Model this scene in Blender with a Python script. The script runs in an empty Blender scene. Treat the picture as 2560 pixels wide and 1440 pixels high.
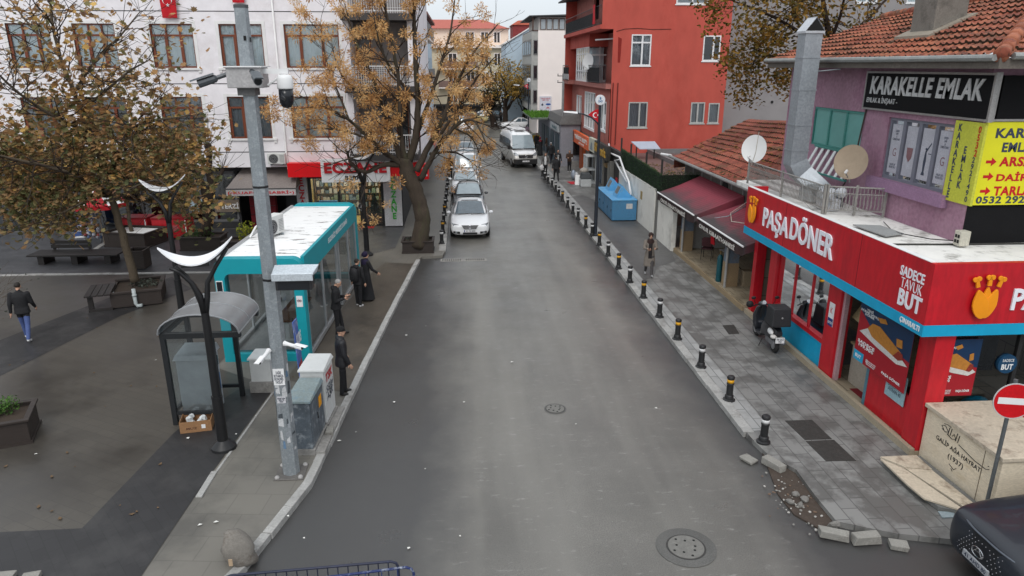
import bpy, math, random
from mathutils import Vector as V, Matrix, Euler, noise
R=math.radians
SC=bpy.context.scene
COL=SC.collection
rnd=random.Random(11)
# ---------------------------------------------------------------- camera model (also used to read ground positions)
F=1750.;HZ=165.;VX=1150.;CH=7.7
PT=math.atan((720-HZ)/F)
YW=math.atan((1280-VX)/F/(math.cos(PT)+(720-HZ)/F*math.sin(PT)))
def ray(x,y):
    u=(x-1280)/F;v=(y-720)/F
    f=math.cos(PT)-v*math.sin(PT);z=-math.sin(PT)-v*math.cos(PT)
    c,s=math.cos(YW),math.sin(YW)
    return (u*c+f*s,-u*s+f*c,z)
def g(x,y,z=0.12):
    d=ray(x,y);t=(z-CH)/d[2];return V((d[0]*t,d[1]*t,z))
def gy(x,y,Y):
    d=ray(x,y);t=Y/d[1];return V((d[0]*t,Y,CH+d[2]*t))
def gx(x,y,X):
    d=ray(x,y);t=X/d[0];return V((X,d[1]*t,CH+d[2]*t))
cam=bpy.data.cameras.new('camera');co=bpy.data.objects.new('camera',cam);COL.objects.link(co)
co.location=(0,0,CH);co.rotation_euler=(R(90)-PT,0,-YW);cam.sensor_width=36;cam.lens=36*F/2560;cam.clip_end=2000;cam.clip_start=.1
SC.camera=co
# ---------------------------------------------------------------- materials
def S(r,gg,b,k=1):
    f=lambda c:((c/255)/12.92 if c<=10 else ((c/255+.055)/1.055)**2.4)*k
    return (f(r),f(gg),f(b))
MATS={}
def nodes(key):
    m=bpy.data.materials.new(key);m.use_nodes=True
    nt=m.node_tree;return m,nt,nt.nodes,nt.links,nt.nodes['Principled BSDF']
def mixc(N,L,fac,a,b,blend='MIX'):
    n=N.new('ShaderNodeMix');n.data_type='RGBA';n.blend_type=blend
    for s,val in ((0,fac),(6,a),(7,b)):
        if hasattr(val,'is_linked'):L.new(val,n.inputs[s])
        elif s==0:n.inputs[0].default_value=val
        else:n.inputs[s].default_value=(*val,1) if len(val)==3 else val
    return n.outputs[2]
def noi(N,L,vec,scale,detail=5,rough=.6):
    n=N.new('ShaderNodeTexNoise');n.inputs['Scale'].default_value=scale;n.inputs['Detail'].default_value=detail;n.inputs['Roughness'].default_value=rough
    L.new(vec,n.inputs['Vector']);return n.outputs['Fac']
def ramp(N,L,fac,a,b):
    n=N.new('ShaderNodeMapRange');n.inputs[1].default_value=a;n.inputs[2].default_value=b;L.new(fac,n.inputs[0]);return n.outputs[0]
def vec(N,L,scale=None,rot=0):
    t=N.new('ShaderNodeTexCoord').outputs['Object']
    if scale or rot:
        mp=N.new('ShaderNodeMapping');L.new(t,mp.inputs[0])
        if scale:mp.inputs['Scale'].default_value=scale
        mp.inputs['Rotation'].default_value=(0,0,rot);t=mp.outputs[0]
    return t
def bumpit(N,L,b,h,st,dist=.01):
    n=N.new('ShaderNodeBump');n.inputs['Strength'].default_value=st;n.inputs['Distance'].default_value=dist;L.new(h,n.inputs['Height']);L.new(n.outputs[0],b.inputs['Normal'])
def M(key,col=None,rough=.75,metal=0,var=.18,scale=3,bump=0,bs=60,spec=.4,coat=0,dirt=None,damt=.5,dscale=1.2,dlo=.52,stretch=None,emit=0):
    if key in MATS:return MATS[key]
    m,nt,N,L,b=nodes(key);v=vec(N,L,stretch)
    a=tuple(c*(1-var) for c in col);c2=tuple(min(1,c*(1+var)) for c in col)
    o=mixc(N,L,ramp(N,L,noi(N,L,v,scale),.3,.7),a,c2)
    o=mixc(N,L,ramp(N,L,noi(N,L,v,scale*9,3),.35,.65),o,tuple(c*.8 for c in col),'MIX') if var>.1 else o
    if dirt:
        o=mixc(N,L,ramp(N,L,noi(N,L,v,dscale,8,.7),dlo,dlo+.2/damt*.5),o,dirt)
    L.new(o,b.inputs['Base Color']);b.inputs['Roughness'].default_value=rough;b.inputs['Metallic'].default_value=metal
    b.inputs['Specular IOR Level'].default_value=spec;b.inputs['Coat Weight'].default_value=coat
    if emit:
        b.inputs['Emission Color'].default_value=(*col,1);b.inputs['Emission Strength'].default_value=emit
    if bump:bumpit(N,L,b,noi(N,L,v,bs,4),bump)
    MATS[key]=m;return m
def glass(key,tint=(.8,.85,.87),trans=.75,rough=.03):
    if key in MATS:return MATS[key]
    m,nt,N,L,b=nodes(key);N.remove(b)
    t=N.new('ShaderNodeBsdfTransparent');t.inputs[0].default_value=(*tint,1)
    gl=N.new('ShaderNodeBsdfGlossy');gl.inputs['Roughness'].default_value=rough;gl.inputs[0].default_value=(.9,.93,.95,1)
    fr=N.new('ShaderNodeFresnel');fr.inputs[0].default_value=1.5
    ad=N.new('ShaderNodeMath');ad.operation='ADD';ad.inputs[1].default_value=(1-trans)*.35;ad.use_clamp=True;L.new(fr.outputs[0],ad.inputs[0])
    mx=N.new('ShaderNodeMixShader');L.new(ad.outputs[0],mx.inputs[0]);L.new(t.outputs[0],mx.inputs[1]);L.new(gl.outputs[0],mx.inputs[2])
    L.new(mx.outputs[0],N['Material Output'].inputs[0]);MATS[key]=m;return m
def slabs(key,c1,c2,mortar,w,h,rot=0,wet=(.05,.05,.05),wetamt=.5,rough=.7,msize=.012,wscale=.7,plane='XY',spec=.4,lo=.47,hi=.62):
    if key in MATS:return MATS[key]
    m,nt,N,L,b=nodes(key);v=vec(N,L,None,rot)
    if plane!='XY':
        sx=N.new('ShaderNodeSeparateXYZ');L.new(v,sx.inputs[0]);cx=N.new('ShaderNodeCombineXYZ')
        L.new(sx.outputs[0 if plane=='XZ' else 1],cx.inputs[0]);L.new(sx.outputs[2],cx.inputs[1]);bv=cx.outputs[0]
    else:bv=v
    br=N.new('ShaderNodeTexBrick');L.new(bv,br.inputs['Vector'])
    br.inputs['Scale'].default_value=1;br.inputs['Brick Width'].default_value=w;br.inputs['Row Height'].default_value=h;br.inputs['Mortar Size'].default_value=msize
    br.inputs['Mortar Smooth'].default_value=.2
    br.inputs['Color1'].default_value=(*c1,1);br.inputs['Color2'].default_value=(*c2,1);br.inputs['Mortar'].default_value=(*mortar,1)
    f1=noi(N,L,v,wscale,8,.65);f2=noi(N,L,v,14,4,.7)
    o=mixc(N,L,ramp(N,L,f2,.25,.75),br.outputs[0],(.5,.5,.5),'OVERLAY')
    fw=ramp(N,L,f1,lo,hi);mm=N.new('ShaderNodeMath');mm.operation='MULTIPLY';mm.inputs[1].default_value=wetamt;L.new(fw,mm.inputs[0])
    o=mixc(N,L,mm.outputs[0],o,wet)
    L.new(o,b.inputs['Base Color'])
    rr=N.new('ShaderNodeMapRange');rr.inputs[1].default_value=0;rr.inputs[2].default_value=1;rr.inputs[3].default_value=rough;rr.inputs[4].default_value=rough*.62;L.new(mm.outputs[0],rr.inputs[0]);L.new(rr.outputs[0],b.inputs['Roughness'])
    b.inputs['Specular IOR Level'].default_value=spec
    bumpit(N,L,b,br.outputs['Fac'],-.5,.006)
    MATS[key]=m;return m
def asphalt(key,col,rough=.5,scuff=.25,spec=.5,tar=None):
    if key in MATS:return MATS[key]
    m,nt,N,L,b=nodes(key);v=vec(N,L)
    o=mixc(N,L,ramp(N,L,noi(N,L,v,.35,8,.62),.3,.7),tuple(c*.62 for c in col),tuple(c*1.3 for c in col))
    o=mixc(N,L,ramp(N,L,noi(N,L,v,45,3,.85),.42,.62),o,tuple(c*.5 for c in col));o=mixc(N,L,ramp(N,L,noi(N,L,v,7,6,.8),.5,.75),o,tuple(c*.68 for c in col))
    vs=vec(N,L,(.9,.09,1));o=mixc(N,L,ramp(N,L,noi(N,L,vs,.9,3),.4,.7),o,tuple(c*1.15 for c in col))
    vd=vec(N,L,(.8,2.6,1))
    sc=ramp(N,L,noi(N,L,vd,3.2,8,.78),.575,.66);mm=N.new('ShaderNodeMath');mm.operation='MULTIPLY';mm.inputs[1].default_value=scuff;L.new(sc,mm.inputs[0])
    o=mixc(N,L,mm.outputs[0],o,(.33,.32,.30))
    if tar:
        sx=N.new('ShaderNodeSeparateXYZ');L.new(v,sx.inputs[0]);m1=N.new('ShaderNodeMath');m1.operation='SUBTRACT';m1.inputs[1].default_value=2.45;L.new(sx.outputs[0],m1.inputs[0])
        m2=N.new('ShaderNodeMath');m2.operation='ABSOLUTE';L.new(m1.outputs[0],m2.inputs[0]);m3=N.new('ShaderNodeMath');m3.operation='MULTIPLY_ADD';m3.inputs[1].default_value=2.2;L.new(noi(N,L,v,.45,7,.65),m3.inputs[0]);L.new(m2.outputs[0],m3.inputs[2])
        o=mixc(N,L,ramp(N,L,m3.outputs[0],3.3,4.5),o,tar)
    L.new(o,b.inputs['Base Color'])
    rg=N.new('ShaderNodeMapRange');rg.inputs[1].default_value=.3;rg.inputs[2].default_value=.7;rg.inputs[3].default_value=rough-.1;rg.inputs[4].default_value=rough+.14;L.new(noi(N,L,v,.5,6),rg.inputs[0]);L.new(rg.outputs[0],b.inputs['Roughness'])
    b.inputs['Specular IOR Level'].default_value=spec
    bumpit(N,L,b,noi(N,L,v,90,3,.8),.55,.008);MATS[key]=m;return m
def rooftile(key,cols,moss):
    m,nt,N,L,b=nodes(key);v=vec(N,L)
    vo=N.new('ShaderNodeTexVoronoi');vo.inputs['Scale'].default_value=3.6;L.new(v,vo.inputs['Vector'])
    o=mixc(N,L,ramp(N,L,noi(N,L,v,1.1,6,.7),.3,.7),cols[0],cols[1])
    sp=N.new('ShaderNodeSeparateColor');L.new(vo.outputs['Color'],sp.inputs[0])
    o=mixc(N,L,ramp(N,L,sp.outputs[0],.1,1),o,cols[2])
    o=mixc(N,L,ramp(N,L,noi(N,L,v,1.9,8,.75),.5,.66),o,moss)
    o=mixc(N,L,ramp(N,L,noi(N,L,v,5,8,.75),.58,.68),o,tuple(c*.35 for c in moss))
    L.new(o,b.inputs['Base Color']);b.inputs['Roughness'].default_value=.8;bumpit(N,L,b,noi(N,L,v,40,4),.4);MATS[key]=m;return m
def attrleaf(key,cols,rough=.7):
    # leaf colour picked by a per-leaf random attribute
    m,nt,N,L,b=nodes(key)
    at=N.new('ShaderNodeAttribute');at.attribute_name='pick'
    cr=N.new('ShaderNodeValToRGB');cr.color_ramp.interpolation='LINEAR'
    e=cr.color_ramp.elements
    for i,c in enumerate(cols):
        p=i/(len(cols)-1)
        if i==0:e[0].position=0;e[0].color=(*c,1)
        elif i==len(cols)-1:e[-1].position=1;e[-1].color=(*c,1)
        else:
            q=e.new(p);q.color=(*c,1)
    L.new(at.outputs['Fac'],cr.inputs[0]);L.new(cr.outputs[0],b.inputs['Base Color']);b.inputs['Roughness'].default_value=rough;b.inputs['Specular IOR Level'].default_value=.3
    tr=N.new('ShaderNodeBsdfTranslucent');L.new(cr.outputs[0],tr.inputs[0]);mx=N.new('ShaderNodeMixShader');mx.inputs[0].default_value=.3
    L.new(b.outputs[0],mx.inputs[1]);L.new(tr.outputs[0],mx.inputs[2]);L.new(mx.outputs[0],N['Material Output'].inputs[0])
    MATS[key]=m;return m
# ---------------------------------------------------------------- mesh builder
class B:
    def __init__(s):s.v=[];s.f=[];s.mi=[];s.k=0;s.T=None;s.pick=[];s.pk=0.
    def add(s,vs,fs):
        n=len(s.v)
        s.v+=[tuple(s.T@V(p)) for p in vs] if s.T else [tuple(p) for p in vs]
        for f in fs:s.f.append([n+i for i in f]);s.mi.append(s.k);s.pick.append(s.pk)
        return s
    def box(s,x0,x1,y0,y1,z0,z1):
        return s.add([(x0,y0,z0),(x1,y0,z0),(x1,y1,z0),(x0,y1,z0),(x0,y0,z1),(x1,y0,z1),(x1,y1,z1),(x0,y1,z1)],[(3,2,1,0),(4,5,6,7),(0,1,5,4),(1,2,6,5),(2,3,7,6),(3,0,4,7)])
    def hexa(s,b,t):
        return s.add(list(b)+list(t),[(3,2,1,0),(4,5,6,7),(0,1,5,4),(1,2,6,5),(2,3,7,6),(3,0,4,7)])
    def quad(s,*p):return s.add(p,[tuple(range(len(p)))])
    def prism(s,poly,z0,z1):
        n=len(poly);vs=[(p[0],p[1],z0) for p in poly]+[(p[0],p[1],z1) for p in poly]
        return s.add(vs,[tuple(range(n-1,-1,-1)),tuple(range(n,2*n))]+[(i,(i+1)%n,n+(i+1)%n,n+i) for i in range(n)])
    def plate(s,pts,nrm):
        n=len(pts);nrm=V(nrm);vs=[V(p) for p in pts];vs+=[p+nrm for p in vs]
        return s.add(vs,[tuple(range(n-1,-1,-1)),tuple(range(n,2*n))]+[(i,(i+1)%n,n+(i+1)%n,n+i) for i in range(n)])
    def loft(s,rings,cap=True,closed=True):
        n=len(rings[0]);vs=[p for r in rings for p in r];fs=[]
        for i in range(len(rings)-1):
            for j in range(n if closed else n-1):
                a=i*n+j;b2=i*n+(j+1)%n;fs.append((a,b2,b2+n,a+n))
        if cap and closed:fs+=[tuple(range(n-1,-1,-1)),tuple(range((len(rings)-1)*n,len(rings)*n))]
        return s.add(vs,fs)
    def tube(s,pts,rad,n=8,cap=True):
        pts=[V(p) for p in pts]
        if not isinstance(rad,(list,tuple)):rad=[rad]*len(pts)
        rings=[];u=None
        for i,p in enumerate(pts):
            d=(pts[min(i+1,len(pts)-1)]-pts[max(i-1,0)])
            if d.length<1e-9:d=V((0,0,1))
            d.normalize()
            if u is None:
                u=d.orthogonal().normalized()
            else:
                u=u-d*u.dot(d)
                u=u.normalized() if u.length>1e-6 else d.orthogonal().normalized()
            w=d.cross(u)
            rings.append([p+(u*math.cos(2*math.pi*k/n)+w*math.sin(2*math.pi*k/n))*rad[i] for k in range(n)])
        return s.loft(rings,cap)
    def cyl(s,p0,p1,r0,r1=None,n=16):return s.tube([p0,p1],[r0,r0 if r1 is None else r1],n)
    def lathe(s,prof,c=(0,0,0),n=20):
        return s.loft([[(c[0]+r*math.cos(2*math.pi*k/n),c[1]+r*math.sin(2*math.pi*k/n),c[2]+z) for k in range(n)] for r,z in prof])
    def ell(s,c,r,n=14,m=9,rot=None,z0=-1.,z1=1.):
        rings=[];c=V(c)
        a0=math.asin(max(-.995,z0));a1=math.asin(min(.995,z1))
        for i in range(m):
            a=a0+(a1-a0)*i/(m-1)
            ring=[]
            for k in range(n):
                t=2*math.pi*k/n;p=V((r[0]*math.cos(a)*math.cos(t),r[1]*math.cos(a)*math.sin(t),r[2]*math.sin(a)))
                if rot:p=rot@p
                ring.append(c+p)
            rings.append(ring)
        return s.loft(rings)
    def pbox(s,P,u0,u1,v0,v1,w0,w1):
        return s.hexa([P(u0,v0,w0),P(u1,v0,w0),P(u1,v0,w1),P(u0,v0,w1)],[P(u0,v1,w0),P(u1,v1,w0),P(u1,v1,w1),P(u0,v1,w1)])
    def wall(s,P,u0,u1,v0,v1,ops,d=.2):
        us=sorted(set([u0,u1]+[min(max(o[i],u0),u1) for o in ops for i in (0,1)]));vs=sorted(set([v0,v1]+[min(max(o[i],v0),v1) for o in ops for i in (2,3)]))
        for a,b in zip(us,us[1:]):
            for c,e in zip(vs,vs[1:]):
                mu,mv=(a+b)/2,(c+e)/2
                if any(o[0]<mu<o[1] and o[2]<mv<o[3] for o in ops):continue
                s.quad(P(a,c,0),P(b,c,0),P(b,e,0),P(a,e,0))
        for o in ops:
            a,b,c,e=o
            s.quad(P(a,c,0),P(a,e,0),P(a,e,d),P(a,c,d));s.quad(P(b,c,0),P(b,e,0),P(b,e,d),P(b,c,d))
            s.quad(P(a,c,0),P(b,c,0),P(b,c,d),P(a,c,d));s.quad(P(a,e,0),P(b,e,0),P(b,e,d),P(a,e,d))
        return s
    def build(s,name,mats,parent=None,smooth=False,bevel=0,local=False,sub=0,bseg=2,auto=None):
        me=bpy.data.meshes.new(name)
        if not isinstance(mats,(list,tuple)):mats=[mats]
        vs=s.v
        off=V((0,0,0))
        if parent is not None and not local:
            inv=rootmat(parent).inverted();vs=[tuple(inv@V(p)) for p in vs]
        elif parent is None and not local and vs:
            xs=[p[0] for p in vs];ys=[p[1] for p in vs];zs=[p[2] for p in vs]
            off=V(((min(xs)+max(xs))/2,(min(ys)+max(ys))/2,min(zs)));vs=[(p[0]-off.x,p[1]-off.y,p[2]-off.z) for p in vs]
        me.from_pydata(vs,[],s.f)
        for m in mats:me.materials.append(m)
        me.polygons.foreach_set('material_index',[min(i,len(mats)-1) for i in s.mi])
        if any(s.pick):
            at=me.attributes.new('pick','FLOAT','FACE');at.data.foreach_set('value',s.pick)
        if smooth:me.polygons.foreach_set('use_smooth',[True]*len(me.polygons))
        me.update()
        o=bpy.data.objects.new(name,me);COL.objects.link(o);o.location=off
        if parent is not None:o.parent=parent
        if bevel:
            mo=o.modifiers.new('bevel','BEVEL');mo.width=bevel;mo.segments=bseg;mo.limit_method='ANGLE';mo.angle_limit=R(40)
        if sub:
            mo=o.modifiers.new('sub','SUBSURF');mo.levels=sub;mo.render_levels=sub
        if auto:
            try:
                me.set_sharp_from_angle(angle=R(auto))
            except Exception:pass
        return o
def rootmat(o):
    while o.parent:o=o.parent
    return Matrix.Translation(o.location)@Euler(o.rotation_euler).to_matrix().to_4x4()
def tag(o,label=None,cat=None,group=None,kind=None):
    if label:o['label']=label
    if cat:o['category']=cat
    if group:o['group']=group
    if kind:o['kind']=kind
    return o
def thing(name,label,cat,loc=(0,0,0),rz=0,group=None,kind=None):
    o=bpy.data.objects.new(name,None);COL.objects.link(o);o.empty_display_size=.2
    o.location=loc;o.rotation_euler=(0,0,rz);return tag(o,label,cat,group,kind)
def copytree(o,parent=None):
    c=o.copy();COL.objects.link(c)
    if parent is not None:c.parent=parent
    for ch in list(o.children):copytree(ch,c)
    return c
def struct(o):o['kind']='structure';return o
def PY(y):return lambda u,v,w:(u,y+w,v)       # wall facing the camera, u = X, w goes into the wall
def PX(x):return lambda u,v,w:(x+w,u,v)       # wall facing the street from the right, u = Y
def text(s,parent,O,u,v,w,h,mat,depth=.01,name='lettering',bold=0.,shear=0,extr=None,keep=False,bev=0):
    """Raised lettering centred on O, reading along u with v up, filling w x h metres."""
    cu=bpy.data.curves.new('t','FONT');cu.body=s;cu.size=1;cu.offset=bold;cu.extrude=.02;cu.align_x='CENTER';cu.shear=shear;cu.resolution_u=3
    cu.space_line=.85;cu.space_character=1+max(0,bold)*2.4
    if bev:cu.bevel_depth=bev;cu.bevel_resolution=1
    to=bpy.data.objects.new('t',cu);me=bpy.data.meshes.new_from_object(to)
    bpy.data.objects.remove(to);bpy.data.curves.remove(cu)
    xs=[p.co.x for p in me.vertices];ys=[p.co.y for p in me.vertices];zs=[p.co.z for p in me.vertices]
    sx=w/(max(xs)-min(xs));sy=h/(max(ys)-min(ys))
    if keep:sx=sy=min(sx,sy)
    cx=(max(xs)+min(xs))/2;cy=(max(ys)+min(ys))/2;z0=min(zs);sz=depth/(max(zs)-z0)
    O=V(O);u=V(u).normalized();v=V(v).normalized();n=u.cross(v)
    b=B();b.v=[tuple(O+u*((p.co.x-cx)*sx)+v*((p.co.y-cy)*sy)+n*((p.co.z-z0)*sz)) for p in me.vertices]
    b.f=[list(p.vertices) for p in me.polygons];b.mi=[0]*len(b.f);b.pick=[0]*len(b.f)
    bpy.data.meshes.remove(me)
    return b.build(name,mat,parent)
UY=(1,0,0);UX=(0,-1,0);UP=(0,0,1)   # reading directions on camera-facing and street-facing walls
def flat(name,poly,z,mat,kind='structure'):
    b=B();b.quad(*[(p[0],p[1],z) for p in poly]);o=b.build(name,mat);o['kind']=kind;return o
black=M('black_paint',(.012,.012,.013),.42,var=.2)
white=M('white_paint',(.72,.72,.72),.5,var=.06)
galv=M('galvanised_steel',(.30,.33,.35),.5,.45,var=.2,scale=5,dirt=(.42,.45,.47),damt=.5,dscale=14)
tyre=M('tyre_rubber',(.015,.015,.015),.8)
chrome=M('chrome',(.6,.6,.62),.2,1,var=.05)
skin=M('skin',(.50,.29,.20),.6,var=.08)
win_dark=glass('window_glass',(.88,.92,.94),.8)
shopglass=glass('shop_glass',(.8,.85,.85),.85)
carglass=M('car_glass',(.10,.14,.17),.04,var=.3,spec=.8,coat=.5)
carglass2=M('car_glass_sky',(.27,.33,.36),.12,var=.1,spec=.9,coat=.6)  # pale base colour stands in for bright sky reflected in the glass
redp=M('shop_red',S(188,22,36),.4,var=.12,spec=.45,scale=1,stretch=(1,1,.25),dirt=S(140,20,32),damt=.35,dscale=1.4)
cyan=M('shop_blue',S(14,150,190),.45,var=.08)
brown=M('brown_frame',S(118,60,36),.5,var=.15)
conc=M('concrete',(.27,.26,.245),.85,var=.25,scale=2,bump=.3,dirt=(.11,.105,.095),damt=.35,dscale=1.5)
# ================================================================ setting: sky, light
w=bpy.data.worlds.new('World');SC.world=w;w.use_nodes=True;nt=w.node_tree;N=nt.nodes;L=nt.links
bg=N['Background'];sk=N.new('ShaderNodeTexSky');sk.sky_type='NISHITA';sk.sun_disc=False;sk.sun_elevation=R(48);sk.sun_rotation=R(190);sk.air_density=1;sk.dust_density=3;sk.ozone_density=1
hs=N.new('ShaderNodeHueSaturation');hs.inputs['Saturation'].default_value=.28;hs.inputs['Value'].default_value=1;L.new(sk.outputs[0],hs.inputs['Color'])
# overcast dome: cloud cover brighter overhead than at the horizon
sx=N.new('ShaderNodeSeparateXYZ');L.new(N.new('ShaderNodeTexCoord').outputs['Generated'],sx.inputs[0])
L.new(mixc(N,L,.7,hs.outputs[0],mixc(N,L,ramp(N,L,sx.outputs[2],.05,.95),(4.6,5.0,5.4),(8.2,8.6,9.0))),bg.inputs[0]);bg.inputs[1].default_value=.15
sl=bpy.data.lights.new('sun','SUN');sl.energy=.8;sl.angle=R(20);sl.color=(1,.97,.93);so=bpy.data.objects.new('sun',sl);COL.objects.link(so)
# sun direction from behind the camera: Nishita rotation is measured from +Y
el,az=R(48),R(190);d=V((math.sin(az)*math.cos(el),math.cos(az)*math.cos(el),math.sin(el)));so.rotation_euler=(-d).to_track_quat('-Z','Y').to_euler();so.location=(0,0,40)
SC.view_settings.view_transform='Standard';SC.view_settings.look='None';SC.view_settings.exposure=.3
# ================================================================ ground
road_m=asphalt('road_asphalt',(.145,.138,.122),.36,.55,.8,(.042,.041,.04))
patch_m=asphalt('dark_asphalt',(.045,.045,.047),.45,.05)
pav_l=slabs('pavement_left',(.158,.148,.128),(.15,.14,.122),(.125,.117,.102),.62,.62,.1,(.05,.048,.044),.6,.5,wscale=.35)
pav_r=slabs('pavement_right',(.215,.213,.203),(.175,.172,.165),(.10,.098,.094),.62,.31,R(90),(.075,.073,.068),.7,.55,wscale=1.6,lo=.45,hi=.57)
plaza_m=slabs('plaza_paving',(.074,.066,.055),(.066,.059,.05),(.048,.043,.038),.45,.22,.5,(.036,.032,.028),.8,.4,msize=.006,wscale=.25)
band_m=slabs('plaza_dark_band',(.026,.025,.026),(.021,.020,.021),(.016,.016,.016),.4,.2,.9,(.045,.043,.042),.55,.5,msize=.006,wscale=.8)
back_m=slabs('back_paving',(.075,.075,.08),(.055,.055,.06),(.035,.035,.035),.5,.25,0,(.03,.03,.032),.7,.45,wscale=.5)
kerb_m=M('kerb_stone',(.36,.355,.34),.8,var=.25,scale=3,bump=.4,dirt=(.14,.13,.12),damt=.4,dscale=2.5)
b=B();b.quad((-400,-60,-.06),(400,-60,-.06),(400,600,-.06),(-400,600,-.06));struct(b.build('ground',conc))
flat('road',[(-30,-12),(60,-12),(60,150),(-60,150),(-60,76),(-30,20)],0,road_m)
KL=[(-6.2,3),(-4.5,7.5),(-3.62,9.6),(-3.06,11.86),(-2.9,14.1),(-2.81,15.55),(-2.56,19.43),(-2.28,23.1),(-1.86,28.0),(-1.75,28.5),(-.9,28.6),(-.8,29.4),(-.74,45),(-.68,60),(-.6,79)]
b=B();b.prism(KL+[(-60,79),(-60,3)],-.1,.11);struct(b.build('pavement',pav_l))
RJ=[g(1990,1172),g(2040,1240),g(2092,1302),g(2240,1332),g(2390,1348)]
RP=[(6.03,82),(6.03,13.1),(6.13,12.2)]+[(p.x,p.y) for p in RJ]+[(60,9.55),(60,82)]
b=B();b.prism(RP,-.1,.11);struct(b.build('pavement',pav_r))
b=B();b.prism([(4.9,86),(4.2,112),(60,112),(60,88),(9,85.5)],-.1,.11);struct(b.build('pavement',pav_r))
# far left pavement in front of the end houses
b=B();b.prism([(-60,100),(-3,104),(-2.6,112),(-60,112)],-.1,.11);struct(b.build('pavement',pav_l))
def kerb(pts,wd,name='kerb',side=1,z=.125,step=.8):
    b=B();rr=random.Random(5)
    for a,c in zip(pts,pts[1:]):
        a=V((*a,0));c=V((*c,0));d=c-a;ln=d.length;d.normalize();n=V((-d.y,d.x,0))*side;k=max(1,round(ln/step))
        for i in range(k):
            p=a+d*(ln*i/k+.006);q=a+d*(ln*(i+1)/k-.006);h=z+rr.uniform(-.006,.008);o=n*rr.uniform(-.008,.008)
            b.hexa([p+o+V((0,0,-.08)),q+o+V((0,0,-.08)),q+o+n*wd+V((0,0,-.08)),p+o+n*wd+V((0,0,-.08))],[p+o+V((0,0,h)),q+o+V((0,0,h)),q+o+n*wd+V((0,0,h)),p+o+n*wd+V((0,0,h))])
    return struct(b.build(name,kerb_m,bevel=.012))
kerb([(p[0]+.06,p[1]) for p in KL[:9]],.17)
kerb([(-.78,29.4),(-.68,45),(-.62,60),(-.54,78)],.3)
kerb([(5.97,13.15),(5.97,80)],.24,side=-1)
# pale flat strip behind the right kerb, where the bollards stand
flat('pavement_strip',[(6.22,13.2),(6.62,13.2),(6.62,80),(6.22,80)],.118,slabs('strip_paving',(.33,.33,.32),(.27,.27,.265),(.13,.13,.13),.9,.42,R(90),(.13,.13,.125),.6,.7,wscale=1.2))
flat('plaza',[(-60,4),(-5.2,4),(-5.12,9.57),(-5.05,11.74),(-4.74,16.13),(-6.6,17.5),(-6.2,26.4),(-10.4,26.5),(-14.5,26.75),(-60,27.2)],.114,plaza_m)
flat('plaza_band',[(-60,10.72),(-8,10.72),(-6.66,10.73),(-6.36,14.0),(-6.2,14.7),(-5.6,16.1),(-4.76,16.1),(-5.06,11.74),(-5.13,9.57),(-5.22,4),(-60,4)],.118,band_m)
flat('plaza_band',[tuple(g(*q)) for q in [(-80,890),(0,850),(270,745),(430,692),(480,722),(300,790),(0,940),(-80,985)]],.118,band_m)
flat('back_paving',[(-60,27.2),(-14.5,26.75),(-10.4,26.5),(-6.1,26.5),(-3.0,30),(-2.9,34.4),(-60,34.4)],.116,back_m)
kerb([(-20,26.75),(-4.7,26.45)],.22,z=.135,side=1)
kerb([tuple(g(217,642))[:2],tuple(g(297,588))[:2]],.22,z=.13,side=1)
kerb([tuple(g(505,1243))[:2],tuple(g(545,1178))[:2]],.12,z=.135,side=1)
kerb([tuple(g(545,1178))[:2],tuple(g(692,972))[:2]],.05,z=.125,side=1,step=2)
# brown wet concrete by the bus stop
flat('pavement_patch',[(-4.6,16.6),(-2.9,15.7),(-2.66,19.4),(-2.4,23.1),(-2.05,27.4),(-3.2,27.6),(-3.6,26)],.114,M('stop_concrete',(.088,.075,.06),.42,var=.3,scale=1.2,bump=.3,bs=80,dirt=(.04,.035,.03),damt=.6,dscale=.5))
# dark asphalt patch on the right pavement by the bins
flat('pavement_patch',[(6.66,24.5),(6.66,42),(7.4,42.5),(9.0,35),(8.9,28.6),(8.6,27.0),(7.6,26.2),(7.1,24.8)],.115,asphalt('patch_asphalt',(.095,.093,.09),.5,.3))
# dirt and rubble where the kerb is broken
b=B();rr=random.Random(3)
dp=[g(*q,.03) for q in [(1905,1130),(1995,1175),(2045,1243),(2100,1308),(2055,1325),(1985,1285),(1945,1235)]]
b.prism([(p.x,p.y) for p in dp],-.05,.03);struct(b.build('dirt',M('dirt',(.062,.046,.036),.9,var=.4,scale=6,bump=1,bs=25,dirt=(.05,.035,.025),damt=.5,dscale=5)))
b=B();cen=g(1985,1245,.03)
for i in range(95):
    p=cen+V((rr.gauss(0,.28),rr.gauss(-.1,.45),0))
    if rr.random()<.25:p=g(rr.uniform(1880,2400),1,.0) if False else cen+V((rr.uniform(-.3,1.6),rr.uniform(-1.1,.9),-.025))
    s=rr.uniform(.01,.03);b.k=rr.choice([0,0,1,2]);b.ell((p.x,p.y,.03+s*.4),(s*rr.uniform(.7,1.5),s,s*.6),6,4,Euler((0,0,rr.uniform(0,3))).to_matrix())
o=b.build('gravel',[M('pebble_grey',(.25,.24,.22),.8),M('pebble_white',(.42,.4,.37),.8),M('pebble_brown',(.15,.10,.07),.9)]);tag(o,kind='stuff',label='loose pebbles and crumbs scattered in the broken kerb hole',cat='gravel')
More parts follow.
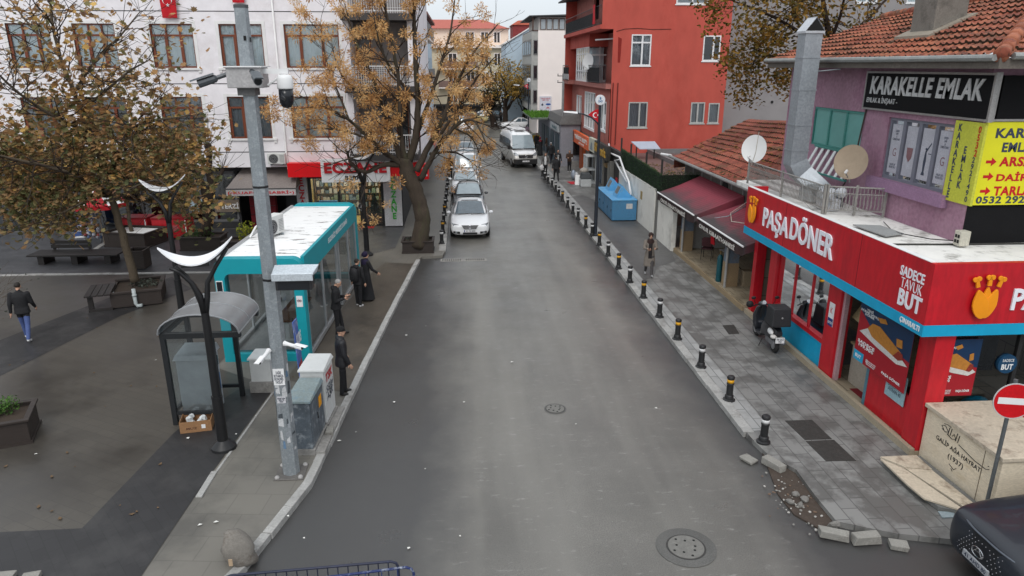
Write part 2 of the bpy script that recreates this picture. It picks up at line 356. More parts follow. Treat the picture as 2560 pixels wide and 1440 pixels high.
def stone(label,c,s,rz,tilt=0,mat=None,name='kerb_stone'):
    b=B();rr=random.Random(hash(label)%99 if False else len(label));M3=Euler((tilt,tilt*.6,rz)).to_matrix().to_4x4();b.T=Matrix.Translation(V(c))@M3
    x,y,z=s
    j=lambda:rr.uniform(.78,1.0)
    b.hexa([(-x*j(),-y*j(),-z),(x*j(),-y*j(),-z),(x*j(),y*j(),-z),(-x*j(),y*j(),-z)],[(-x*j(),-y*j(),z*j()),(x*j(),-y*j(),z*j()),(x*j(),y*j(),z),(-x*j(),y*j(),z*j())])
    return tag(b.build(name,mat or M('kerb_dirty',(.27,.26,.235),.85,var=.3,scale=5,bump=.6,dirt=(.11,.10,.09),damt=.5,dscale=5),bevel=.012),label,'kerb stone','broken kerb stones')
def gp(x,y,z):
    p=g(x,y,z);return (p.x,p.y,p.z)
stone('loose kerb stone lying flat beside the dirt hole, tilted towards the road',gp(2085,1335,.1),(.27,.09,.07),-.35,.08)
stone('squared kerb stone between two loose ones, below the dirt hole',gp(2165,1345,.1),(.26,.1,.085),.02)
stone('small pale broken kerb piece nearest the dark car',gp(2245,1362,.06),(.17,.11,.05),-.3,.06)
stone('flat pale slab fragment on the road beside the last bollard',gp(1872,1148,.04),(.13,.16,.03),.5,.05)
stone('last upright kerb block left standing above the dirt hole',gp(1935,1160,.09),(.1,.26,.08),.45,.0)
for i,(q,s) in enumerate([((1990,1235),.09),((2012,1248),.11),((1975,1255),.1),((2085,1312),.12),((2000,1262),.08)]):
    b=B();rr=random.Random(i+20);p=g(*q,.06)
    for _ in range(1):
        b.ell(p,(s,s*.75,s*.5),7,5,Euler((.3*i,.2,i)).to_matrix())
    b.v=[(x+rr.uniform(-.012,.012),y+rr.uniform(-.012,.012),z+rr.uniform(-.012,.012)) for x,y,z in b.v]
    tag(b.build('rubble',M('rubble_stone',(.2,.19,.175),.85,var=.3,bump=.6)),['small grey rubble stone left in the dirt hole of the kerb','largest rounded grey rubble stone in the middle of the dirt hole','grey rubble stone nearest the road in the dirt hole','brownish rubble lump above the loose kerb stones','lowest grey rubble stone in the group in the dirt hole'][i],'rubble','rubble stones in the kerb hole')
# manhole covers, drain grate
def manhole(c,r,label,ringr=None,sq=1.):
    t=thing('manhole_cover',label,'manhole',c,0,'manhole covers in the road')
    if ringr:
        b=B();b.lathe([(ringr,.0),(ringr,.0055),(r*1.06,.0055),(r*1.06,.0)],n=48);b.build('surround',asphalt('surround_asphalt',(.105,.103,.096),.5,.1),t,local=True)
    b=B();b.lathe([(r*1.05,0),(r*1.05,.008),(r*.97,.008),(r*.97,.0065)],n=48);b.build('rim',M('iron_rim',(.055,.053,.05),.6,.3),t,local=True)
    b=B();b.lathe([(0.001,.012),(r*.96,.012),(r*.96,0),(0.001,0)],n=48)
    lid=b.build('lid',M('iron_lid',(.19,.185,.17),.65,.2,var=.3,scale=14,bump=.8,bs=60),t,local=True)
    for k in range(9):
        b=B();a=k*math.pi/4.5;rr_=r*(.75 if k%2 else .5)
        b.cyl((rr_*math.cos(a),rr_*math.sin(a),.011),(rr_*math.cos(a),rr_*math.sin(a),.0145),.022,n=10);b.build('lid_hole',M('hole_black',(.01,.01,.01),.9),lid,local=True)
manhole(tuple(g(1715,1368,.004)),.31,'round iron manhole cover in a dark patch near the bottom edge',.5)
manhole(tuple(g(1388,1022,.004)),.22,'small worn manhole cover in the middle of the road',.26)
t=thing('drain_grate','pale concrete drain grate across the gutter in front of the white car','drain',(-.05,28.2,0))
for x in (-.98,.0):
    b=B();b.box(x,x+.93,28.0,28.42,-.02,.012);gr=b.build('grate',M('grate_stone',(.3,.29,.27),.8,var=.3),t)
    b=B()
    for k in range(9):b.box(x+.08+k*.09,x+.12+k*.09,28.08,28.34,.008,.015)
    b.build('slot',M('slot_dark',(.02,.02,.02),.9),gr)
# old rectangular service hatches in the right pavement
for i,(q,lab) in enumerate([([(1962,1052),(2030,1050),(2080,1098),(2012,1100)],'dark rectangular service hatch in the pavement, the one farther from the camera'),([(2014,1103),(2085,1100),(2140,1152),(2065,1153)],'dark rectangular service hatch in the pavement, the one nearer the broken slab')]):
    b=B();b.plate([g(x,y,.112) for x,y in q],(0,0,.006));t=b.build('service_hatch',M('hatch_iron',(.045,.042,.038),.6,.2,var=.5,scale=9,bump=.6));tag(t,lab,'hatch','service hatches in the pavement')
b=B();b.plate([g(x,y,.112) for x,y in [(1806,814),(1835,812),(1848,834),(1822,836)]],(0,0,.005));tag(b.build('service_hatch',MATS['hatch_iron']),'small dark hatch cover in the pavement beside the scooter','hatch','service hatches in the pavement')
# litter
b=B();rr=random.Random(9)
for q in [(1022,1370),(1150,1340),(1063,1172),(848,1102),(985,1005),(1065,815),(1016,838),(500,1312),(390,900),(1640,1020),(760,880),(590,1085),(640,1040),(470,1095),(90,1135),(1440,1060),(720,1290),(760,1345),(540,1305),(1160,1005),(890,1080),(1280,905)]:
    p=g(*q,.02 if q[0]>830 else .125);s=rr.uniform(.015,.05);a=rr.uniform(0,3);c,sn=math.cos(a)*s,math.sin(a)*s
    b.plate([(p.x-c,p.y-sn,p.z),(p.x+sn,p.y-c*.6,p.z+.01),(p.x+c,p.y+sn,p.z),(p.x-sn,p.y+c*.7,p.z+.005)],(0,0,.004))
tag(b.build('litter',M('paper',(.75,.74,.7),.8)),'small scraps of white paper scattered over road and plaza','litter',kind='stuff')
b=B();lf=M('fallen_leaf',(.13,.08,.04),.8,var=.3)
for i in range(60):
    p=g(rr.uniform(0,560),rr.uniform(690,1300),.122) if i<44 else g(rr.uniform(560,1060),rr.uniform(650,1000),.122)
    if p.x>-2.9+.05*(p.y-14):continue
    s=rr.uniform(.025,.06);a=rr.uniform(0,6)
    b.quad(*[(p.x+s*math.cos(a+k*1.57)*(1 if k%2 else .6),p.y+s*math.sin(a+k*1.57)*(1 if k%2 else .6),.128+.012*(k%2)) for k in range(4)])
tag(b.build('fallen_leaves',lf),'scattered brown fallen leaves on the plaza paving','leaves',kind='stuff')
# ================================================================ white office building on the left
wst=M('white_stucco',S(234,230,233,.95),.9,var=.07,scale=2,bump=.25,bs=120,dirt=S(200,192,192),damt=.3,dscale=.7)
trimw=M('white_trim',(.72,.71,.70),.7,var=.06)
darkline=M('shadow_gap',(.03,.03,.035),.8)
darkin=M('dark_interior',(.018,.018,.02),.8,var=.3)
FY=33.6
WB=thing('office_building','big white office building with brown framed windows along the left plaza','building',(-13,34.5,0))
cols=[(-22.6,-20.75),(-19.5,-17.7),(-16.75,-14.98),(-13.5,-11.67),(-10.55,-8.69),(-7.75,-5.36)]
rows=[(4.52,6.38),(7.62,9.46),(10.75,12.5)]
ops=[(c[0],c[1],r[0],r[1]) for r in rows for c in cols]
b=B();b.wall(PY(FY),-27,-5.1,3.2,13.2,ops,.16)
b.quad((-5.1,FY,3.2),(-5.1,36,3.2),(-5.1,36,13.2),(-5.1,FY,13.2));b.quad((-27,FY,3.2),(-27,48,3.2),(-27,48,13.2),(-27,FY,13.2))
b.quad((-27,FY,13.2),(-2,FY,13.2),(-2,48,13.2),(-27,48,13.2));b.quad((-27,FY,3.2),(-2,FY,3.2),(-2,34.6,3.2),(-27,34.6,3.2))
b.quad((-2.05,36,3.2),(-2.05,48,3.2),(-2.05,48,13.2),(-2.05,36,13.2))
b.build('wall',wst,WB)
b=B()
for z in (3.9,6.94,9.98):b.box(-27,-5.1,FY-.006,FY+.01,z-.018+.0,z+.018)
b.build('groove',darkline,WB)
curt=[M('curtain_pale',S(222,232,234,1),.9,var=.05),M('curtain_grey',S(170,176,182,.75),.9,var=.1)]
for ri,r in enumerate(rows):
    for ci,c in enumerate(cols):
        if ri==2 and ci in(0,):continue
        P=PY(FY);u0,u1=c;v0,v1=r
        b=B();f=.055
        b.pbox(P,u0,u1,v0,v0+f*1.3,.05,.13);b.pbox(P,u0,u1,v1-f,v1,.05,.13);b.pbox(P,u0,u0+f,v0+f*1.3,v1-f,.05,.13);b.pbox(P,u1-f,u1,v0+f*1.3,v1-f,.05,.13)
        vt=v0+(v1-v0)*.74;b.pbox(P,u0+f,u1-f,vt-.04,vt+.04,.05,.128)
        wid=u1-u0;big=ci==5
        ms=[u0+wid*.3,u0+wid*.68] if big else [u0+wid*.36,u0+wid*.68]
        for m in ms:b.pbox(P,m-.035,m+.035,v0+f*1.3,vt-.04,.046,.127);b.pbox(P,m-.03,m+.03,vt+.04,v1-f,.048,.127)
        # opening sash
        k=ms[0];b.pbox(P,u0+f,u0+f+.06,v0+f*1.3,vt-.04,.042,.09);b.pbox(P,k-.09,k-.035,v0+f*1.3,vt-.04,.043,.09);b.pbox(P,ms[1]+.035,ms[1]+.09,v0+f*1.3,vt-.04,.043,.09)
        wn=b.build('window',brown,WB)
        b=B();b.quad(P(u0+f,v0+f,.1),P(u1-f,v0+f,.1),P(u1-f,v1-f,.1),P(u0+f,v1-f,.1));b.build('pane',win_dark,wn)
        b=B();n=40;rr=random.Random(ri*9+ci);segs=[]
        cover=[(0,1)] if big or rr.random()<.55 else [(0,.34),(.36,1)] if rr.random()<.5 else [(.3,.7)]
        for a,e in cover:
            pts=[u0+wid*(a+(e-a)*i/n) for i in range(n+1)]
            ring0=[P(p,v0,.18+.025*math.sin(i*1.9)+.01*rr.random()) for i,p in enumerate(pts)];ring1=[P(p,v1,.18+.02*math.sin(i*1.9)) for i,p in enumerate(pts)]
            b.loft([ring0,ring1],cap=False,closed=False)
        b.build('curtain',curt[1 if ri==0 and not big else 0],wn,smooth=True)
        b=B();b.pbox(P,u0-.14,u0,v0,v1+.13,-.02,.05);b.pbox(P,u1,u1+.14,v0,v1+.13,-.02,.05);b.pbox(P,u0,u1,v1,v1+.13,-.019,.0)
        b.pbox(P,u0-.2,u1+.2,v0-.09,v0,-.07,.04);b.pbox(P,u0-.17,u0-.05,v0-.2,v0-.09,-.05,.0);b.pbox(P,u1+.05,u1+.17,v0-.2,v0-.09,-.05,.0)
        b.build('sill',trimw,wn)
b=B();b.box(-26.9,-5.2,FY+.5,FY+.52,3.3,13.1);b.build('inner_wall',M('room_grey',(.05,.055,.06),.9),WB)
def pipe(x,z0,z1):
    b=B();b.tube([(x,FY-.06,z1),(x,FY-.06,z0+.2),(x+.04,FY-.1,z0)],.045,8);b.build('downpipe',trimw,WB,smooth=True)
pipe(-8.13,3.0,13.1)
# balcony bay at the corner
grey_w=M('grey_render',S(150,144,142,.8),.9,var=.1,bump=.2,dirt=S(105,100,98),damt=.3)
b=B();b.wall(PY(34.7),-5.1,-2.05,3.2,13.2,[(-3.1,-2.5,3.9,5.9),(-4.8,-4.1,7.1,8.95)],.12);b.build('wall',grey_w,WB)
b=B();b.box(-5.1,-4.85,33.2,34.69,3.2,13.2);b.box(-2.3,-2.06,33.2,34.69,3.2,13.2);b.build('pier',wst,WB)
for u0,u1,v0,v1 in [(-3.1,-2.5,3.9,5.9),(-4.8,-4.1,7.1,8.95)]:
    P=PY(34.7);b=B();f=.05;b.pbox(P,u0,u1,v0,v0+f,.02,.1);b.pbox(P,u0,u1,v1-f,v1,.02,.1);b.pbox(P,u0,u0+f,v0+f,v1-f,.02,.1);b.pbox(P,u1-f,u1,v0+f,v1-f,.02,.1);d=b.build('balcony_door',brown,WB)
    b=B();b.quad(P(u0+f,v0+f,.06),P(u1-f,v0+f,.06),P(u1-f,v1-f,.06),P(u0+f,v1-f,.06));b.build('pane',M('pane_dark',(.02,.025,.03),.08,spec=.8),d)
for z,rail in ((3.55,0),(6.55,1),(9.6,1)):
    b=B();b.box(-5.12,-2.0,32.75,34.65,z,z+.28);sl_=b.build('balcony',M('slab_dark',S(95,92,92,.6),.85,var=.2),WB)
    b=B();b.box(-5.1,-2.02,32.78,32.82,z+1.12,z+1.17);b.box(-5.1,-2.02,32.78,32.82,z+.36,z+.40)
    n=30
    for i in range(n+1):
        x=-5.09+3.05*i/n;b.box(x-.008,x+.008,32.79,32.81,z+.282,z+1.13)
    for k in range(7 if rail==1 and z<9 else 1):b.box(-5.1,-2.02,32.792,32.808,z+.5+k*.09,z+.512+k*.09)
    b.build('railing',white,sl_)
# ground floor
GY=34.5
b=B();b.wall(PY(GY),-27,-2.95,0.1,3.22,[(-26.5,-20.4,.1,3),(-19.7,-13.9,.1,3),(-13.25,-10.9,.45,2.9),(-10.8,-8.6,.1,2.9),(-7.45,-3.9,.14,2.6)],.15)
b.quad((-2.95,GY,0),(-2.95,48,0),(-2.95,48,3.2),(-2.95,GY,3.2));b.build('shop_wall',M('shop_dark_wall',(.035,.035,.037),.7,var=.3),WB)
b=B();b.box(-20.35,-19.75,GY-.12,GY+.1,.1,3.2);b.build('pillar',M('pale_stone',S(150,150,155,.7),.8),WB)
b=B();b.box(-27,-7.7,37.5,37.6,.1,3.2);b.box(-27,-7.7,34.66,37.5,.09,.112);b.build('shop_interior',darkin,WB)
# dim shop fronts behind the plane tree: frames and glass
for u0,u1 in ((-26.4,-20.5),(-19.6,-14)):
    b=B();P=PY(GY)
    for k in range(5):
        x=u0+(u1-u0)*k/4;b.pbox(P,x-.04,x+.04,.1,3.0,.02,.1)
    b.pbox(P,u0,u1,2.3,2.38,.021,.099);fr=b.build('shopfront',M('frame_grey',(.06,.06,.065),.5),WB)
    b=B();b.quad(P(u0,.1,.06),P(u1,.1,.06),P(u1,3,.06),P(u0,3,.06));b.build('pane',glass('shop_tint',(.4,.42,.45),.6),fr)
# tailor shop with TERZI board
P=PY(GY);b=B();u0,u1=-13.2,-10.95
b.pbox(P,u0,u1,.45,.55,.0,.12);b.pbox(P,u0,u1,2.75,2.88,.0,.12)
for x in (u0,-12.0,u1):b.pbox(P,x-.05,x+.05,.55,2.75,.001,.11)
fr=b.build('shopfront',M('frame_pale',(.16,.16,.165),.5),WB)
b=B();b.quad(P(u0,.5,.06),P(u1,.5,.06),P(u1,2.8,.06),P(u0,2.8,.06));b.build('pane',MATS['shop_tint'],fr)
b=B();b.box(-13.1,-12.08,34.38,34.42,.98,1.58);sg=tag(b.build('poster',M('poster_blue',S(190,212,222,.75),.6)),'pale blue tailor poster in the dark shop window beside the pollarded tree','poster')
text('Hoşgeldiniz',sg,(-12.65,34.378,1.42),UY,UP,.6,.13,M('ink_dark',(.04,.05,.08),.6),.003,shear=.3)
text('TERZİ EVİ',sg,(-12.75,34.378,1.26),UY,UP,.5,.06,MATS['ink_dark'],.003)
b=B()
for k in range(5):b.cyl((-12.3+.07*k,34.38,1.1+.03*(k%2)),(-12.3+.07*k,34.374,1.1+.03*(k%2)),.04,n=8)
b.build('drawing',MATS['ink_dark'],sg)
b=B();b.box(-11.98,-10.8,34.36,34.41,.95,1.55);sg=tag(b.build('sign_board',M('sign_taupe',S(140,125,110,.7),.7,var=.3,scale=8)),'brown sign board reading TERZI in white letters','sign')
text('TERZİ',sg,(-11.25,34.358,1.27),UY,UP,.85,.3,white,.01,bold=.02)
# barber awning
aw=thing('awning','grey awning with white valance lettered KUAFÖR SABRI','awning',(-9.3,34,2.2))
b=B();b.hexa([(-10.42,34.45,3.07),(-7.85,34.45,3.07),(-7.72,32.95,2.27),(-10.88,32.95,2.27)],[(-10.42,34.45,3.11),(-7.85,34.45,3.11),(-7.72,32.95,2.31),(-10.88,32.95,2.31)]);b.add([(-10.42,34.45,3.07),(-10.88,32.95,2.27),(-10.5,34.45,2.3)],[(0,1,2)]);b.add([(-7.85,34.45,3.07),(-7.72,32.95,2.27),(-7.8,34.45,2.3)],[(0,1,2)])
b.build('canopy',M('awning_grey',S(165,155,150,.65),.85,var=.12,scale=2),aw)
b=B();b.box(-10.88,-7.72,32.93,32.948,1.98,2.27);vl=b.build('valance',M('valance_white',S(215,210,210,.8),.8),aw)
text('(•KUAFÖR  SABRİ•)',vl,(-9.3,32.928,2.12),UY,UP,3.0,.2,M('red_letter',S(205,25,40),.5),.008,bold=.02)
b=B();b.tube([(-10.9,32.94,2.29),(-7.7,32.94,2.29)],.03,8);b.build('front_bar',M('bar_dark',(.05,.05,.05),.5),aw)
# dark red towel cabinets under the awning
for i,(x,z0,z1) in enumerate(((-9.9,.15,1.95),(-9.25,.15,1.8))):
    t=thing('display_rack',['dark red hanging towel rack under the grey awning, the taller left one','dark red hanging towel rack under the grey awning, the shorter right one'][i],'rack',(x,34.1,.12),0,'towel racks under the awning')
    b=B();b.box(x-.28,x+.28,33.95,34.3,z0,z1);b.build('cabinet',M('dark_red_cloth',S(120,18,30,.8),.8,var=.3,scale=6),t,bevel=.02)
    b=B()
    for k in range(4):b.box(x-.29,x+.29,33.93,33.95,z0+.35+k*.4,z0+.37+k*.4)
    b.build('rail',black,t)
# pharmacy
ph=thing('pharmacy_sign','long red shop sign with white panel reading ECZANE BERRA','sign',(-5,33.3,2.6))
b=B();b.box(-8.05,-1.9,33.12,33.58,2.78,3.42);b.build('panel',M('sign_red',S(222,10,22),.4,var=.04),ph)
b=B();b.box(-6.5,-3.35,32.95,33.117,2.55,3.62);pn=b.build('panel',M('sign_white',(.78,.79,.8),.4,var=.03),ph);pn['label']='white panel with raised red letters'
text('ECZANE',pn,(-4.92,32.948,3.22),UY,UP,2.85,.5,M('letter_red',S(190,15,30),.35),.07,bold=.035,bev=.01)
text('BERRA',pn,(-4.95,32.948,2.76),UY,UP,.95,.2,M('letter_black',(.02,.02,.025),.4),.02,bold=.03)
b=B();b.box(-1.9,-1.55,32.6,33.1,2.7,3.4);sg=tag(b.build('sign_box',MATS['sign_red']),'red projecting box sign with a white letter E at the pharmacy corner','sign')
text('E',sg,(-1.72,32.598,3.05),UY,UP,.22,.4,white,.01,bold=.03)
for x0,x1,mat,lab in ((-8.02,-7.5,'letter_red','white upright sign with red letters ECZANE left of the pharmacy window'),(-3.85,-3.0,None,'white upright sign with green letters ECZANE right of the pharmacy window')):
    b=B();b.box(x0,x1,34.3,34.48,.15,2.75);sg=tag(b.build('upright_sign',M('sign_grey_white',(.58,.58,.59),.5)),lab,'sign')
    text('E\nC\nZ\nA\nN\nE',sg,((x0+x1)/2+(.05 if mat is None else 0),34.297,1.55),UY,UP,.28,2.1,MATS.get(mat) or M('letter_green',S(60,175,60),.4),.03,bold=.03)
P=PY(GY);b=B();b.pbox(P,-7.45,-3.9,.14,.22,.0,.12);b.pbox(P,-7.45,-3.9,2.5,2.6,.0,.12)
for x in (-7.4,-6.05,-5.02,-3.95):b.pbox(P,x-.05,x+.05,.22,2.5,.001,.119)
fr=b.build('shopfront',M('frame_black',(.02,.02,.02),.4),WB)
b=B();b.quad(P(-7.4,.2,.07),P(-3.95,.2,.07),P(-3.95,2.55,.07),P(-7.4,2.55,.07));b.build('pane',shopglass,fr)
cream=M('cream_wall',S(225,205,150,.8),.8)
b=B();b.box(-7.9,-3.2,37.5,37.6,.12,3.0);b.box(-7.9,-7.8,34.7,37.5,.12,3.0);b.box(-3.3,-3.2,34.7,37.5,.12,3.0);b.box(-7.9,-3.2,34.65,37.6,2.95,3.1);b.build('shop_interior',cream,WB)
b=B();b.box(-7.8,-3.3,34.66,37.5,.1,.125);b.build('shop_floor',M('floor_yellow',S(225,195,110,.8),.5),WB)
b=B();b.plate([(-5.3,34.7,.127),(-4.3,34.7,.127),(-4.6,36.3,.127),(-5.1,36.3,.127)],(0,0,.003));tag(b.build('doormat',M('mat_red',S(170,25,30),.8)),'red mat on the yellow floor inside the pharmacy','mat')
b=B();b.box(-7.6,-3.5,35.6,36.6,2.9,2.94);b.build('ceiling_lamp',M('lamp_warm',(1,.9,.7),.5,emit=5),WB)
sh=thing('pharmacy_shelf','tall shelf of medicine boxes at the back of the pharmacy','shelf',(-5.5,37.3,.12))
b=B()
for k in range(7):b.box(-7.7,-3.4,37.1,37.48,.2+k*.37,.22+k*.37)
for x in (-7.7,-6.6,-5.5,-4.4,-3.43):b.box(x,x+.03,37.09,37.48,.12,2.6)
b.build('frame',M('shelf_wood',(.25,.16,.08),.6),sh)
b=B();rr=random.Random(2)
for k in range(6):
    x=-7.6
    while x<-3.5:
        ww=rr.uniform(.06,.2);hh=rr.uniform(.12,.3);b.k=rr.randrange(5);b.box(x,x+ww,37.05,37.3,.225+k*.37,.225+k*.37+hh);x+=ww+rr.uniform(.01,.12)
o=b.build('box_row',[M('box_%d'%i,c,.6) for i,c in enumerate([(.5,.5,.47),(.3,.2,.15),(.15,.22,.28),(.2,.27,.2),(.4,.36,.22)])],sh);o['kind']='stuff'
b=B();b.box(-7.2,-6.3,35.3,35.5,.13,1.25);po=tag(b.build('display_stand',M('poster_sky',S(60,130,190,.8),.6)),'blue product display stand behind the left pharmacy pane','display')
text('DOĞAL',po,(-6.75,35.298,1.0),UY,UP,.6,.15,white,.003,bold=.02)
ct=thing('christmas_tree','small dark decorated tree behind the right pharmacy pane','christmas tree',(-4.4,35.1,.6))
b=B();rr=random.Random(4)
for i in range(520):
    h=rr.random();a=rr.uniform(0,6.28);r=.42*(1-h)+.03;z=.65+h*.95;b.tube([(-4.4+.02*math.cos(a),35.1+.02*math.sin(a),z+.03),(-4.4+r*math.cos(a),35.1+r*math.sin(a),z-.08)],[.014,.004],3)
b.build('foliage',M('fir_dark',(.012,.03,.018),.8),ct)
b=B();b.cyl((-4.4,35.1,.6),(-4.4,35.1,1.55),.02);b.build('trunk',M('bark_dark',(.05,.035,.025),.9),ct)
b=B();b.box(-4.85,-3.98,34.85,35.35,.13,.6);tag(b.build('gift_box',M('crate_pattern',S(110,80,70,.7),.7,var=.4,scale=9)),'patterned brown box carrying the small dark tree in the pharmacy window','box')
b=B();b.cyl((-4.98,34.52,1.1),(-4.98,34.50,1.1),.16,n=24);sg=tag(b.build('window_sticker',M('sticker_dark',(.03,.035,.04),.5)),'round dark sticker with white rim on the pharmacy glass','sticker')
b=B();b.lathe([(.16,0),(.18,0),(.18,.02),(.16,.02)],n=24);b.T=None;b.v=[(x-4.98,34.5+z,1.1+y) for x,y,z in b.v];b.build('rim',white,sg)
text('7/24\nAÇIK',sg,(-4.98,34.499,1.1),UY,UP,.2,.17,white,.002,bold=.02)
b=B();b.box(-5.0,-4.4,34.0,34.45,.112,.118);tag(b.build('doormat',MATS['mat_red']),'red doormat on the pavement before the pharmacy door','mat')
# wall mounted outdoor units, flags
def acunit(c,label,rz=0,w=.8,h=.55,d=.3,group='air conditioner units'):
    t=thing('air_conditioner',label,'air conditioner',c,rz,group)
    b=B();b.box(-w/2,w/2,-d/2,d/2,.06,h);b.build('casing',M('ac_white',(.62,.62,.60),.5,var=.08),t,local=True,bevel=.02)
    b=B()
    for rr_ in (.07,.13,.19):
        pts=[(-.12+rr_*math.cos(a*math.pi/10),-d/2-.012,.3+rr_*math.sin(a*math.pi/10)) for a in range(21)];b.tube(pts,.006,5)
    gr=b.build('fan_grille',M('ac_grey',(.35,.35,.35),.5),t,local=True)
    b=B();b.cyl((-.12,-d/2-.004,.3),(-.12,-d/2+.01,.3),.215,n=24);b.build('fan',M('ac_dark',(.06,.06,.065),.6),gr,local=True)
    b=B()
    for k in range(8):b.box(.16,.36,-d/2-.008,-d/2+.002,.14+k*.045,.158+k*.045)
    b.build('vent',MATS['ac_grey'],t,local=True)
    b=B();b.box(-w*.35,-w*.3,-d/2-.05,d/2+.05,0,.06);b.box(w*.3,w*.35,-d/2-.05,d/2+.05,0,.06);b.build('bracket',galv,t,local=True)
    return t
acunit((-8.55,33.4,3.32),'white air conditioner unit on the office wall left of the red pharmacy sign')
def flag(c,w,h,label,plane='Y',mat=None):
    t=thing('flag',label,'flag',c,0,'hanging national flags')
    b=B();n=8
    r0=[];rows_=[]
    for j in range(9):
        z=c[2]-h*j/8;ww=w*(1-.18*j/8)
        rows_.append([(c[0]-ww/2+ww*i/n,c[1]+.025*math.sin(i*1.3+j*.4),z) if plane=='Y' else (c[0]+.025*math.sin(i*1.3+j*.4),c[1]+ww/2-ww*i/n,z) for i in range(n+1)])
    b.loft(rows_,cap=False,closed=False);cl=b.build('cloth',M('flag_red',S(190,12,30),.75,var=.15,scale=6),t,smooth=True)
    return t,cl
def crescent(parent,c,r,u,v,name='emblem',mat=None,off=.012,star=True):
    """white crescent (two circle arcs) and five-pointed star, facing u x v"""
    c=V(c);u=V(u).normalized();v=V(v).normalized();n=u.cross(v)
    b=B();N_=20;out=[];a0=.62
    for i in range(N_+1):
        a=a0+(2*math.pi-2*a0)*i/N_;out.append((r*math.cos(a),r*math.sin(a)))
    ri=r*.8;cx=r*.25;e=out[0];b0=math.atan2(e[1],e[0]-cx);inn=[]
    for i in range(N_+1):
        a=b0+(2*math.pi-2*b0)*i/N_;inn.append((cx+ri*math.cos(a),ri*math.sin(a)))
    for i in range(N_):
        b.quad(*[c+u*p[0]+v*p[1]+n*off for p in (out[i],out[i+1],inn[i+1],inn[i])])
    if star:
        sc=(r*1.05,0);pts=[]
        for k in range(10):
            a=math.pi+k*math.pi/5;q=r*(.42 if k%2==0 else .17);pts.append((sc[0]+q*math.cos(a),sc[1]+q*math.sin(a)))
        for k in range(10):
            p,q=pts[k],pts[(k+1)%10];b.quad(c+u*sc[0]+v*sc[1]+n*off,c+u*p[0]+v*p[1]+n*off,c+u*q[0]+v*q[1]+n*off)
    return b.build(name,mat or white,parent)
p=gy(418,0,33.4);t,cl=flag((p.x,33.42,11.1),.75,1.42,'red crescent flag hanging on the office wall above the third window');crescent(cl,(p.x,33.38,10.42),.21,(0,0,-1),(1,0,0))
p=gy(595,0,33.4);t,cl=flag((p.x,33.42,11.3),.6,.98,'red crescent flag hanging behind the top of the camera pole');crescent(cl,(p.x,33.38,10.7),.2,(0,0,-1),(1,0,0))
# ================================================================ bus stop cabin
teal=M('teal_panel',S(16,150,162,.9),.45,var=.06,scale=2)
roofpeel=M('peeling_white_roof',(.8,.8,.79),.6,var=.04,stretch=(.5,2.2,1),dirt=(.16,.14,.13),damt=2.2,dscale=2.4,dlo=.575)
alu=M('aluminium',(.42,.43,.44),.4,.5,var=.1)
ang=math.atan2(.3,7.8)
cb=thing('bus_stop_cabin','teal framed glass bus stop cabin with white peeling roof','bus stop',(-5.33,17.8,.11),-ang)
CW,CL_,CHh=2.26,7.85,2.86
def rrect(w,h,r,n=6,z0=0):
    pts=[]
    for cx,cz,a0 in ((w/2-r,h-r,0),(-w/2+r,h-r,90)):
        for i in range(n+1):
            a=R(a0+90*i/n);pts.append((cx+r*math.cos(a),z0+cz+r*math.sin(a)))
    pts+=[(-w/2,z0),(w/2,z0)]
    return pts
for y0 in (0,CL_-.3):
    # portal: outer rounded frame minus rounded opening
    b=B();n=6
    out=rrect(CW,CHh,.28,n);inn=[(x,z) for x,z in rrect(CW-.5,CHh-.62,.16,n,.22)]
    m=len(out)
    for y in (y0,y0+.3):
        pass
    vs=[(x,y0,z) for x,z in out]+[(x,y0,z) for x,z in inn]+[(x,y0+.3,z) for x,z in out]+[(x,y0+.3,z) for x,z in inn]
    fs=[]
    for i in range(m):
        j=(i+1)%m
        fs+=[(i,j,m+j,m+i),(2*m+i,3*m+i,3*m+j,2*m+j),(i,2*m+i,2*m+j,j),(m+i,m+j,3*m+j,3*m+i)]
    b.add(vs,fs);b.build('portal_frame',teal,cb,local=True,auto=35)
    b=B();b.quad((-CW/2+.25,y0+.15,.22),(CW/2-.25,y0+.15,.22),(CW/2-.25,y0+.15,CHh-.4),(-CW/2+.25,y0+.15,CHh-.4));b.build('end_glass',glass('cabin_glass',(.88,.92,.92),.72),cb,local=True)
b=B();b.box(-CW/2+.06,CW/2-.06,.3,CL_-.3,CHh-.16,CHh-.09);b.build('roof',roofpeel,cb,local=True)
b=B();b.box(CW/2-.09,CW/2+.0,.3,CL_-.3,CHh-.62,CHh-.02);fa=b.build('fascia',teal,cb,local=True);
b=B();b.box(-CW/2,-CW/2+.09,.3,CL_-.3,CHh-.5,CHh-.04);b.build('fascia',alu,cb,local=True)
rm=rootmat(cb);Uc=rm.to_3x3()@V((0,1,0))
text('EGZERSİZ MERKEZİ DURAĞI',fa,rm@V((CW/2+.001,4.6,CHh-.28)),Uc,UP,2.9,.2,white,.004,bold=.01)
b=B()
for y in (.34,2.25,4.2,4.55,6.1,CL_-.36):
    b.box(CW/2-.08,CW/2-.02,y,y+.07,.12,CHh-.62)
    if y not in (4.55,):b.box(-CW/2+.02,-CW/2+.08,y,y+.07,.12,CHh-.5)
b.box(CW/2-.1,CW/2-.005,.3,4.2,.04,.16);b.box(CW/2-.1,CW/2-.005,4.55,CL_-.3,.04,.16);b.box(-CW/2+.005,-CW/2+.1,.3,CL_-.3,.04,.16)
b.build('mullion',alu,cb,local=True)
for x in (CW/2-.05,-CW/2+.05):
    b=B();b.quad((x,.3,.16),(x,CL_-.3,.16),(x,CL_-.3,CHh-.5),(x,.3,CHh-.5));b.build('side_glass',MATS['cabin_glass'],cb,local=True)
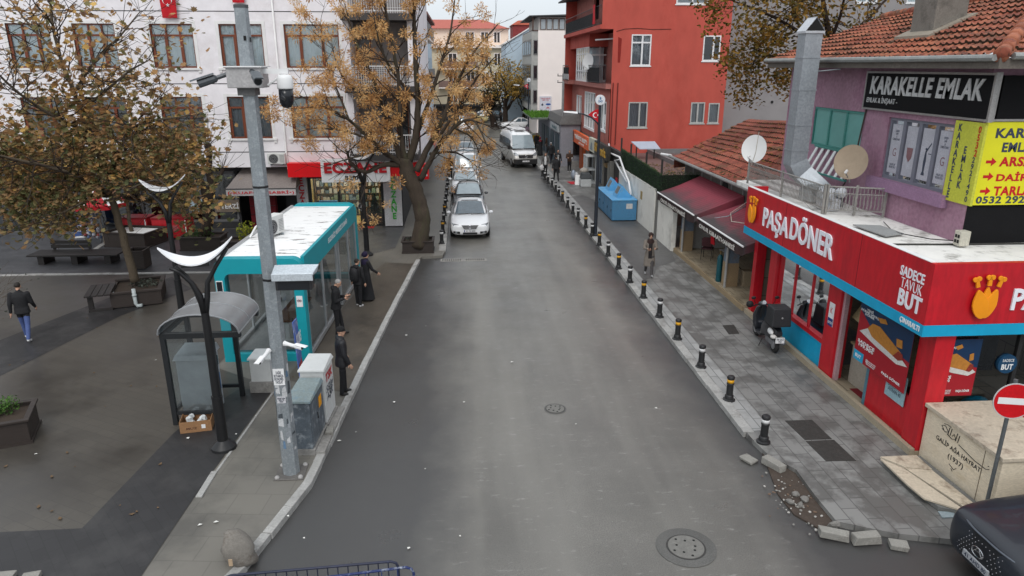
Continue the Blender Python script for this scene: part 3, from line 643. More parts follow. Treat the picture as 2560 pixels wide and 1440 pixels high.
b=B();b.box(-CW/2+.1,CW/2-.1,.3,CL_-.3,.0,.05);b.build('floor',M('cabin_floor',(.42,.43,.43),.4,var=.15),cb,local=True)
b=B();b.box(-CW/2+.12,CW/2-.12,.31,CL_-.31,CHh-.42,CHh-.3);b.build('ceiling',M('cabin_ceiling',(.5,.5,.5),.6),cb,local=True)
b=B();b.box(-CW/2+.12,-CW/2+.9,5.0,6.4,.05,1.9);b.build('partition',M('cabin_grey',(.36,.37,.37),.5),cb,local=True)
b=B();b.box(-CW/2+.03,-CW/2+.2,-.02,.0,1.93,2.28);sn=b.build('card_reader',white,cb,local=True)
b=B();b.box(-CW/2+.045,-CW/2+.185,-.026,-.02,1.95,2.26);b.build('screen',M('screen_black',(.012,.014,.018),.2),sn,local=True)
b=B();b.box(CW/2-.21,CW/2-.05,-.012,.0,1.55,1.85);sn=b.build('notice',white,cb,local=True)
text('X',sn,rm@V((CW/2-.13,-.013,1.72)),rm.to_3x3()@V((1,0,0)),UP,.07,.09,MATS['letter_red'],.002)
text('BEBEK',sn,rm@V((CW/2-.13,-.013,1.72)),rm.to_3x3()@V((1,0,0)),UP,.13,.04,MATS['ink_dark'],.003,bold=.03)
bt=thing('bench_table','brown topped table bench on a white leg inside the teal cabin','table',(rm@V((.25,1.9,.16))),-ang)
b=B();b.box(-.28,.28,-1.0,1.1,.62,.68);b.build('top',M('bench_wood',(.18,.085,.045),.5,var=.3,scale=5),bt,local=True,bevel=.01)
b=B()
for y in (-.75,.85):b.box(-.05,.05,y-.03,y+.03,0,.62);b.box(-.2,.2,y-.05,y+.05,0,.03)
b.build('leg',white,bt,local=True)
p=rm@V((-.55,5.3,CHh-.09));acunit((p.x,p.y-2.4,p.z+.01),'white air conditioner unit standing on the flat roof of the teal cabin',R(68),.85,.62,.33)
b=B();b.tube([rm@V((-1.0,2.6,CHh-.05)),rm@V((-.9,2.9,CHh+.2)),rm@V((-.75,3.0,CHh+.3))],.03,8);tag(b.build('pipe',white),'short white pipe bent behind the roof air conditioner','pipe')
# ================================================================ camera pole
pl=thing('camera_pole','tall octagonal galvanised pole covered with torn stickers at its foot','pole',(-3.46,12.25,.11))
b=B();b.lathe([(.165,0),(.112,8.5)],n=8);b.v=[(x,y,z) for x,y,z in b.v];b.build('shaft',galv,pl,local=True)
b=B();b.lathe([(.118,8.47),(.118,8.52),(.001,8.53)],n=8);b.build('cap',M('cap_dark',(.08,.085,.09),.6),pl,local=True)
b=B();b.box(.02,.06,-.112,-.10,7.98,8.05);b.box(.105,.113,-.05,-.02,7.96,8.03);b.build('hole',MATS['hole_black'],pl,local=True)
b=B();b.box(-.28,.28,-.28,.28,0,.025);bp=b.build('base_plate',M('base_steel',(.16,.15,.14),.6,.4,var=.3),pl,local=True,bevel=.01)
b=B()
for x in (-.22,.22):
    for y in (-.22,.22):b.ell((x,y,.03),(.05,.05,.05),10,6)
b.build('bolt_cap',M('bolt_pale',(.35,.34,.33),.5),bp,local=True)
b=B();b.lathe([(.147,3.95),(.15,3.96),(.15,3.98),(.147,3.99)],n=8);b.lathe([(.13,5.6),(.136,5.61),(.136,5.63),(.13,5.64)],n=8);b.build('strap',black,pl,local=True)
# stickers
def pr_at(z):return .165-(.165-.112)*z/8.5
b=B();rr=random.Random(8)
for i in range(46):
    z=rr.uniform(.5,2.2);k=rr.choice([4,5,6,7,6,5]);a0=2*math.pi*k/8;a1=2*math.pi*(k+1)/8;r=pr_at(z)+.0035
    p0=V((r*math.cos(a0),r*math.sin(a0),z));p1=V((r*math.cos(a1),r*math.sin(a1),z));f0=rr.uniform(0,.5);f1=rr.uniform(.55,1);h=rr.uniform(.04,.2)
    q=[p0.lerp(p1,f0),p0.lerp(p1,f1),p0.lerp(p1,f1-rr.uniform(0,.15))+V((0,0,h)),p0.lerp(p1,f0+rr.uniform(0,.15))+V((0,0,h*rr.uniform(.6,1)))]
    b.k=rr.choice([0,0,1,2,2,3]);b.quad(*q)
b.build('sticker',[M('torn_paper',(.5,.51,.52),.8),M('torn_blue',(.12,.2,.3),.8),M('torn_grey',(.25,.27,.29),.8),M('torn_dark',(.06,.07,.08),.8)],pl,local=True)['kind']='stuff'
c225=2*math.pi*5.5/8
def face_plate(z0,z1,wd,mat,name,txt=None,tm=None,lines=.7):
    # flat sheet on the pole face that looks at the camera
    r=pr_at((z0+z1)/2)*math.cos(math.pi/8)+.008
    b=B();b.box(-wd/2,wd/2,-r-.004,-r,z0,z1)
    o=b.build(name,mat,pl,local=True)
    if txt:text(txt,o,(-3.46,12.25-r-.0045,.11+(z0+z1)/2),UY,UP,wd*.86,(z1-z0)*lines,tm,.002,bold=.03)
    return o
face_plate(1.95,2.28,.2,white,'notice','DAİRE\nBOYAMADA\nEKONOMİK\nTADİLAT',MATS['ink_dark'],.8)
face_plate(1.58,1.72,.16,M('paper_grey',(.5,.5,.52),.8),'notice','KİRALIK DAİRE\n0532 41 90\nSATILIK',MATS['ink_dark'],.75)
# camera head with four cameras
hd=thing('camera_bracket','pale square steel bracket box clamped round the pole under its top','bracket',(-3.5,12.25,7.4))
gl_=M('bracket_grey',(.42,.41,.41),.5,.2)
b=B();b.box(-3.74,-3.2,12.0,12.5,7.36,7.68);b.build('box',gl_,hd,bevel=.012)
b=B();b.box(-3.78,-3.16,11.96,12.54,7.68,7.70);b.build('lid',white,hd)
b=B();b.box(-3.62,-3.34,12.1,12.4,7.24,7.36);b.build('collar',M('collar_dark',(.12,.12,.12),.6),hd)
def bullet(p,d,label,col,L_=.3,r=.062,group='bullet cameras on the pole'):
    t=thing('security_camera',label,'camera',p,0,group);p=V(p);d=V(d).normalized();x=d.orthogonal().normalized()
    x=d.cross(V((0,0,1))).normalized();up=x.cross(d)
    b=B();rings=[]
    for s,k in ((0,.7),(.03,1),(L_,1.05)):
        rings.append([p+d*(s+.1)+(x*math.cos(a*math.pi/5)*r*k+up*math.sin(a*math.pi/5)*r*k*1.05) for a in range(10)])
    b.loft(rings);b.build('housing',col,t,smooth=False)
    b=B();q=p+d*.12;e=p+d*(L_+.2);h=r*1.25;b.hexa([q+x*h+up*h*.85,q-x*h+up*h*.85,e-x*h+up*h*.9,e+x*h+up*h*.9],[q+x*h*.6+up*h*1.15,q-x*h*.6+up*h*1.15,e-x*h*.6+up*h*1.2,e+x*h*.6+up*h*1.2]);b.build('sunshield',col,t)
    b=B();e=p+d*(L_+.101);b.cyl(e,e+d*.004,r*.85,n=12);b.build('lens',MATS['screen_black'],t)
    b=B();b.tube([p-d*.12,p-d*.03,p+d*.1],[.05,.035,.035],8);b.build('arm',col,t)
    return t
cgrey=M('camera_grey',(.075,.085,.095),.4,.2)
bullet((-3.82,12.1,7.55),(-.9,-.35,-.32),'dark grey bullet camera pointing left from the bracket box',cgrey)
bullet((-3.28,11.92,7.58),(.45,-1,-.35),'dark grey bullet camera pointing towards the street from the bracket box',cgrey,.26)
bullet((-3.62,12.02,2.72),(-.25,-1,-.25),'small white camera low on the pole pointing left at the plaza',white,.16,.04)
bullet((-3.2,12.1,2.86),(.95,-.4,-.12),'small white camera low on the pole pointing right at the road',white,.16,.04)
dm=thing('dome_camera','white and black dome camera hanging from a short arm right of the pole','camera',(-2.86,12.2,7.2))
b=B();b.box(-3.2,-2.8,12.17,12.24,7.58,7.66);b.tube([(-3.15,12.2,7.4),(-3.0,12.2,7.5),(-2.9,12.2,7.58)],.02,6);b.build('arm',white,dm)
b=B();b.lathe([(.03,7.57),(.1,7.56),(.125,7.5),(.13,7.36),(.125,7.34)],(-2.87,12.2,0),20);b.build('housing',white,dm,smooth=True)
b=B();b.lathe([(.115,7.34),(.118,7.22),(.11,7.12),(.07,7.05),(.01,7.03)],(-2.87,12.2,0),20);bl=b.build('ball',MATS['screen_black'],dm,smooth=True)
b=B();b.cyl((-2.89,12.09,7.2),(-2.9,12.075,7.19),.045,n=14);b.build('lens',M('lens_grey',(.06,.06,.065),.2),bl)
# passenger information panel
ip=thing('information_screen','black information screen under a pale steel hood fixed to the pole','screen',(-3.0,12.2,3.6))
b=B();b.hexa([(-3.32,11.82,4.25),(-2.62,11.82,4.25),(-2.6,12.1,4.23),(-3.32,12.1,4.23)],[(-3.32,11.84,4.28),(-2.62,11.84,4.28),(-2.56,12.1,4.37),(-3.32,12.1,4.37)]);b.box(-3.32,-2.62,11.80,11.818,4.16,4.28)
b.build('hood',M('hood_pale',(.55,.60,.64),.45,.3),ip)
b=B();b.box(-3.28,-2.66,11.86,12.06,3.97,4.2);sc_=b.build('casing',M('casing_black',(.02,.02,.022),.5),ip,bevel=.01)
b=B();b.box(-3.24,-2.70,11.854,11.86,3.99,4.18);b.build('screen',MATS['screen_black'],sc_)
# ================================================================ crescent street lamps
def street_lamp(c,label,s=1.,rz=0):
    t=thing('street_lamp',label,'street lamp',c,rz,'crescent street lamps of the plaza')
    b=B();b.lathe([(.26,0),(.25,.06),(.15,.16),(.11,.2),(.105,1.15),(.11,1.15),(.11,1.2),(.085,1.2),(.075,3.0)],n=14);b.build('post',black,t,local=True,smooth=True,auto=35)
    b=B()
    b.tube([(0,0,2.9),(-.05,0,3.35),(-.16,0,3.62),(-.34,0,3.85),(-.5,0,3.95)],[.07,.06,.05,.045,.04],8)
    b.tube([(0,0,2.9),(.08,0,3.3),(.12,0,3.6),(.3,0,3.9),(.55,0,4.25)],[.06,.055,.05,.04,.03],8)
    b.tube([(0,.02,2.95),(-.12,.12,3.4),(-.25,.2,3.7),(-.42,.2,3.92)],[.05,.045,.04,.03],8)
    b.build('fork_arm',black,t,local=True,smooth=True)
    b=B();n=16;up=[];lo=[]
    for i in range(n+1):
        q=i/n*2-1;x=q*.66;zc=4.03+.36*q*q+.06*q;wd=.30*(1-abs(q)**2.2)+.02
        up.append([(x,-wd,zc+.03),(x,wd,zc+.03+.0),(x,wd,zc),(x,-wd,zc)])
    b.loft(up);b.build('crescent_reflector',M('lamp_white',(.85,.86,.88),.4,var=.02),t,local=True,smooth=False)
    b=B();b.box(-.3,.2,-.03,.03,3.93,3.985);b.build('led_strip',M('led_case',(.03,.03,.03),.4),t,local=True)
    return t
p=g(560,1120,.11);street_lamp((p.x,p.y,.11),'black forked street lamp with white crescent, nearest to the camera pole',rz=.25)
p=g(457,788,.11);street_lamp((p.x,p.y,.11),'black forked street lamp with white crescent behind the curved shelter',rz=.1)
p=g(918,638,.11);street_lamp((p.x,p.y,.11),'black forked street lamp half hidden by the tree before the pharmacy',rz=.2)
# ================================================================ small curved shelter with ticket kiosk
sh=thing('shelter','small black framed glass shelter with curved translucent roof','shelter',(-5.7,15.1,.11))
dk=M('shelter_frame',(.016,.018,.02),.45)
X0,X1,Y0,Y1=-6.5,-4.82,14.4,15.75;XR=-5.45
for q in ((X0,X1,Y0-.05,Y0+.05,2.16,2.28),(X0,X1,Y1-.05,Y1+.05,2.16,2.26),(X0,X0+.08,Y0+.05,Y1-.05,2.17,2.26),(X0,XR,Y0-.03,Y0+.03,.35,.43),(X0,X0+.06,Y0+.03,Y1-.03,.35,.43),(X0,XR,Y1-.03,Y1+.03,.35,.43)):
    b=B();b.box(*q);b.build('beam',dk,sh)
for x,y in ((X0+.05,Y0),(XR,Y0),(X0+.05,Y1),(XR+.05,Y1)):
    b=B();b.box(x-.05,x+.05,y-.048,y+.048,.11,2.16);b.build('leg',dk,sh)
b=B();n=14;r0=[];
arc=[((X0+X1)/2-math.cos(math.pi*i/n)*(X1-X0)/2,2.28+.42*math.sin(math.pi*i/n)) for i in range(n+1)]
b.loft([[(x,Y0-.1,z) for x,z in arc],[(x,Y1+.1,z) for x,z in arc]],cap=False,closed=False);b.loft([[(x,Y0-.1,z+.015) for x,z in arc],[(x,Y1+.1,z+.015) for x,z in arc]],cap=False,closed=False)
b.build('roof_sheet',M('smoky_roof',(.20,.205,.21),.25,var=.1,spec=.6),sh,smooth=True)
b=B();b.tube([(x,Y0-.1,z+.01) for x,z in arc],.018,6);b.tube([(x,Y1+.1,z+.01) for x,z in arc],.018,6);b.tube([(x,(Y0+Y1)/2,z+.018) for x,z in arc],.012,6);b.tube([(X1,Y0-.1,2.28),(X1,Y1+.1,2.28)],.02,6);b.tube([(X0,Y0-.1,2.28),(X0,Y1+.1,2.28)],.02,6);b.build('roof_trim',M('trim_grey',(.3,.31,.32),.4,.4),sh)
gs=glass('shelter_glass',(.86,.9,.9),.8)
b=B();b.quad((X0+.05,Y0+.05,.43),(X0+.05,Y1-.05,.43),(X0+.05,Y1-.05,2.16),(X0+.05,Y0+.05,2.16));b.build('glass_panel',gs,sh)
b=B();b.quad((X0+.1,Y0,.43),(XR-.05,Y0,.43),(XR-.05,Y0,2.16),(X0+.1,Y0,2.16));b.build('glass_panel',gs,sh)
b=B();b.quad(*[(x,Y0,z-.01) for x,z in arc]);b.build('gable_glass',gs,sh)
kp=M('kiosk_grey',(.38,.41,.43),.5,var=.1,dirt=(.2,.21,.22),damt=.3)
kk=thing('ticket_kiosk','grey steel ticket machine standing inside the curved shelter','ticket machine',(-6.15,15.1,.11))
b=B();b.box(-6.42,-5.72,14.75,15.4,.11,1.5);b.build('cabinet',kp,kk,bevel=.015)
b=B();b.hexa([(-6.46,14.7,1.5),(-5.68,14.7,1.5),(-5.68,15.45,1.5),(-6.46,15.45,1.5)],[(-6.42,14.75,1.6),(-5.72,14.75,1.6),(-5.72,15.4,1.66),(-6.42,15.4,1.66)]);b.build('lid',kp,kk)
b=B();b.box(-5.72,-5.70,14.85,15.3,1.15,1.38);b.build('screen',MATS['screen_black'],kk)
b=B();b.box(-5.72,-5.705,14.85,15.3,.55,.95);lb=b.build('sticker',M('sticker_blue',S(50,120,180,.8),.5),kk)
b=B();b.box(-5.704,-5.70,14.9,15.25,.66,.86);b.build('paper',white,lb)
cbx=thing('cardboard_box','open brown cardboard box of white plastic waste under the shelter','box',(-5.97,14.28,.12))
p0=g(490,1078,.12)
cm=M('cardboard',(.30,.16,.075),.85,var=.15)
cx,cy=p0.x-.02,p0.y+.18
cbx.location=(cx,cy,.115);cbx.rotation_euler=(0,0,.18)
b=B();b.box(-.32,.32,-.22,.22,0,.012);b.box(-.32,-.308,-.22,.22,.012,.26);b.box(.308,.32,-.22,.22,.012,.26);b.box(-.308,.308,-.22,-.208,.012,.26);b.box(-.308,.308,.208,.22,.012,.26)
bx=b.build('carton',cm,cbx,local=True)
b=B();b.box(.12,.2,-.224,-.22,.08,.17);b.build('paper_label',white,bx,local=True)
text('MUZ',bx,cbx.matrix_world@V((0,0,0)) if False else rootmat(cbx)@V((-.08,-.2205,.1)),rootmat(cbx).to_3x3()@V((1,0,0)),UP,.22,.05,M('print_brown',(.08,.03,.02),.8),.001,bold=.02)
b=B();rr=random.Random(1)
for i in range(9):
    b.ell((rr.uniform(-.2,.18),rr.uniform(-.12,.12),.12+rr.uniform(0,.13)),(rr.uniform(.05,.1),rr.uniform(.04,.09),rr.uniform(.04,.08)),8,6,Euler((i,i*2,i)).to_matrix())
b.v=[(x+rr.uniform(-.015,.015),y+rr.uniform(-.015,.015),z+rr.uniform(-.015,.015)) for x,y,z in b.v]
tag(b.build('plastic_waste',M('white_plastic',(.6,.62,.62),.35),None),'x','x')
o=bpy.data.objects['plastic_waste'];o.location=rootmat(cbx)@V((0,0,.06));tag(o,'crumpled white plastic waste lying in the brown cardboard box','waste')
# ================================================================ utility cabinets
def cabinet(c,w,d,h,label,mat,lidmat,rz=0,plinth=.12):
    t=thing('utility_cabinet',label,'cabinet',c,rz,'street utility cabinets')
    b=B();b.box(-w/2-.04,w/2+.04,-d/2-.04,d/2+.04,-.02,plinth);b.build('plinth',conc,t,local=True)
    b=B();b.box(-w/2,w/2,-d/2,d/2,plinth,h);bd=b.build('body',mat,t,local=True,bevel=.012)
    b=B();b.hexa([(-w/2-.04,-d/2-.04,h),(w/2+.04,-d/2-.04,h),(w/2+.04,d/2+.04,h),(-w/2-.04,d/2+.04,h)],[(-w/2-.03,-d/2-.03,h+.05),(w/2+.03,-d/2-.03,h+.05),(w/2+.0,d/2,h+.1),(-w/2,d/2,h+.1)]);b.build('lid',lidmat,t,local=True,bevel=.01)
    b=B();x=w/2+.003
    b.box(x-.002,x+.012,-d/2+.04,-.012,plinth+.05,h-.05);b.box(x-.002,x+.012,.012,d/2-.04,plinth+.05,h-.05);b.build('door',mat,t,local=True)
    b=B();b.box(x+.012,x+.03,-.04,-.02,h*.5,h*.62);b.build('handle',black,t,local=True)
    return t
cw=M('cabinet_white',(.56,.57,.56),.5,var=.08,dirt=(.3,.3,.29),damt=.25,dscale=3)
cgn=M('cabinet_green',(.22,.27,.27),.5,var=.2,dirt=(.12,.22,.30),damt=.5,dscale=5)
cgr=M('cabinet_grey',(.10,.12,.14),.5,var=.4,scale=5,dirt=(.4,.43,.45),damt=.45,dscale=4)
cabinet((-4.95,16.15,.11),.5,.5,.85,'small white cabinet on a concrete foot beside the curved shelter',cw,cw,-.05,.28)
t=cabinet((-3.36,13.42,.11),.46,1.0,1.16,'grey street cabinet with stained greenish top and torn stickers behind the pole',cgr,cgn,-.06)
b=B();b.box(.25,.256,.1,.3,.75,.99);b.v=[(x,y,z) for x,y,z in b.v];b.build('warning_sticker',M('sticker_yellow',S(235,160,20),.6),t,local=True)
t2=cabinet((-3.3,14.42,.11),.5,.78,1.34,'white street cabinet with graffiti and a red sticker on its door',cw,cw,-.06)
rm2=rootmat(t2);text('SEVgi\nAŞK',t2,rm2@V((.272,-.02,.75)),rm2.to_3x3()@V((0,1,0)),UP,.6,.38,MATS['ink_dark'],.002,name='graffiti',shear=.3)
text('TSK',t2,rm2@V((.272,.0,1.12)),rm2.to_3x3()@V((0,1,0)),UP,.55,.2,MATS['letter_red'],.002,name='sticker',bold=.04,shear=.2)
b=B();b.prism([(-3.5,12.9),(-2.93,12.9),(-2.84,14.9),(-3.4,14.9)],.1,.17);tag(b.build('footing',conc),'mossy concrete footing slab under the two street cabinets','footing')
stone('pale brick lying at the foot of the white graffiti cabinet',(-2.97,13.72,.2),(.09,.16,.05),.1)
# rolled banner with blue and red print behind the pole
bn=thing('banner','narrow upright blue and red printed banner leaning behind the pole','banner',(-3.62,14.6,.12))
b=B();b.hexa([(-4.0,16.1,.3),(-3.95,15.5,.3),(-3.93,15.5,.3),(-3.98,16.1,.3)],[(-4.05,16.1,1.95),(-4.0,15.5,2.05),(-3.98,15.5,2.05),(-4.03,16.1,1.95)]);bs_=b.build('sheet',M('banner_blue',S(90,120,200,.8),.5,var=.4,scale=3,dirt=(.6,.6,.65),damt=.5,dscale=4),bn)
b=B();b.hexa([(-3.97,16.0,.5),(-3.93,15.55,.5),(-3.925,15.55,.5),(-3.965,16.0,.5)],[(-3.985,16.0,.95),(-3.945,15.55,.95),(-3.94,15.55,.95),(-3.98,16.0,.95)]);b.build('picture',M('banner_red',S(200,70,60,.8),.6,var=.5,scale=12),bs_)
text('KURS',bs_,(-3.955,15.8,1.55),(0,1,.0),(-.03,0,1),.45,.28,white,.003,bold=.03,shear=.1)
b=B();b.tube([(-4.02,15.8,.12),(-4.06,15.8,2.05)],.012,6);b.box(-4.12,-3.9,15.5,16.1,.112,.14);b.build('stand',black,bn)
# ================================================================ planters, bench, bin, boulder, barrier
pw=M('dark_planter',(.035,.026,.022),.6,var=.3,scale=4,stretch=(1,1,6),bump=.3)
soil=M('soil',(.05,.035,.025),.95,bump=.6)
def planter(c,w,d,h,label,rz=0,mat=pw,fill=soil,group='dark wooden planters'):
    t=thing('planter',label,'planter',c,rz,group)
    b=B();ww=.05
    b.box(-w/2,w/2,-d/2,-d/2+ww,.05,h);b.box(-w/2,w/2,d/2-ww,d/2,.05,h);b.box(-w/2,-w/2+ww,-d/2+ww,d/2-ww,.05,h);b.box(w/2-ww,w/2,-d/2+ww,d/2-ww,.05,h)
    b.build('box',mat,t,local=True,bevel=.01)
    b=B();e=.05;b.box(-w/2-e,w/2+e,-d/2-e,-d/2+.06,h,h+.05);b.box(-w/2-e,w/2+e,d/2-.06,d/2+e,h,h+.05);b.box(-w/2-e,-w/2+.06,-d/2+.06,d/2-.06,h,h+.05);b.box(w/2-.06,w/2+e,-d/2+.06,d/2-.06,h,h+.05);b.build('rim',mat,t,local=True,bevel=.008)
    b=B();b.box(-w/2-.03,w/2+.03,-d/2-.03,d/2+.03,0,.06);b.build('foot',mat,t,local=True)
    b=B();b.box(-w/2+ww,w/2-ww,-d/2+ww,d/2-ww,.1,h-.05);b.build('soil' if fill is soil else 'stone_fill',fill,t,local=True)
    return t
def leafmass(b,c,r,n,size,rr,flat_=False):
    for i in range(n):
        d=V((rr.gauss(0,1),rr.gauss(0,1),rr.gauss(0,1)));d.normalize();q=rr.random()**.4
        p=V(c)+V((d.x*r[0]*q,d.y*r[1]*q,abs(d.z)*r[2]*q if flat_ else d.z*r[2]*q));s=size*rr.uniform(.6,1.3)
        e=Euler((rr.uniform(-1,1),rr.uniform(-1,1),rr.uniform(0,6.28))).to_matrix()
        b.pk=rr.uniform(.02,1);b.quad(*[p+e@V(k)*s for k in ((-.45,0,0),(0,-.28,.06),(.55,0,0),(0,.28,.06))])
green_l=attrleaf('green_leaf',[(.012,.03,.008),(.03,.07,.015),(.06,.12,.025)])
yell_l=attrleaf('yellow_leaf',[(.12,.16,.01),(.30,.34,.03),(.45,.42,.05)])
pc=gp(55,1095,.11)
planter((-9.9,14.05,.11),1.15,1.0,.52,'dark wooden planter of green bushes at the left edge, nearest the camera',.35)
def bush(c,r,n,size,label,mat=green_l,cat='bush',stem=True):
    t=thing('bush',label,cat,c);b=B();rr=random.Random(int(c[0]*10)+77);leafmass(b,(c[0],c[1],c[2]+r[2]*.7),r,n,size,rr);b.build('foliage',mat,t)
    b=B()
    for k in range(6):b.tube([(c[0],c[1],c[2]-.05),(c[0]+rr.uniform(-1,1)*r[0]*.7,c[1]+rr.uniform(-1,1)*r[1]*.7,c[2]+r[2]*rr.uniform(.5,1.2))],[.015,.005],5)
    b.build('stem',M('twig',(.06,.045,.03),.9),t);return t
bush((-10.2,14.1,.6),(.35,.3,.2),420,.07,'low green bush filling the planter at the left edge')
bush((-9.85,14.3,.62),(.28,.22,.22),300,.06,'brighter green bush at the back of the planter at the left edge',attrleaf('bright_leaf',[(.02,.06,.01),(.06,.14,.02),(.10,.2,.04)]))
planter((-1.95,29.45,.11),1.3,.9,.48,'ribbed dark brown planter holding the big leafless ochre tree',0)
planter((-14.6,31.6,.11),2.0,1.5,.62,'dark planter topped with white pebbles around a thin tree',-.25,pw,M('white_pebbles',(.75,.75,.73),.7,var=.3,scale=14,bump=1,bs=30))
planter((-11.3,30.6,.11),1.7,1.0,.55,'dark planter of low shrubs around the pollarded tree',0)
planter((-9.2,29.6,.11),1.7,.9,.55,'dark planter of yellow green shrub behind the teal cabin',-.1)
bush((-11.5,30.5,.62),(.75,.4,.28),500,.08,'low dark green shrub in the planter at the foot of the pollarded tree')
bush((-9.1,29.6,.65),(.5,.35,.5),420,.11,'bright yellow green shrub behind the roof corner of the teal cabin',yell_l)
bush((-8.5,29.7,.65),(.4,.3,.35),300,.09,'dark green shrub right of the yellow one behind the teal cabin')
# platform bench with backrest
bw=M('bench_dark_wood',(.022,.019,.018),.5,var=.3,scale=4,stretch=(6,1,1))
bc=g(200,655,.11)
bn=thing('bench','long low dark wooden platform bench with a short backrest','bench',(bc.x,bc.y,.11),-.02)
b=B()
for k in range(5):b.box(-1.75,1.75,-.5+k*.2,-.32+k*.2,.36,.42)
b.build('seat',bw,bn,local=True)
b=B()
for k in range(2):b.box(-1.25,.35,.38,.42,.5+k*.17,.64+k*.17)
b.box(-1.2,-1.1,.42,.46,.42,.82);b.box(.2,.3,.42,.46,.42,.82);b.build('backrest',bw,bn,local=True)
for x in (-1.3,.0,1.3):
    b=B();b.box(x-.12,x+.12,-.38,.38,0,.36);b.build('leg',bw,bn,local=True)
tb=g(345,672,.11)
t=thing('litter_bin','open square dark wooden litter bin behind the leaning tree','bin',(tb.x,tb.y+.2,.11))
b=B();w=.33;b.box(-w,w,-w,-w+.04,.03,.72);b.box(-w,w,w-.04,w,.03,.72);b.box(-w,-w+.04,-w+.04,w-.04,.03,.72);b.box(w-.04,w,-w+.04,w-.04,.03,.72);b.build('body',pw,t,local=True)
b=B();b.box(-w+.04,w-.04,-w+.04,w-.04,.03,.2);b.build('liner',MATS['hole_black'],t,local=True)
b=B();b.box(-w-.02,w+.02,-w-.02,-w+.03,.72,.75);b.box(-w-.02,w+.02,w-.03,w+.02,.72,.75);b.box(-w-.02,-w+.03,-w+.03,w-.03,.72,.75);b.box(w-.03,w+.02,-w+.03,w-.03,.72,.75);b.build('rim',pw,t,local=True)
# bench planter of the plane tree
tp=g(338,738,.4)
bpn=thing('bench_planter','dark planter with attached bench around the leaning plane tree','planter',(-11.05,23.5,.11),.30)
b=B();w,d,h=.75,.85,.5
b.box(-w,w,-d,-d+.06,.04,h);b.box(-w,w,d-.06,d,.04,h);b.box(-w,-w+.06,-d+.06,d-.06,.04,h);b.box(w-.06,w,-d+.06,d-.06,.04,h);b.box(-w-.04,w+.04,-d-.04,-d+.1,h,h+.05);b.box(-w-.04,w+.04,d-.1,d+.04,h,h+.05);b.box(w-.1,w+.04,-d+.1,d-.1,h,h+.05);b.build('box',pw,bpn,local=True)
b=B();b.box(-w+.06,w-.06,-d+.06,d-.06,.1,.44);b.build('soil',soil,bpn,local=True)
b=B()
for k in range(4):b.box(-1.45+k*.19,-1.28+k*.19,-1.0,.35,.52,.57)
b.build('bench_seat',bw,bpn,local=True)
b=B();b.box(-1.4,-1.25,-.85,-.75,0,.52);b.box(-1.4,-.7,-.95,-.85,.0,.08);b.build('bench_leg',bw,bpn,local=True)
for i,q in enumerate([(345,768),(290,765)]):
    p=g(*q,.12);b=B();b.tube([(p.x+.15,p.y-.02,.19),(p.x,p.y,.17),(p.x-.05,p.y,.25),(p.x-.06,p.y+.02,.75 if i==0 else .6)],.06,9);b.tube([(p.x-.055,p.y+.01,.5),(p.x-.056,p.y+.01,.56)],.075,9)
    tag(b.build('drain_pipe',M('pipe_white',(.42,.46,.46),.5),smooth=True),['pale plastic drain pipe with an elbow in front of the bench planter','pale plastic drain pipe in shadow under the bench of the planter'][i],'pipe','drain pipes by the bench planter')
bush((-10.9,23.7,.55),(.55,.45,.12),260,.09,'sparse grey green ground plants at the foot of the leaning tree',attrleaf('grey_leaf',[(.02,.025,.02),(.05,.06,.045),(.10,.11,.09)]))
bush((-1.95,29.45,.58),(.55,.33,.1),380,.07,'low dry weeds at the foot of the big ochre tree',MATS['grey_leaf'])
# boulder
bc=g(600,1398,.12);b=B();b.ell((0,0,.2),(.27,.25,.33),18,12)
b.v=[(x*(1+.55*noise.noise(V((x*4,y*4,z*4+5))))-.25*(z-.2),y*(1+.3*noise.noise(V((x*3+9,y*3,z*3)))),max(-.02,z*(1+.25*noise.noise(V((x*4,y*4+7,z*4)))))) for x,y,z in b.v];b.v=[(x+bc.x,y+bc.y+.05,z+.1) for x,y,z in b.v]
bo=tag(b.build('boulder',M('boulder_stone',(.19,.175,.155),.9,var=.35,scale=4,bump=.8,bs=30,dirt=(.09,.07,.055),damt=.5,dscale=4),smooth=True),'rounded grey brown boulder on the kerb above the blue barrier','boulder')
b=B();p=gp(582,1402,.28);b.box(p[0]-.03,p[0]+.03,p[1]-.10,p[1]-.09,.26,.38);tag(b.build('reflector',M('reflector_tan',(.45,.33,.22),.4)),'small tan reflector plate fixed on the boulder face','reflector')
# crowd barriers
bb=M('barrier_blue',S(30,50,110,.7),.5,var=.4,scale=8,dirt=(.35,.38,.42),damt=.5,dscale=12)
bdk=M('barrier_dark',(.02,.024,.05),.5,var=.4)
def barrier(x0,x1,y,dy,h,mat,label,n):
    t=thing('crowd_barrier',label,'barrier',(x0,y,0),0,'blue crowd barriers')
    b=B();r=.019;f=lambda q:y+dy*(q-x0)/(x1-x0)
    b.tube([(x0,f(x0),.12),(x0,f(x0),h-.1),(x0+.03,f(x0),h-.03),(x0+.1,f(x0),h),(x1-.1,f(x1),h),(x1-.03,f(x1),h-.03),(x1,f(x1),h-.1),(x1,f(x1),.12)],r,8);b.tube([(x0,f(x0),.25),(x1,f(x1),.25)],r,8);b.build('frame',mat,t,smooth=True)
    b=B()
    for k in range(1,n):
        x=x0+(x1-x0)*k/n;b.tube([(x,f(x),.25),(x,f(x),h)],.009,6)
    b.build('bars',mat,t)
    for x in (x0+.25,x1-.25):
        b=B();b.tube([(x,f(x)-.28,.01),(x,f(x),.12),(x,f(x)+.28,.01)],.017,6);b.tube([(x,f(x),.1),(x,f(x),.26)],.017,6);b.build('foot',mat,t)
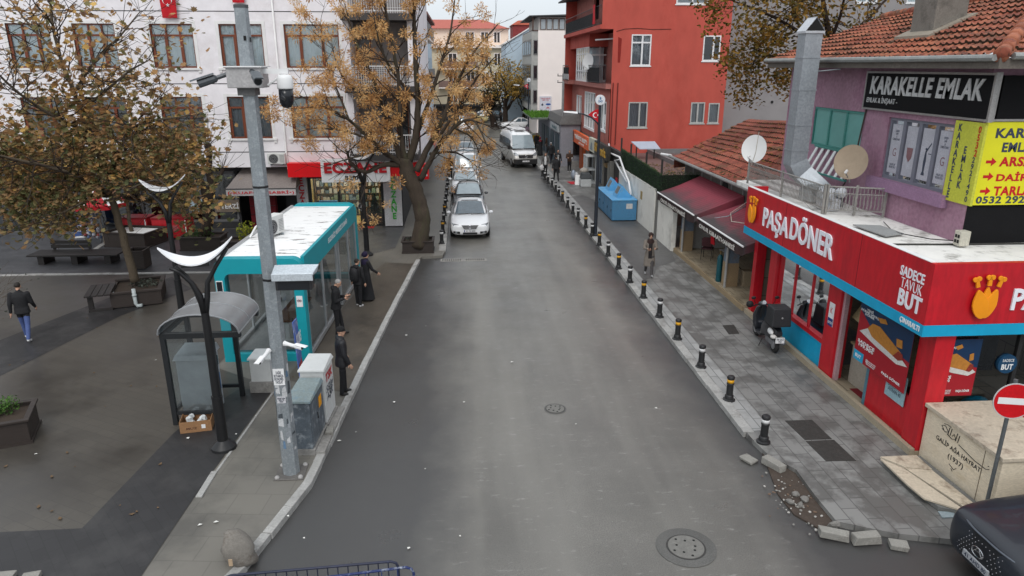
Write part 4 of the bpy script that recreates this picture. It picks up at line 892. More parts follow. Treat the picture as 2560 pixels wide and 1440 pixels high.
barrier(-3.38,-1.02,8.2,.13,1.05,bdk,'dark blue metal crowd barrier at the bottom edge, farther from the camera',17)
barrier(-3.2,-.8,7.96,.26,1.03,bb,'scuffed blue metal crowd barrier at the bottom edge, nearer the camera',11)
for i,q in enumerate([(20,1436),(85,1437)]):
    p=g(*q,.14);stone(['pale paving stub at the very bottom left corner','darker paving stub right of the pale one at the bottom left corner'][i],(p.x,p.y-.05,.15),(.14,.08,.05),.2*i,name='paving_block')
# ================================================================ kiosk things by the office building
um=thing('parasol','red and white drinks parasol mostly hidden behind the plane tree','parasol',(-16.2,31.6,.12))
b=B();n=8
ctr=(-16.0,31.6)
for i in range(n):
    a0,a1=2*math.pi*i/n,2*math.pi*(i+1)/n;b.k=i%2;am=(a0+a1)/2
    b.quad((ctr[0],ctr[1],2.55),(ctr[0]+1.25*math.cos(a0),ctr[1]+1.25*math.sin(a0),2.0),(ctr[0]+1.25*math.cos(a1),ctr[1]+1.25*math.sin(a1),2.0))
    b.k=0;b.quad((ctr[0]+1.25*math.cos(a0),ctr[1]+1.25*math.sin(a0),2.0),(ctr[0]+1.25*math.cos(a1),ctr[1]+1.25*math.sin(a1),2.0),(ctr[0]+1.25*math.cos(a1),ctr[1]+1.25*math.sin(a1),1.82),(ctr[0]+1.25*math.cos(a0),ctr[1]+1.25*math.sin(a0),1.82))
b.build('canopy',[redp,white],um)
b=B();b.tube([(ctr[0],ctr[1],.12),(ctr[0],ctr[1],2.55)],.022,8);b.build('pole',M('pole_wood',(.25,.2,.15),.6),um)
for i,(x,y,ww) in enumerate(((-15.0,32.9,1.2),(-13.35,32.7,1.6))):
    t=thing('ice_cream_freezer',['red chest freezer under the parasol, half hidden by the tree trunk','long red chest freezer with a flower like emblem beside the pebble planter'][i],'freezer',(x,y,.12),-.05,'red chest freezers')
    b=B();b.box(-ww/2,ww/2,-.4,.4,.06,.92);b.build('body',redp,t,local=True,bevel=.03)
    b=B();b.box(-ww/2-.02,ww/2+.02,-.42,.42,.92,1.0);b.build('lid',M('freezer_lid',S(150,20,30,.8),.3),t,local=True)
    b=B();b.box(ww/2-.1,ww/2-.05,-.405,-.4,.1,.9);b.build('stripe',white,t,local=True)
    b=B()
    for k in range(6):
        a=k*math.pi/3;b.ell((.25*(1 if i else -.5)+.11*math.cos(a),-.405,.5+.11*math.sin(a)),(.06,.012,.06),8,5)
    b.ell((.25*(1 if i else -.5),-.41,.5),(.06,.012,.06),8,5);b.build('emblem',M('emblem_cream',(.5,.45,.35) if i else (.4,.1,.1),.5),t,local=True)
p=g(208,592,.12);t=thing('sign_board','blue and white upright snack board beside the ball rack','sign',(p.x,p.y,.12),.3)
b=B();b.box(-.32,.32,-.02,.02,.05,.95);b.build('panel',M('board_blue',S(60,90,150,.8),.5,var=.4,scale=5),t,local=True)
rt=rootmat(t);text('FIRIN\nLAY LAY',t,rt@V((0,-.021,.4)),rt.to_3x3()@V((1,0,0)),UP,.5,.3,white,.003,bold=.03,shear=.2)
b=B();b.box(-.3,.3,-.2,.2,0,.05);b.build('foot',white,t,local=True)
t=thing('toy_rack','tall wire rack of coloured play balls below the parasol','rack',(-16.75,32.3,.12))
b=B()
for x in (-.35,.35):
    for y in (-.2,.2):b.tube([(x,y,0),(x,y,1.75)],.012,5)
b.build('frame',galv,t,local=True)
b=B();rr=random.Random(6)
for i in range(95):b.k=rr.randrange(5);b.ell((rr.uniform(-.38,.38),rr.uniform(-.22,.2),rr.uniform(.15,1.75)),(.085,)*3,9,6)
o=b.build('ball',[M('ball_%d'%i,c,.4) for i,c in enumerate([(.5,.5,.55),(.35,.18,.08),(.1,.15,.3),(.4,.08,.08),(.3,.3,.28)])],t,local=True,smooth=True);o['kind']='stuff'
# ================================================================ helper: wavy roman tile roof
def tileroof(name,parent,A,Bp,Cc,mat,tile=.21,rowh=.4,D=None,seed=1,amp=.028):
    """tiles on the slope A-B (eave, left to right) going up to C (above A) and D (above B)"""
    A,Bp,Cc=V(A),V(Bp),V(Cc);D=V(D) if D is not None else Bp+(Cc-A)
    n=(Bp-A).cross(Cc-A).normalized();n=n if n.z>0 else -n
    ln=(Bp-A).length;up=((Cc-A).length+(D-Bp).length)/2;nu=int(ln/tile)*6;mossm=M('lip_moss',S(84,66,46,.45),.95,var=.5,scale=4,dirt=S(150,84,56,.6),damt=.5,dscale=2);nr=max(2,int(up/rowh));rr=random.Random(seed)
    b=B();rings=[]
    jit=[[rr.uniform(-.012,.012) for _ in range(nu//6+2)] for _ in range(nr)]
    topn=max(Cc.z,D.z)
    for r in range(nr):
        for e,h in ((0,.05),(1,.0)):
            t=(r+e)/nr;L0=A.lerp(Cc,t);R0=Bp.lerp(D,t);ring=[]
            wl=(R0-L0).length;
            for i in range(nu+1):
                # keep the waves running straight up the slope
                f=i/nu;P_=L0.lerp(R0,f)
                s=(P_-A).dot((Bp-A).normalized());ph=s/tile*2*math.pi
                q=max(0.,math.sin(ph));z=amp*1.5*(q**.8)+h*1.1+.012*math.sin(s*1.3+r)+jit[r][int(max(0,min(s/tile,nu//6)))]*(1-e)
                ring.append(P_+n*z)
            rings.append(ring)
    b.loft(rings,cap=False,closed=False);b.mi=[(i//nu)%2 for i in range(len(b.f))]
    return b.build(name,[mat,mossm],parent,smooth=False)
tile_o=rooftile('tile_orange',[S(172,84,56,.72),S(108,60,46,.55),S(190,116,84,.7)],S(92,80,60,.48))
tile_b=rooftile('tile_brown',[S(164,84,66,.75),S(124,62,52,.65),S(176,98,78,.8)],S(120,104,76,.55))
# ================================================================ purple corner house
purp=M('purple_plaster',S(172,134,152,.85),.9,var=.14,scale=1.2,bump=.2,dirt=S(128,76,104,.8),damt=.35,dscale=.6)
XW=10.8;YN=14.15;YF=23.2
HS=thing('corner_house','purple plastered corner house with mossy orange tiled hip roof above the red shop','house',(13,18.5,0))
ops=[(18.6,21.35,5.4,6.52),(15.0,17.45,4.95,6.47)]
b=B();b.wall(PX(XW),YN,YF,3.0,7.75,ops,.22);b.quad((XW,YN,3.0),(17,YN,3.0),(17,YN,7.75),(XW,YN,7.75));b.quad((XW,YF,0),(17,YF,0),(17,YF,7.75),(XW,YF,7.75));b.quad((17,YN,0),(17,YF,0),(17,YF,7.75),(17,YN,7.75))
b.build('wall',purp,HS)
b=B();b.box(XW+.3,XW+.34,YN+.2,YF-.2,4,7.7);b.build('inner_wall',darkin,HS)
# eaves and roof
EX,EY0,EY1,EZ=10.2,13.25,23.8,7.85
soff=M('eave_boards',S(120,112,104,.7),.85,var=.25)
b=B();b.box(EX+.04,18,EY0+.04,EY1-.1,EZ-.14,EZ-.10);b.build('soffit',soff,HS)
b=B();b.box(EX+.0,EX+.04,EY0,EY1-.05,EZ-.2,EZ+.0);b.box(EX+.04,18,EY0,EY0+.04,EZ-.2,EZ+.0);b.build('fascia_board',soff,HS)
b=B()
def gut(a,c):
    b.tube([a,c],.065,8)
gut((EX-.07,EY0+.05,EZ+.0),(EX-.07,17.5,EZ+.0));gut((EX-.07,17.5,EZ-.0),(EX-.07,EY1,EZ+.02));gut((EX+.2,EY0-.07,EZ+.03),(18,EY0-.07,EZ+.03));b.build('gutter',M('zinc',(.28,.29,.28),.5,.3,var=.3),HS)
RX,RZ=13.7,9.42
RFT=tileroof('roof',HS,(EX,EY1,EZ),(EX,EY0,EZ),(RX,EY1-.5,RZ-.25),tile_o,D=(RX,16.6,RZ))
tileroof('roof',HS,(EX,EY0,EZ),(19.2,EY0,EZ),(RX,16.6,RZ),tile_o,D=(15.7,16.6,RZ),seed=5)
b=B();b.quad((RX,EY1-.5,RZ-.25),(RX,16.6,RZ),(15.7,16.6,RZ),(19.2,EY1,EZ));b.quad((EX,EY1,EZ-.1),(RX,EY1-.5,RZ-.3),(19,EY1,EZ-.1));b.build('roof_back',tile_b,HS)
def ridge(name,a,c,r=.11,parent=HS,mat=tile_o):
    a,c=V(a),V(c);d=(c-a);n=int(d.length/.36);b=B()
    for i in range(n):
        p=a+d*(i/n);q=a+d*((i+1.12)/n);b.tube([p,q],[r*1.12,r*.92],9)
    return b.build(name,mat,parent,smooth=True)
ridge('ridge_tiles',(EX,EY0,EZ+.04),(RX,16.6,RZ+.05),.13)
ridge('ridge_tiles',(RX,16.6,RZ+.05),(RX,EY1-.5,RZ-.2),.12)
# windows
grf=M('grey_frame',S(130,132,145,.7),.5,var=.08)
P=PX(XW);u0,u1,v0,v1=ops[1]
b=B();f=.07;b.pbox(P,u0,u1,v0,v0+f,.05,.16);b.pbox(P,u0,u1,v1-f,v1,.05,.16)
ms=[u0+(u1-u0)*k/4 for k in range(5)]
for m in ms:b.pbox(P,max(u0,m-.06),min(u1,m+.06),v0+f,v1-f,.051,.159)
wn=b.build('window',grf,HS)
for k in range(4):
    a,e=ms[k]+.09,ms[k+1]-.09;b=B();b.pbox(P,a,e,v0+.16,v1-.16,.085,.095);bl=b.build('blind',M('poster_white',S(205,205,215,.72),.6),wn)
    c=(a+e)/2
    if k in(0,3):
        text('LEXION\nLAW\n&\nCONSULTANCY',bl,(XW+.084,c,v1-.42),UX,UP,.3,.26,MATS['ink_dark'],.002)
        text('G',bl,(XW+.084,c,v0+.68),UX,UP,.14,.2,M('ink_rose',S(150,110,115,.7),.6),.002)
        text('HUKUK\nBÜROSU',bl,(XW+.084,c,v0+.34),UX,UP,.26,.12,MATS['ink_dark'],.002)
    elif k==1:
        # figure holding scales
        b=B();FP=lambda y,z:(XW+.083,c-y,v0+z)
        b.plate([FP(-.06,.28),FP(.06,.28),FP(.05,.33),FP(.03,.36),FP(.045,.62),FP(.02,.85),FP(-.02,.85),FP(-.045,.6),FP(-.03,.36),FP(-.05,.33)],(-.003,0,0));b.plate([FP(.01,.8),FP(.16,1.02),FP(.15,1.05),FP(-.01,.84)],(-.003,0,0));b.cyl(FP(0,.89),(XW+.078,c,v0+.89),.03,n=8);b.plate([FP(.09,.78),FP(.2,.78),FP(.19,.8),FP(.1,.8)],(-.003,0,0));b.build('drawing',MATS['ink_dark'],bl)
    else:
        b=B();b.plate([(XW+.083,c+.1,v0+.62),(XW+.083,c-.1,v0+.62),(XW+.083,c-.12,v0+.85),(XW+.083,c+.12,v0+.85)],(-.002,0,0));b.plate([(XW+.083,c+.1,v0+.62),(XW+.083,c,v0+.5),(XW+.083,c-.1,v0+.62)],(-.002,0,0));b.build('drawing',MATS['ink_rose'],bl)
b=B();b.quad(P(u0+.05,v0+.05,.12),P(u1-.05,v0+.05,.12),P(u1-.05,v1-.05,.12),P(u0+.05,v1-.05,.12));b.build('pane',glass('clear_pane',(.8,.82,.85),.9),wn)
b=B();b.pbox(P,u0-.25,u1+.35,v0-.28,v0-.001,-.16,.04);b.build('sill',M('purple_sill',S(160,125,155,.8),.9,var=.12),wn)
u0,u1,v0,v1=ops[0]
tg=M('turquoise_paint',S(85,165,155,.7),.5,var=.12)
b=B();b.pbox(P,u0,u1,v0,v0+.06,.02,.1);b.pbox(P,u0,u1,v1-.06,v1,.02,.1)
for k in range(4):
    m=u0+(u1-u0)*k/3;b.pbox(P,max(u0,m-.035),min(u1,m+.035),v0+.06,v1-.06,.021,.099)
wn=b.build('window',tg,HS)
b=B();b.pbox(P,u0+.04,u1-.04,v0+.05,v1-.05,.06,.07);b.build('shutter_panel',M('turquoise_glass',S(120,185,178,.72),.35,var=.06),wn)
# louvre propped open below the turquoise window
lv=thing('louvre','white slatted louvre tilted open under the turquoise window','louvre',(XW-.3,20,4.8))
b=B();n=7;y0,y1=20.9,18.75
for k in range(n):
    y=y0+(y1-y0)*k/(n-1);b.hexa([(XW-.01,y,5.36),(XW-.01,y-.12,5.36),(XW-.04,y-.12,5.36),(XW-.04,y,5.36)],[(XW-.42,y-.18,4.75),(XW-.42,y-.3,4.75),(XW-.45,y-.3,4.75),(XW-.45,y-.18,4.75)])
b.build('slat',M('louvre_white',(.6,.62,.62),.3,.3),lv)
b=B();b.box(XW-.05,XW-.005,y1-.2,y0+.1,5.36,5.41);b.box(XW-.48,XW-.4,y1-.45,y0-.1,4.7,4.75);b.build('frame',tg,lv)
# signs
sbk=M('sign_black',(.006,.006,.007),.6,spec=.12)
sg=thing('shop_sign','long black sign lettered KARAKELLE EMLAK under the eave','sign',(XW-.05,16.2,6.6))
b=B();b.box(XW-.09,XW-.012,13.96,18.55,6.66,7.52);pn=b.build('panel',sbk,sg)
b=B();fr=M('frame_silver',(.35,.34,.33),.4,.5);b.box(XW-.1,XW-.011,13.9,13.955,6.6,7.58);b.box(XW-.1,XW-.011,18.555,18.61,6.6,7.58);b.box(XW-.1,XW-.011,13.955,18.555,6.61,6.655);b.box(XW-.1,XW-.011,13.955,18.555,7.525,7.57);b.build('frame',fr,sg)
silv=M('letter_silver',(.55,.56,.56),.35,.2)
text('KARAKELLE EMLAK',pn,(XW-.092,16.25,7.23),UX,UP,4.15,.44,silv,.02,bold=.03,shear=.12)
text('EMLAK & İNŞAAT -',pn,(XW-.092,17.75,6.86),UX,UP,1.35,.2,silv,.01,bold=.012)
sg=thing('shop_sign','black sign panel on the house front facing the camera, cut by the right edge','sign',(12,YN,6.6))
b=B();b.box(11.0,13.5,YN-.09,YN-.012,6.66,7.52);pn=b.build('panel',sbk,sg);b=B();b.box(10.9,10.95,YN-.1,YN-.011,6.6,7.58);b.box(10.95,13.5,YN-.1,YN-.011,6.61,6.655);b.build('frame',fr,sg)
yel=M('sign_yellow',S(228,224,30,.85),.5,var=.05);ylo=M('sign_yellow_faded',S(205,208,70,.85),.5,var=.12)
sg=thing('estate_sign','upright yellow panel with vertical black letters KARAKELLE EMLAK at the house corner','sign',(XW-.05,14.4,4.8))
b=B();b.box(XW-.07,XW-.012,13.97,14.88,4.86,6.58);pn=b.build('panel',ylo,sg)
text('K\nA\nR\nA\nK\nE\nL\nL\nE',pn,(XW-.072,14.7,5.72),UX,UP,.13,1.6,MATS['ink_dark'],.004,bold=.03)
text('E\nM\nL\nA\nK',pn,(XW-.072,14.42,5.62),UX,UP,.13,.9,MATS['ink_dark'],.004,bold=.03)
text('0\n5\n3\n2',pn,(XW-.072,14.1,6.2),UX,UP,.08,.62,MATS['letter_red'],.004,bold=.02);text('2\n9\n2\n1\n4\n9\n0',pn,(XW-.072,14.12,5.4),UX,UP,.08,.95,MATS['ink_dark'],.004,bold=.02)
sg=thing('estate_sign','large yellow panel with red arrows and phone number 0532 292 14 90','sign',(12,YN-.05,4.8))
b=B();b.box(XW+.04,13.3,YN-.07,YN-.012,4.86,6.6);pn=b.build('panel',yel,sg);pn['label']='yellow panel with black and red lettering'
yy=YN-.072
text('KARAKELLE',pn,(11.95,yy,6.37),UY,UP,1.75,.2,MATS['ink_dark'],.004,bold=.035);text('EMLAK',pn,(11.7,yy,6.08),UY,UP,.85,.2,MATS['ink_dark'],.004,bold=.035)
for z,s,wd in ((5.78,'ARSA',.75),(5.47,'DAİRE',.85),(5.16,'TARLA',.85)):
    text(s,pn,(11.28+wd/2,yy,z),UY,UP,wd,.2,MATS['letter_red'],.004,bold=.035)
    b=B();b.plate([(10.98,yy,z+.03),(11.1,yy,z+.03),(11.1,yy,z+.09),(11.21,yy,z),(11.1,yy,z-.09),(11.1,yy,z-.03),(10.98,yy,z-.03)],(0,-.004,0));b.build('arrow',MATS['letter_red'],pn)
text('0532 292 14 90',pn,(11.85,yy,4.97),UY,UP,1.85,.16,MATS['ink_dark'],.004,bold=.03)
b=B();b.quad((XW+.01,YN-.011,3.9),(13.4,YN-.011,3.9),(13.4,YN-.011,4.85),(XW+.01,YN-.011,4.85));b.build('plinth_panel',M('black_panel',(.008,.008,.009),.8,spec=.15),HS)
# chimney and other roof things
ch=thing('chimney','stubby concrete chimney standing on the mossy tiled roof','chimney',(12.0,18.0,8.2))
chm=M('chimney_render',S(140,134,126,.72),.9,var=.2,bump=.5,bs=40,dirt=S(70,66,60,.7),damt=.4,dscale=2)
b=B();b.box(11.55,12.35,17.45,18.35,8.0,9.75);b.build('stack',chm,ch)
b=B();b.box(11.5,12.4,17.4,17.6,9.75,10.1);b.box(11.5,12.4,18.2,18.4,9.75,10.1);b.box(11.48,12.42,17.38,18.42,10.1,10.2);b.build('cap',chm,ch)
b=B();b.hexa([(11.3,17.2,8.33),(12.45,17.2,8.84),(12.45,18.6,8.84),(11.3,18.6,8.33)],[(11.3,17.2,8.42),(12.45,17.2,8.93),(12.45,18.6,8.93),(11.3,18.6,8.42)]);b.build('flashing',M('mortar_pale',S(165,155,140,.75),.9,var=.2),ch)
dc=thing('exhaust_duct','tall square galvanised exhaust duct with an open gabled cap and bent foot','duct',(9.55,19.6,4.1))
dm_=M('duct_steel',(.36,.39,.42),.45,.5,var=.14,scale=2,dirt=(.2,.22,.24),damt=.25)
w=.235;cx,cy=9.52,19.6
b=B();sq=lambda c,z,k=1:[(c[0]-w*k,c[1]-w*k,z),(c[0]+w*k,c[1]-w*k,z),(c[0]+w*k,c[1]+w*k,z),(c[0]-w*k,c[1]+w*k,z)]
b.loft([sq((cx,cy),5.35),sq((cx,cy),8.55)],cap=False);b.build('shaft',dm_,dc)
for z in (5.4,6.1,7.05,7.9):b=B();b.loft([sq((cx,cy),z,1.0),sq((cx,cy),z,1.06),sq((cx,cy),z+.04,1.06),sq((cx,cy),z+.04,1.0)],cap=False);b.build('flange',dm_,dc)
b=B();r0=sq((cx,cy),5.35);r1=[(cx-w,cy-w,5.0),(cx+w,cy-w,5.2),(cx+w,cy+w,5.2),(cx-w,cy+w,5.0)];r2=[(cx-.02,cy-w-.05,4.62),(cx+w+.12,cy-w-.05,4.98),(cx+w+.12,cy+w-.05,4.98),(cx-.02,cy+w-.05,4.62)];r3=[(cx+.55,cy-.75,4.12),(cx+.85,cy-.75,4.45),(cx+.85,cy-.25,4.45),(cx+.55,cy-.25,4.12)]
b.loft([r0,r1,r2,r3]);b.build('elbow',dm_,dc)
b=B();e=w*1.15;b.plate([(cx-e,cy-e,8.6),(cx-e,cy+e,8.6),(cx,cy+e,8.95),(cx,cy-e,8.95)],(.01,0,.01));b.plate([(cx+e,cy-e,8.6),(cx+e,cy+e,8.6),(cx,cy+e,8.95),(cx,cy-e,8.95)],(-.01,0,.01));b.box(cx-e,cx+e,cy-e,cy+e,8.54,8.6);b.build('cap',M('cap_white',(.55,.57,.6),.4,.4),dc)
b=B();b.quad((cx-e*.9,cy-e*.98,8.605),(cx+e*.9,cy-e*.98,8.605),(cx,cy-e*.98,8.92));b.build('cap_opening',MATS['hole_black'],dc)
b=B();b.tube([(cx+w,cy,7.55),(EX+.1,cy-.4,7.62)],.015,5);b.build('stay',galv,dc)
def dish(c,r,d,label,mat):
    t=thing('satellite_dish',label,'satellite dish',c,0,'satellite dishes');c=V(c);d=V(d).normalized();x=d.cross(V((0,0,1))).normalized();y=x.cross(d)
    b=B();rings=[]
    for k,q in ((.02,-.16),(.35,-.14),(.7,-.08),(1,0),(1.0,.012),(.7,-.065),(.35,-.125),(.02,-.145)):
        rings.append([c+x*(r*k*math.cos(a*math.pi/14))+y*(r*1.08*k*math.sin(a*math.pi/14))+d*(q*r) for a in range(28)])
    b.loft(rings);b.build('reflector',mat,t,smooth=True,auto=60)
    b=B();b.tube([c-y*r*.95,c-y*r*.75+d*r*.85],.014,6);b.build('arm',M('dish_arm',(.3,.3,.3),.5),t);b=B();e=c-y*r*.72+d*r*.87;b.cyl(e,e-d*.12+y*.05,.035,n=8);b.build('receiver',white,t)
    b=B();q=c-d*r*.16;b.tube([q,q-d*.12,V((q.x-d.x*.12,q.y-d.y*.12,c.z-r*1.35))],.022,6);b.build('bracket',MATS['dish_arm'],t)
    return t
p=gx(1885,372,10.0);dish((p.x,p.y,p.z),.44,(-.75,-.75,.18),'clean white satellite dish at the left end of the terrace railing',M('dish_white',(.74,.74,.73),.5,var=.03))
p=gx(2127,405,10.2);dish((p.x,p.y,p.z),.42,(-.72,-.8,.22),'weathered beige satellite dish in front of the purple wall',M('dish_beige',S(170,152,130,.8),.6,var=.1,dirt=S(140,122,100,.7),damt=.4))
# terrace behind the sign: slab, railing, stored junk
TZ=4.02
rl=thing('railing','ornate pale iron terrace railing above the left end of the red shop sign','railing',(9.1,19.5,TZ))
ri=M('railing_pale',(.30,.29,.27),.6,.2,var=.3)
def railrun(a,c,n):
    a,c=V(a),V(c);b=B();d=c-a
    b.tube([a+V((0,0,.72)),c+V((0,0,.72))],.02,6);b.tube([a+V((0,0,.12)),c+V((0,0,.12))],.014,6);b.tube([a+V((0,0,.55)),c+V((0,0,.55))],.01,5);b.build('rail',ri,rl)
    b=B()
    for i in range(n):
        p=a+d*(i/n);b.tube([p+V((0,0,.12)),p+d*(.5/n)+V((0,0,.3)),p+V((0,0,.55)),p+V((0,0,.72))],.0085,4);b.tube([p+d*(.6/n)+V((0,0,.12)),p+d*(.1/n)+V((0,0,.34)),p+d*(.6/n)+V((0,0,.55))],.007,4)
    o=b.build('scrollwork',ri,rl);o['kind']='stuff' if n>100 else 'part'
    if n<=100:del o['kind']
    for p in (a,c,a+d*.5):
        b=B();b.box(p.x-.025,p.x+.025,p.y-.025,p.y+.025,TZ,TZ+.78);b.build('post',ri,rl)
railrun((9.35,22.4,TZ),(9.35,17.4,TZ),60);railrun((9.42,17.38,TZ),(10.7,16.9,TZ),16)
for i,(q,s,lab,m) in enumerate([((2040,455),(.28,.35,.3),'pale grey plastic crate on the terrace behind the railing',M('crate_grey',(.35,.37,.38),.6)),((2085,440),(.22,.28,.28),'dark metal box on the terrace below the duct elbow',M('box_dark',(.06,.065,.07),.5)),((2062,400),(.3,.3,.04),'pale sheet lid lying on the terrace left of the duct',M('lid_pale',(.25,.27,.28),.6))]):
    p=gx(*q,10.0);b=B();x,y=p.x,p.y;b.box(x-s[0],x+s[0],y-s[1],y+s[1],TZ+.03+.4*(i==2),TZ+.03+s[2]+.4*(i==2));b.box(x-s[0]*.9,x+s[0]*.9,y-s[1]*.9,y+s[1]*.9,TZ+.4*(i==2)+.03+s[2],TZ+.4*(i==2)+.06+s[2]);
    if i==2:b.box(x-.02,x+.02,y-.02,y+.02,TZ,TZ+.43)
    tag(b.build('storage_box',m,bevel=.015),lab,'box')
b=B();rr=random.Random(12);p=gx(2080,440,9.8)
for i in range(7):b.ell((p.x+rr.uniform(-.2,.2),p.y+rr.uniform(-.3,.3),TZ+.42+rr.uniform(-.08,.1)),(.14,.16,.1),8,6,Euler((i,i,i)).to_matrix())
b.v=[(x+rr.uniform(-.02,.02),y+rr.uniform(-.02,.02),z+rr.uniform(-.02,.02)) for x,y,z in b.v];b.box(p.x-.2,p.x+.2,p.y-.25,p.y+.25,TZ,TZ+.32)
tag(b.build('plastic_bag',M('bag_clear',(.5,.52,.55),.3)),'crumpled clear plastic bag heaped behind the terrace railing','bag')
b=B()
for k in range(5):
    rr=random.Random(k);a=V((9.3,rr.uniform(17.5,22),TZ+.75));c=V((rr.uniform(8.9,10.4),a.y-rr.uniform(.5,2.5),TZ+rr.uniform(0,.5)));b.tube([a,a.lerp(c,.4)+V((-.1,0,-.25)),c],.007,4)
tag(b.build('cable',M('cable_pale',(.3,.3,.29),.6)),'loose cables drooping along the terrace railing','cable')
b=B();b.plate([(9.35,15.9,TZ+.02),(9.95,15.75,TZ+.02),(10.0,14.9,TZ+.02),(9.45,14.7,TZ+.02)],(0,0,.03));tag(b.build('board',M('board_grey',(.3,.31,.31),.8,var=.15)),'flat grey board lying on the white canopy roof','board')
b=B();b.tube([(10.3,16.2,TZ+.03),(10.0,15.4,TZ+.03),(9.9,14.9,TZ+.05),(10.3,14.4,TZ+.03),(10.75,14.1,TZ+.05)],.012,5);tag(b.build('cable',black),'black cable snaking across the white canopy roof','cable')
b=B();b.box(10.5,10.72,13.75,13.95,TZ+.02,TZ+.34);fl=tag(b.build('floodlight',M('box_cream',(.5,.48,.4),.5),bevel=.01),'small cream floodlight box at the foot of the purple wall','lamp')
b=B()
for z in (.08,.19):b.box(10.495,10.5,13.78,13.84,TZ+z,TZ+z+.07);b.box(10.495,10.5,13.86,13.92,TZ+z,TZ+z+.07)
b.build('lens',MATS['hole_black'],fl)
b=B();b.tube([(XW-.03,18.5,6.6),(XW-.06,18.6,5.6),(XW-.09,18.9,4.6),(XW-.2,19.1,4.1)],.022,6);tag(b.build('cable',M('cable_dark',(.06,.045,.04),.7)),'thick dark cable running down the purple wall between the windows','cable')
# ================================================================ red doner shop
SH=thing('doner_shop','red and blue doner shop with white flat canopy roof on the corner','shop',(9.5,16,0.11))
FX,FN,FFAR=8.7,11.9,20.75
FZ0,FZ1,FB=2.76,4.2,2.99
b=B();b.box(FX,FX+.12,FN,FFAR,FB,FZ1);b.box(FX+.12,14.5,FN,FN+.12,FB,FZ1);b.box(FX+.12,9.3,FFAR-.1,FFAR,FB,FZ1);b.build('fascia',redp,SH)
b=B();b.box(FX-.008,FX+.12,FN-.008,FFAR,FZ0,FB-.002);b.box(FX+.12,14.5,FN-.008,FN+.12,FZ0,FB-.002);b.build('fascia_band',cyan,SH)
b=B()
for y in (18.05,14.35):b.box(FX-.003,FX,y-.006,y+.006,FB,FZ1)
b.build('panel_joint',M('joint_dark',(.05,.005,.01),.6),SH)
ps=M('peeling_white',(.72,.71,.68),.8,var=.06,bump=.3,dirt=(.22,.21,.19),damt=.6,dscale=1.6)
b=B();b.box(FX+.12,XW-.005,FN+.12,FFAR-.1,3.86,4.0);b.box(XW-.005,14.5,FN+.12,YN-.005,3.86,4.0);b.box(9.3,XW-.005,FFAR-.1,YF,3.86,4.0);b.build('canopy_roof',ps,SH)
b=B();b.box(FX+.0,FX+.12,FN+.12,FFAR,FZ1,FZ1+.012);b.build('coping',white,SH)
b=B();b.tube([(FX+.14,14.15,4.02),(XW-.05,14.0,4.02),(14,13.95,4.02)],.022,6);b.build('roof_seam',M('seam_dark',(.04,.04,.035),.8),SH)
b=B();b.box(FX+.12,14.5,FN+.12,FFAR,2.82,2.86);b.build('ceiling',M('shop_ceiling',(.3,.29,.28),.8),SH)
letw=M('letter_white',(.74,.75,.8),.4,var=.02)
text('PAŞA',SH,(FX-.001,18.6,3.49),UX,UP,1.62,.72,letw,.035,bold=.016,bev=.006)
text('DÖNER',SH,(FX-.001,16.55,3.66),UX,UP,2.25,.72,letw,.035,bold=.016,bev=.006)
text('SADECE',SH,(FX-.001,12.48,3.83),UX,UP,.75,.2,letw,.012,bold=.02)
text('TAVUK',SH,(FX-.001,12.45,3.6),UX,UP,.66,.2,letw,.01,bold=-.015)
text('BUT',SH,(FX-.001,12.42,3.3),UX,UP,.72,.34,letw,.015,bold=.03)
text('ÇINARALTI',SH,(FX-.009,12.3,2.87),UX,UP,.62,.13,white,.01,bold=.015)
text('PAŞA DÖNER',SH,(11.95,FN-.001,3.47),UY,UP,3.2,.64,letw,.035,bold=.016,bev=.006)
org=M('emblem_orange',S(240,150,20,.9),.4,var=.08)
def crown(parent,O,u,v,s,depth=.08):
    O=V(O);u=V(u).normalized();v=V(v).normalized();n=u.cross(v)
    for k,(dx,lean,top,k2) in enumerate(((-.16,.28,1,1.),(.16,-.28,1,.82),(0.02,0,1.08,.55))):
        b=B()
        def E(cx,cy,rx,ry,rot,d):
            pts=[]
            for i in range(22):
                a=i*2*math.pi/22;x=rx*math.cos(a);y=ry*math.sin(a)*(1.0)
                if y>0:x*=(1-.55*(y/ry)**1.3)
                pts.append(O+u*(s*(cx+x*math.cos(rot)-y*math.sin(rot)))+v*(s*(cy+x*math.sin(rot)+y*math.cos(rot))))
            b.plate([p+n*(d-.04) for p in pts],n*.04)
        rot=lean;cx,cy=dx,-.12
        if k<2:E(cx,cy,.24*k2,.45,rot,depth+(.02 if k==0 else 0))
        else:E(cx,.1,.12,.28,0,depth-.01)
        ex,ey=cx-math.sin(rot)*.52,cy+math.cos(rot)*.52
        if k==2:ex,ey=cx,.42
        tip=(ex-math.sin(rot)*.22,ey+math.cos(rot)*.22);d2=V((-math.sin(rot),math.cos(rot)));pr=V((math.cos(rot),math.sin(rot)))
        q=[V((ex,ey))+pr*.06,V((ex,ey))-pr*.06,V(tip)-pr*.045,V(tip)+pr*.045]
        b.plate([O+u*(s*t.x)+v*(s*t.y)+n*(depth-.04) for t in q],n*.04)
        for sgn in (-1,1):
            cc=V(tip)+pr*.055*sgn+d2*.03
            pts=[O+u*(s*(cc.x+.075*math.cos(i*.5236)))+v*(s*(cc.y+.075*math.sin(i*.5236)))+n*(depth-.035) for i in range(12)];b.plate(pts,n*.035)
        b.build('emblem',org,parent,bevel=.008)
crown(SH,(FX-.001,20.1,3.55),UX,UP,.62)
crown(SH,(9.78,FN-.001,3.5),UY,UP,.66)
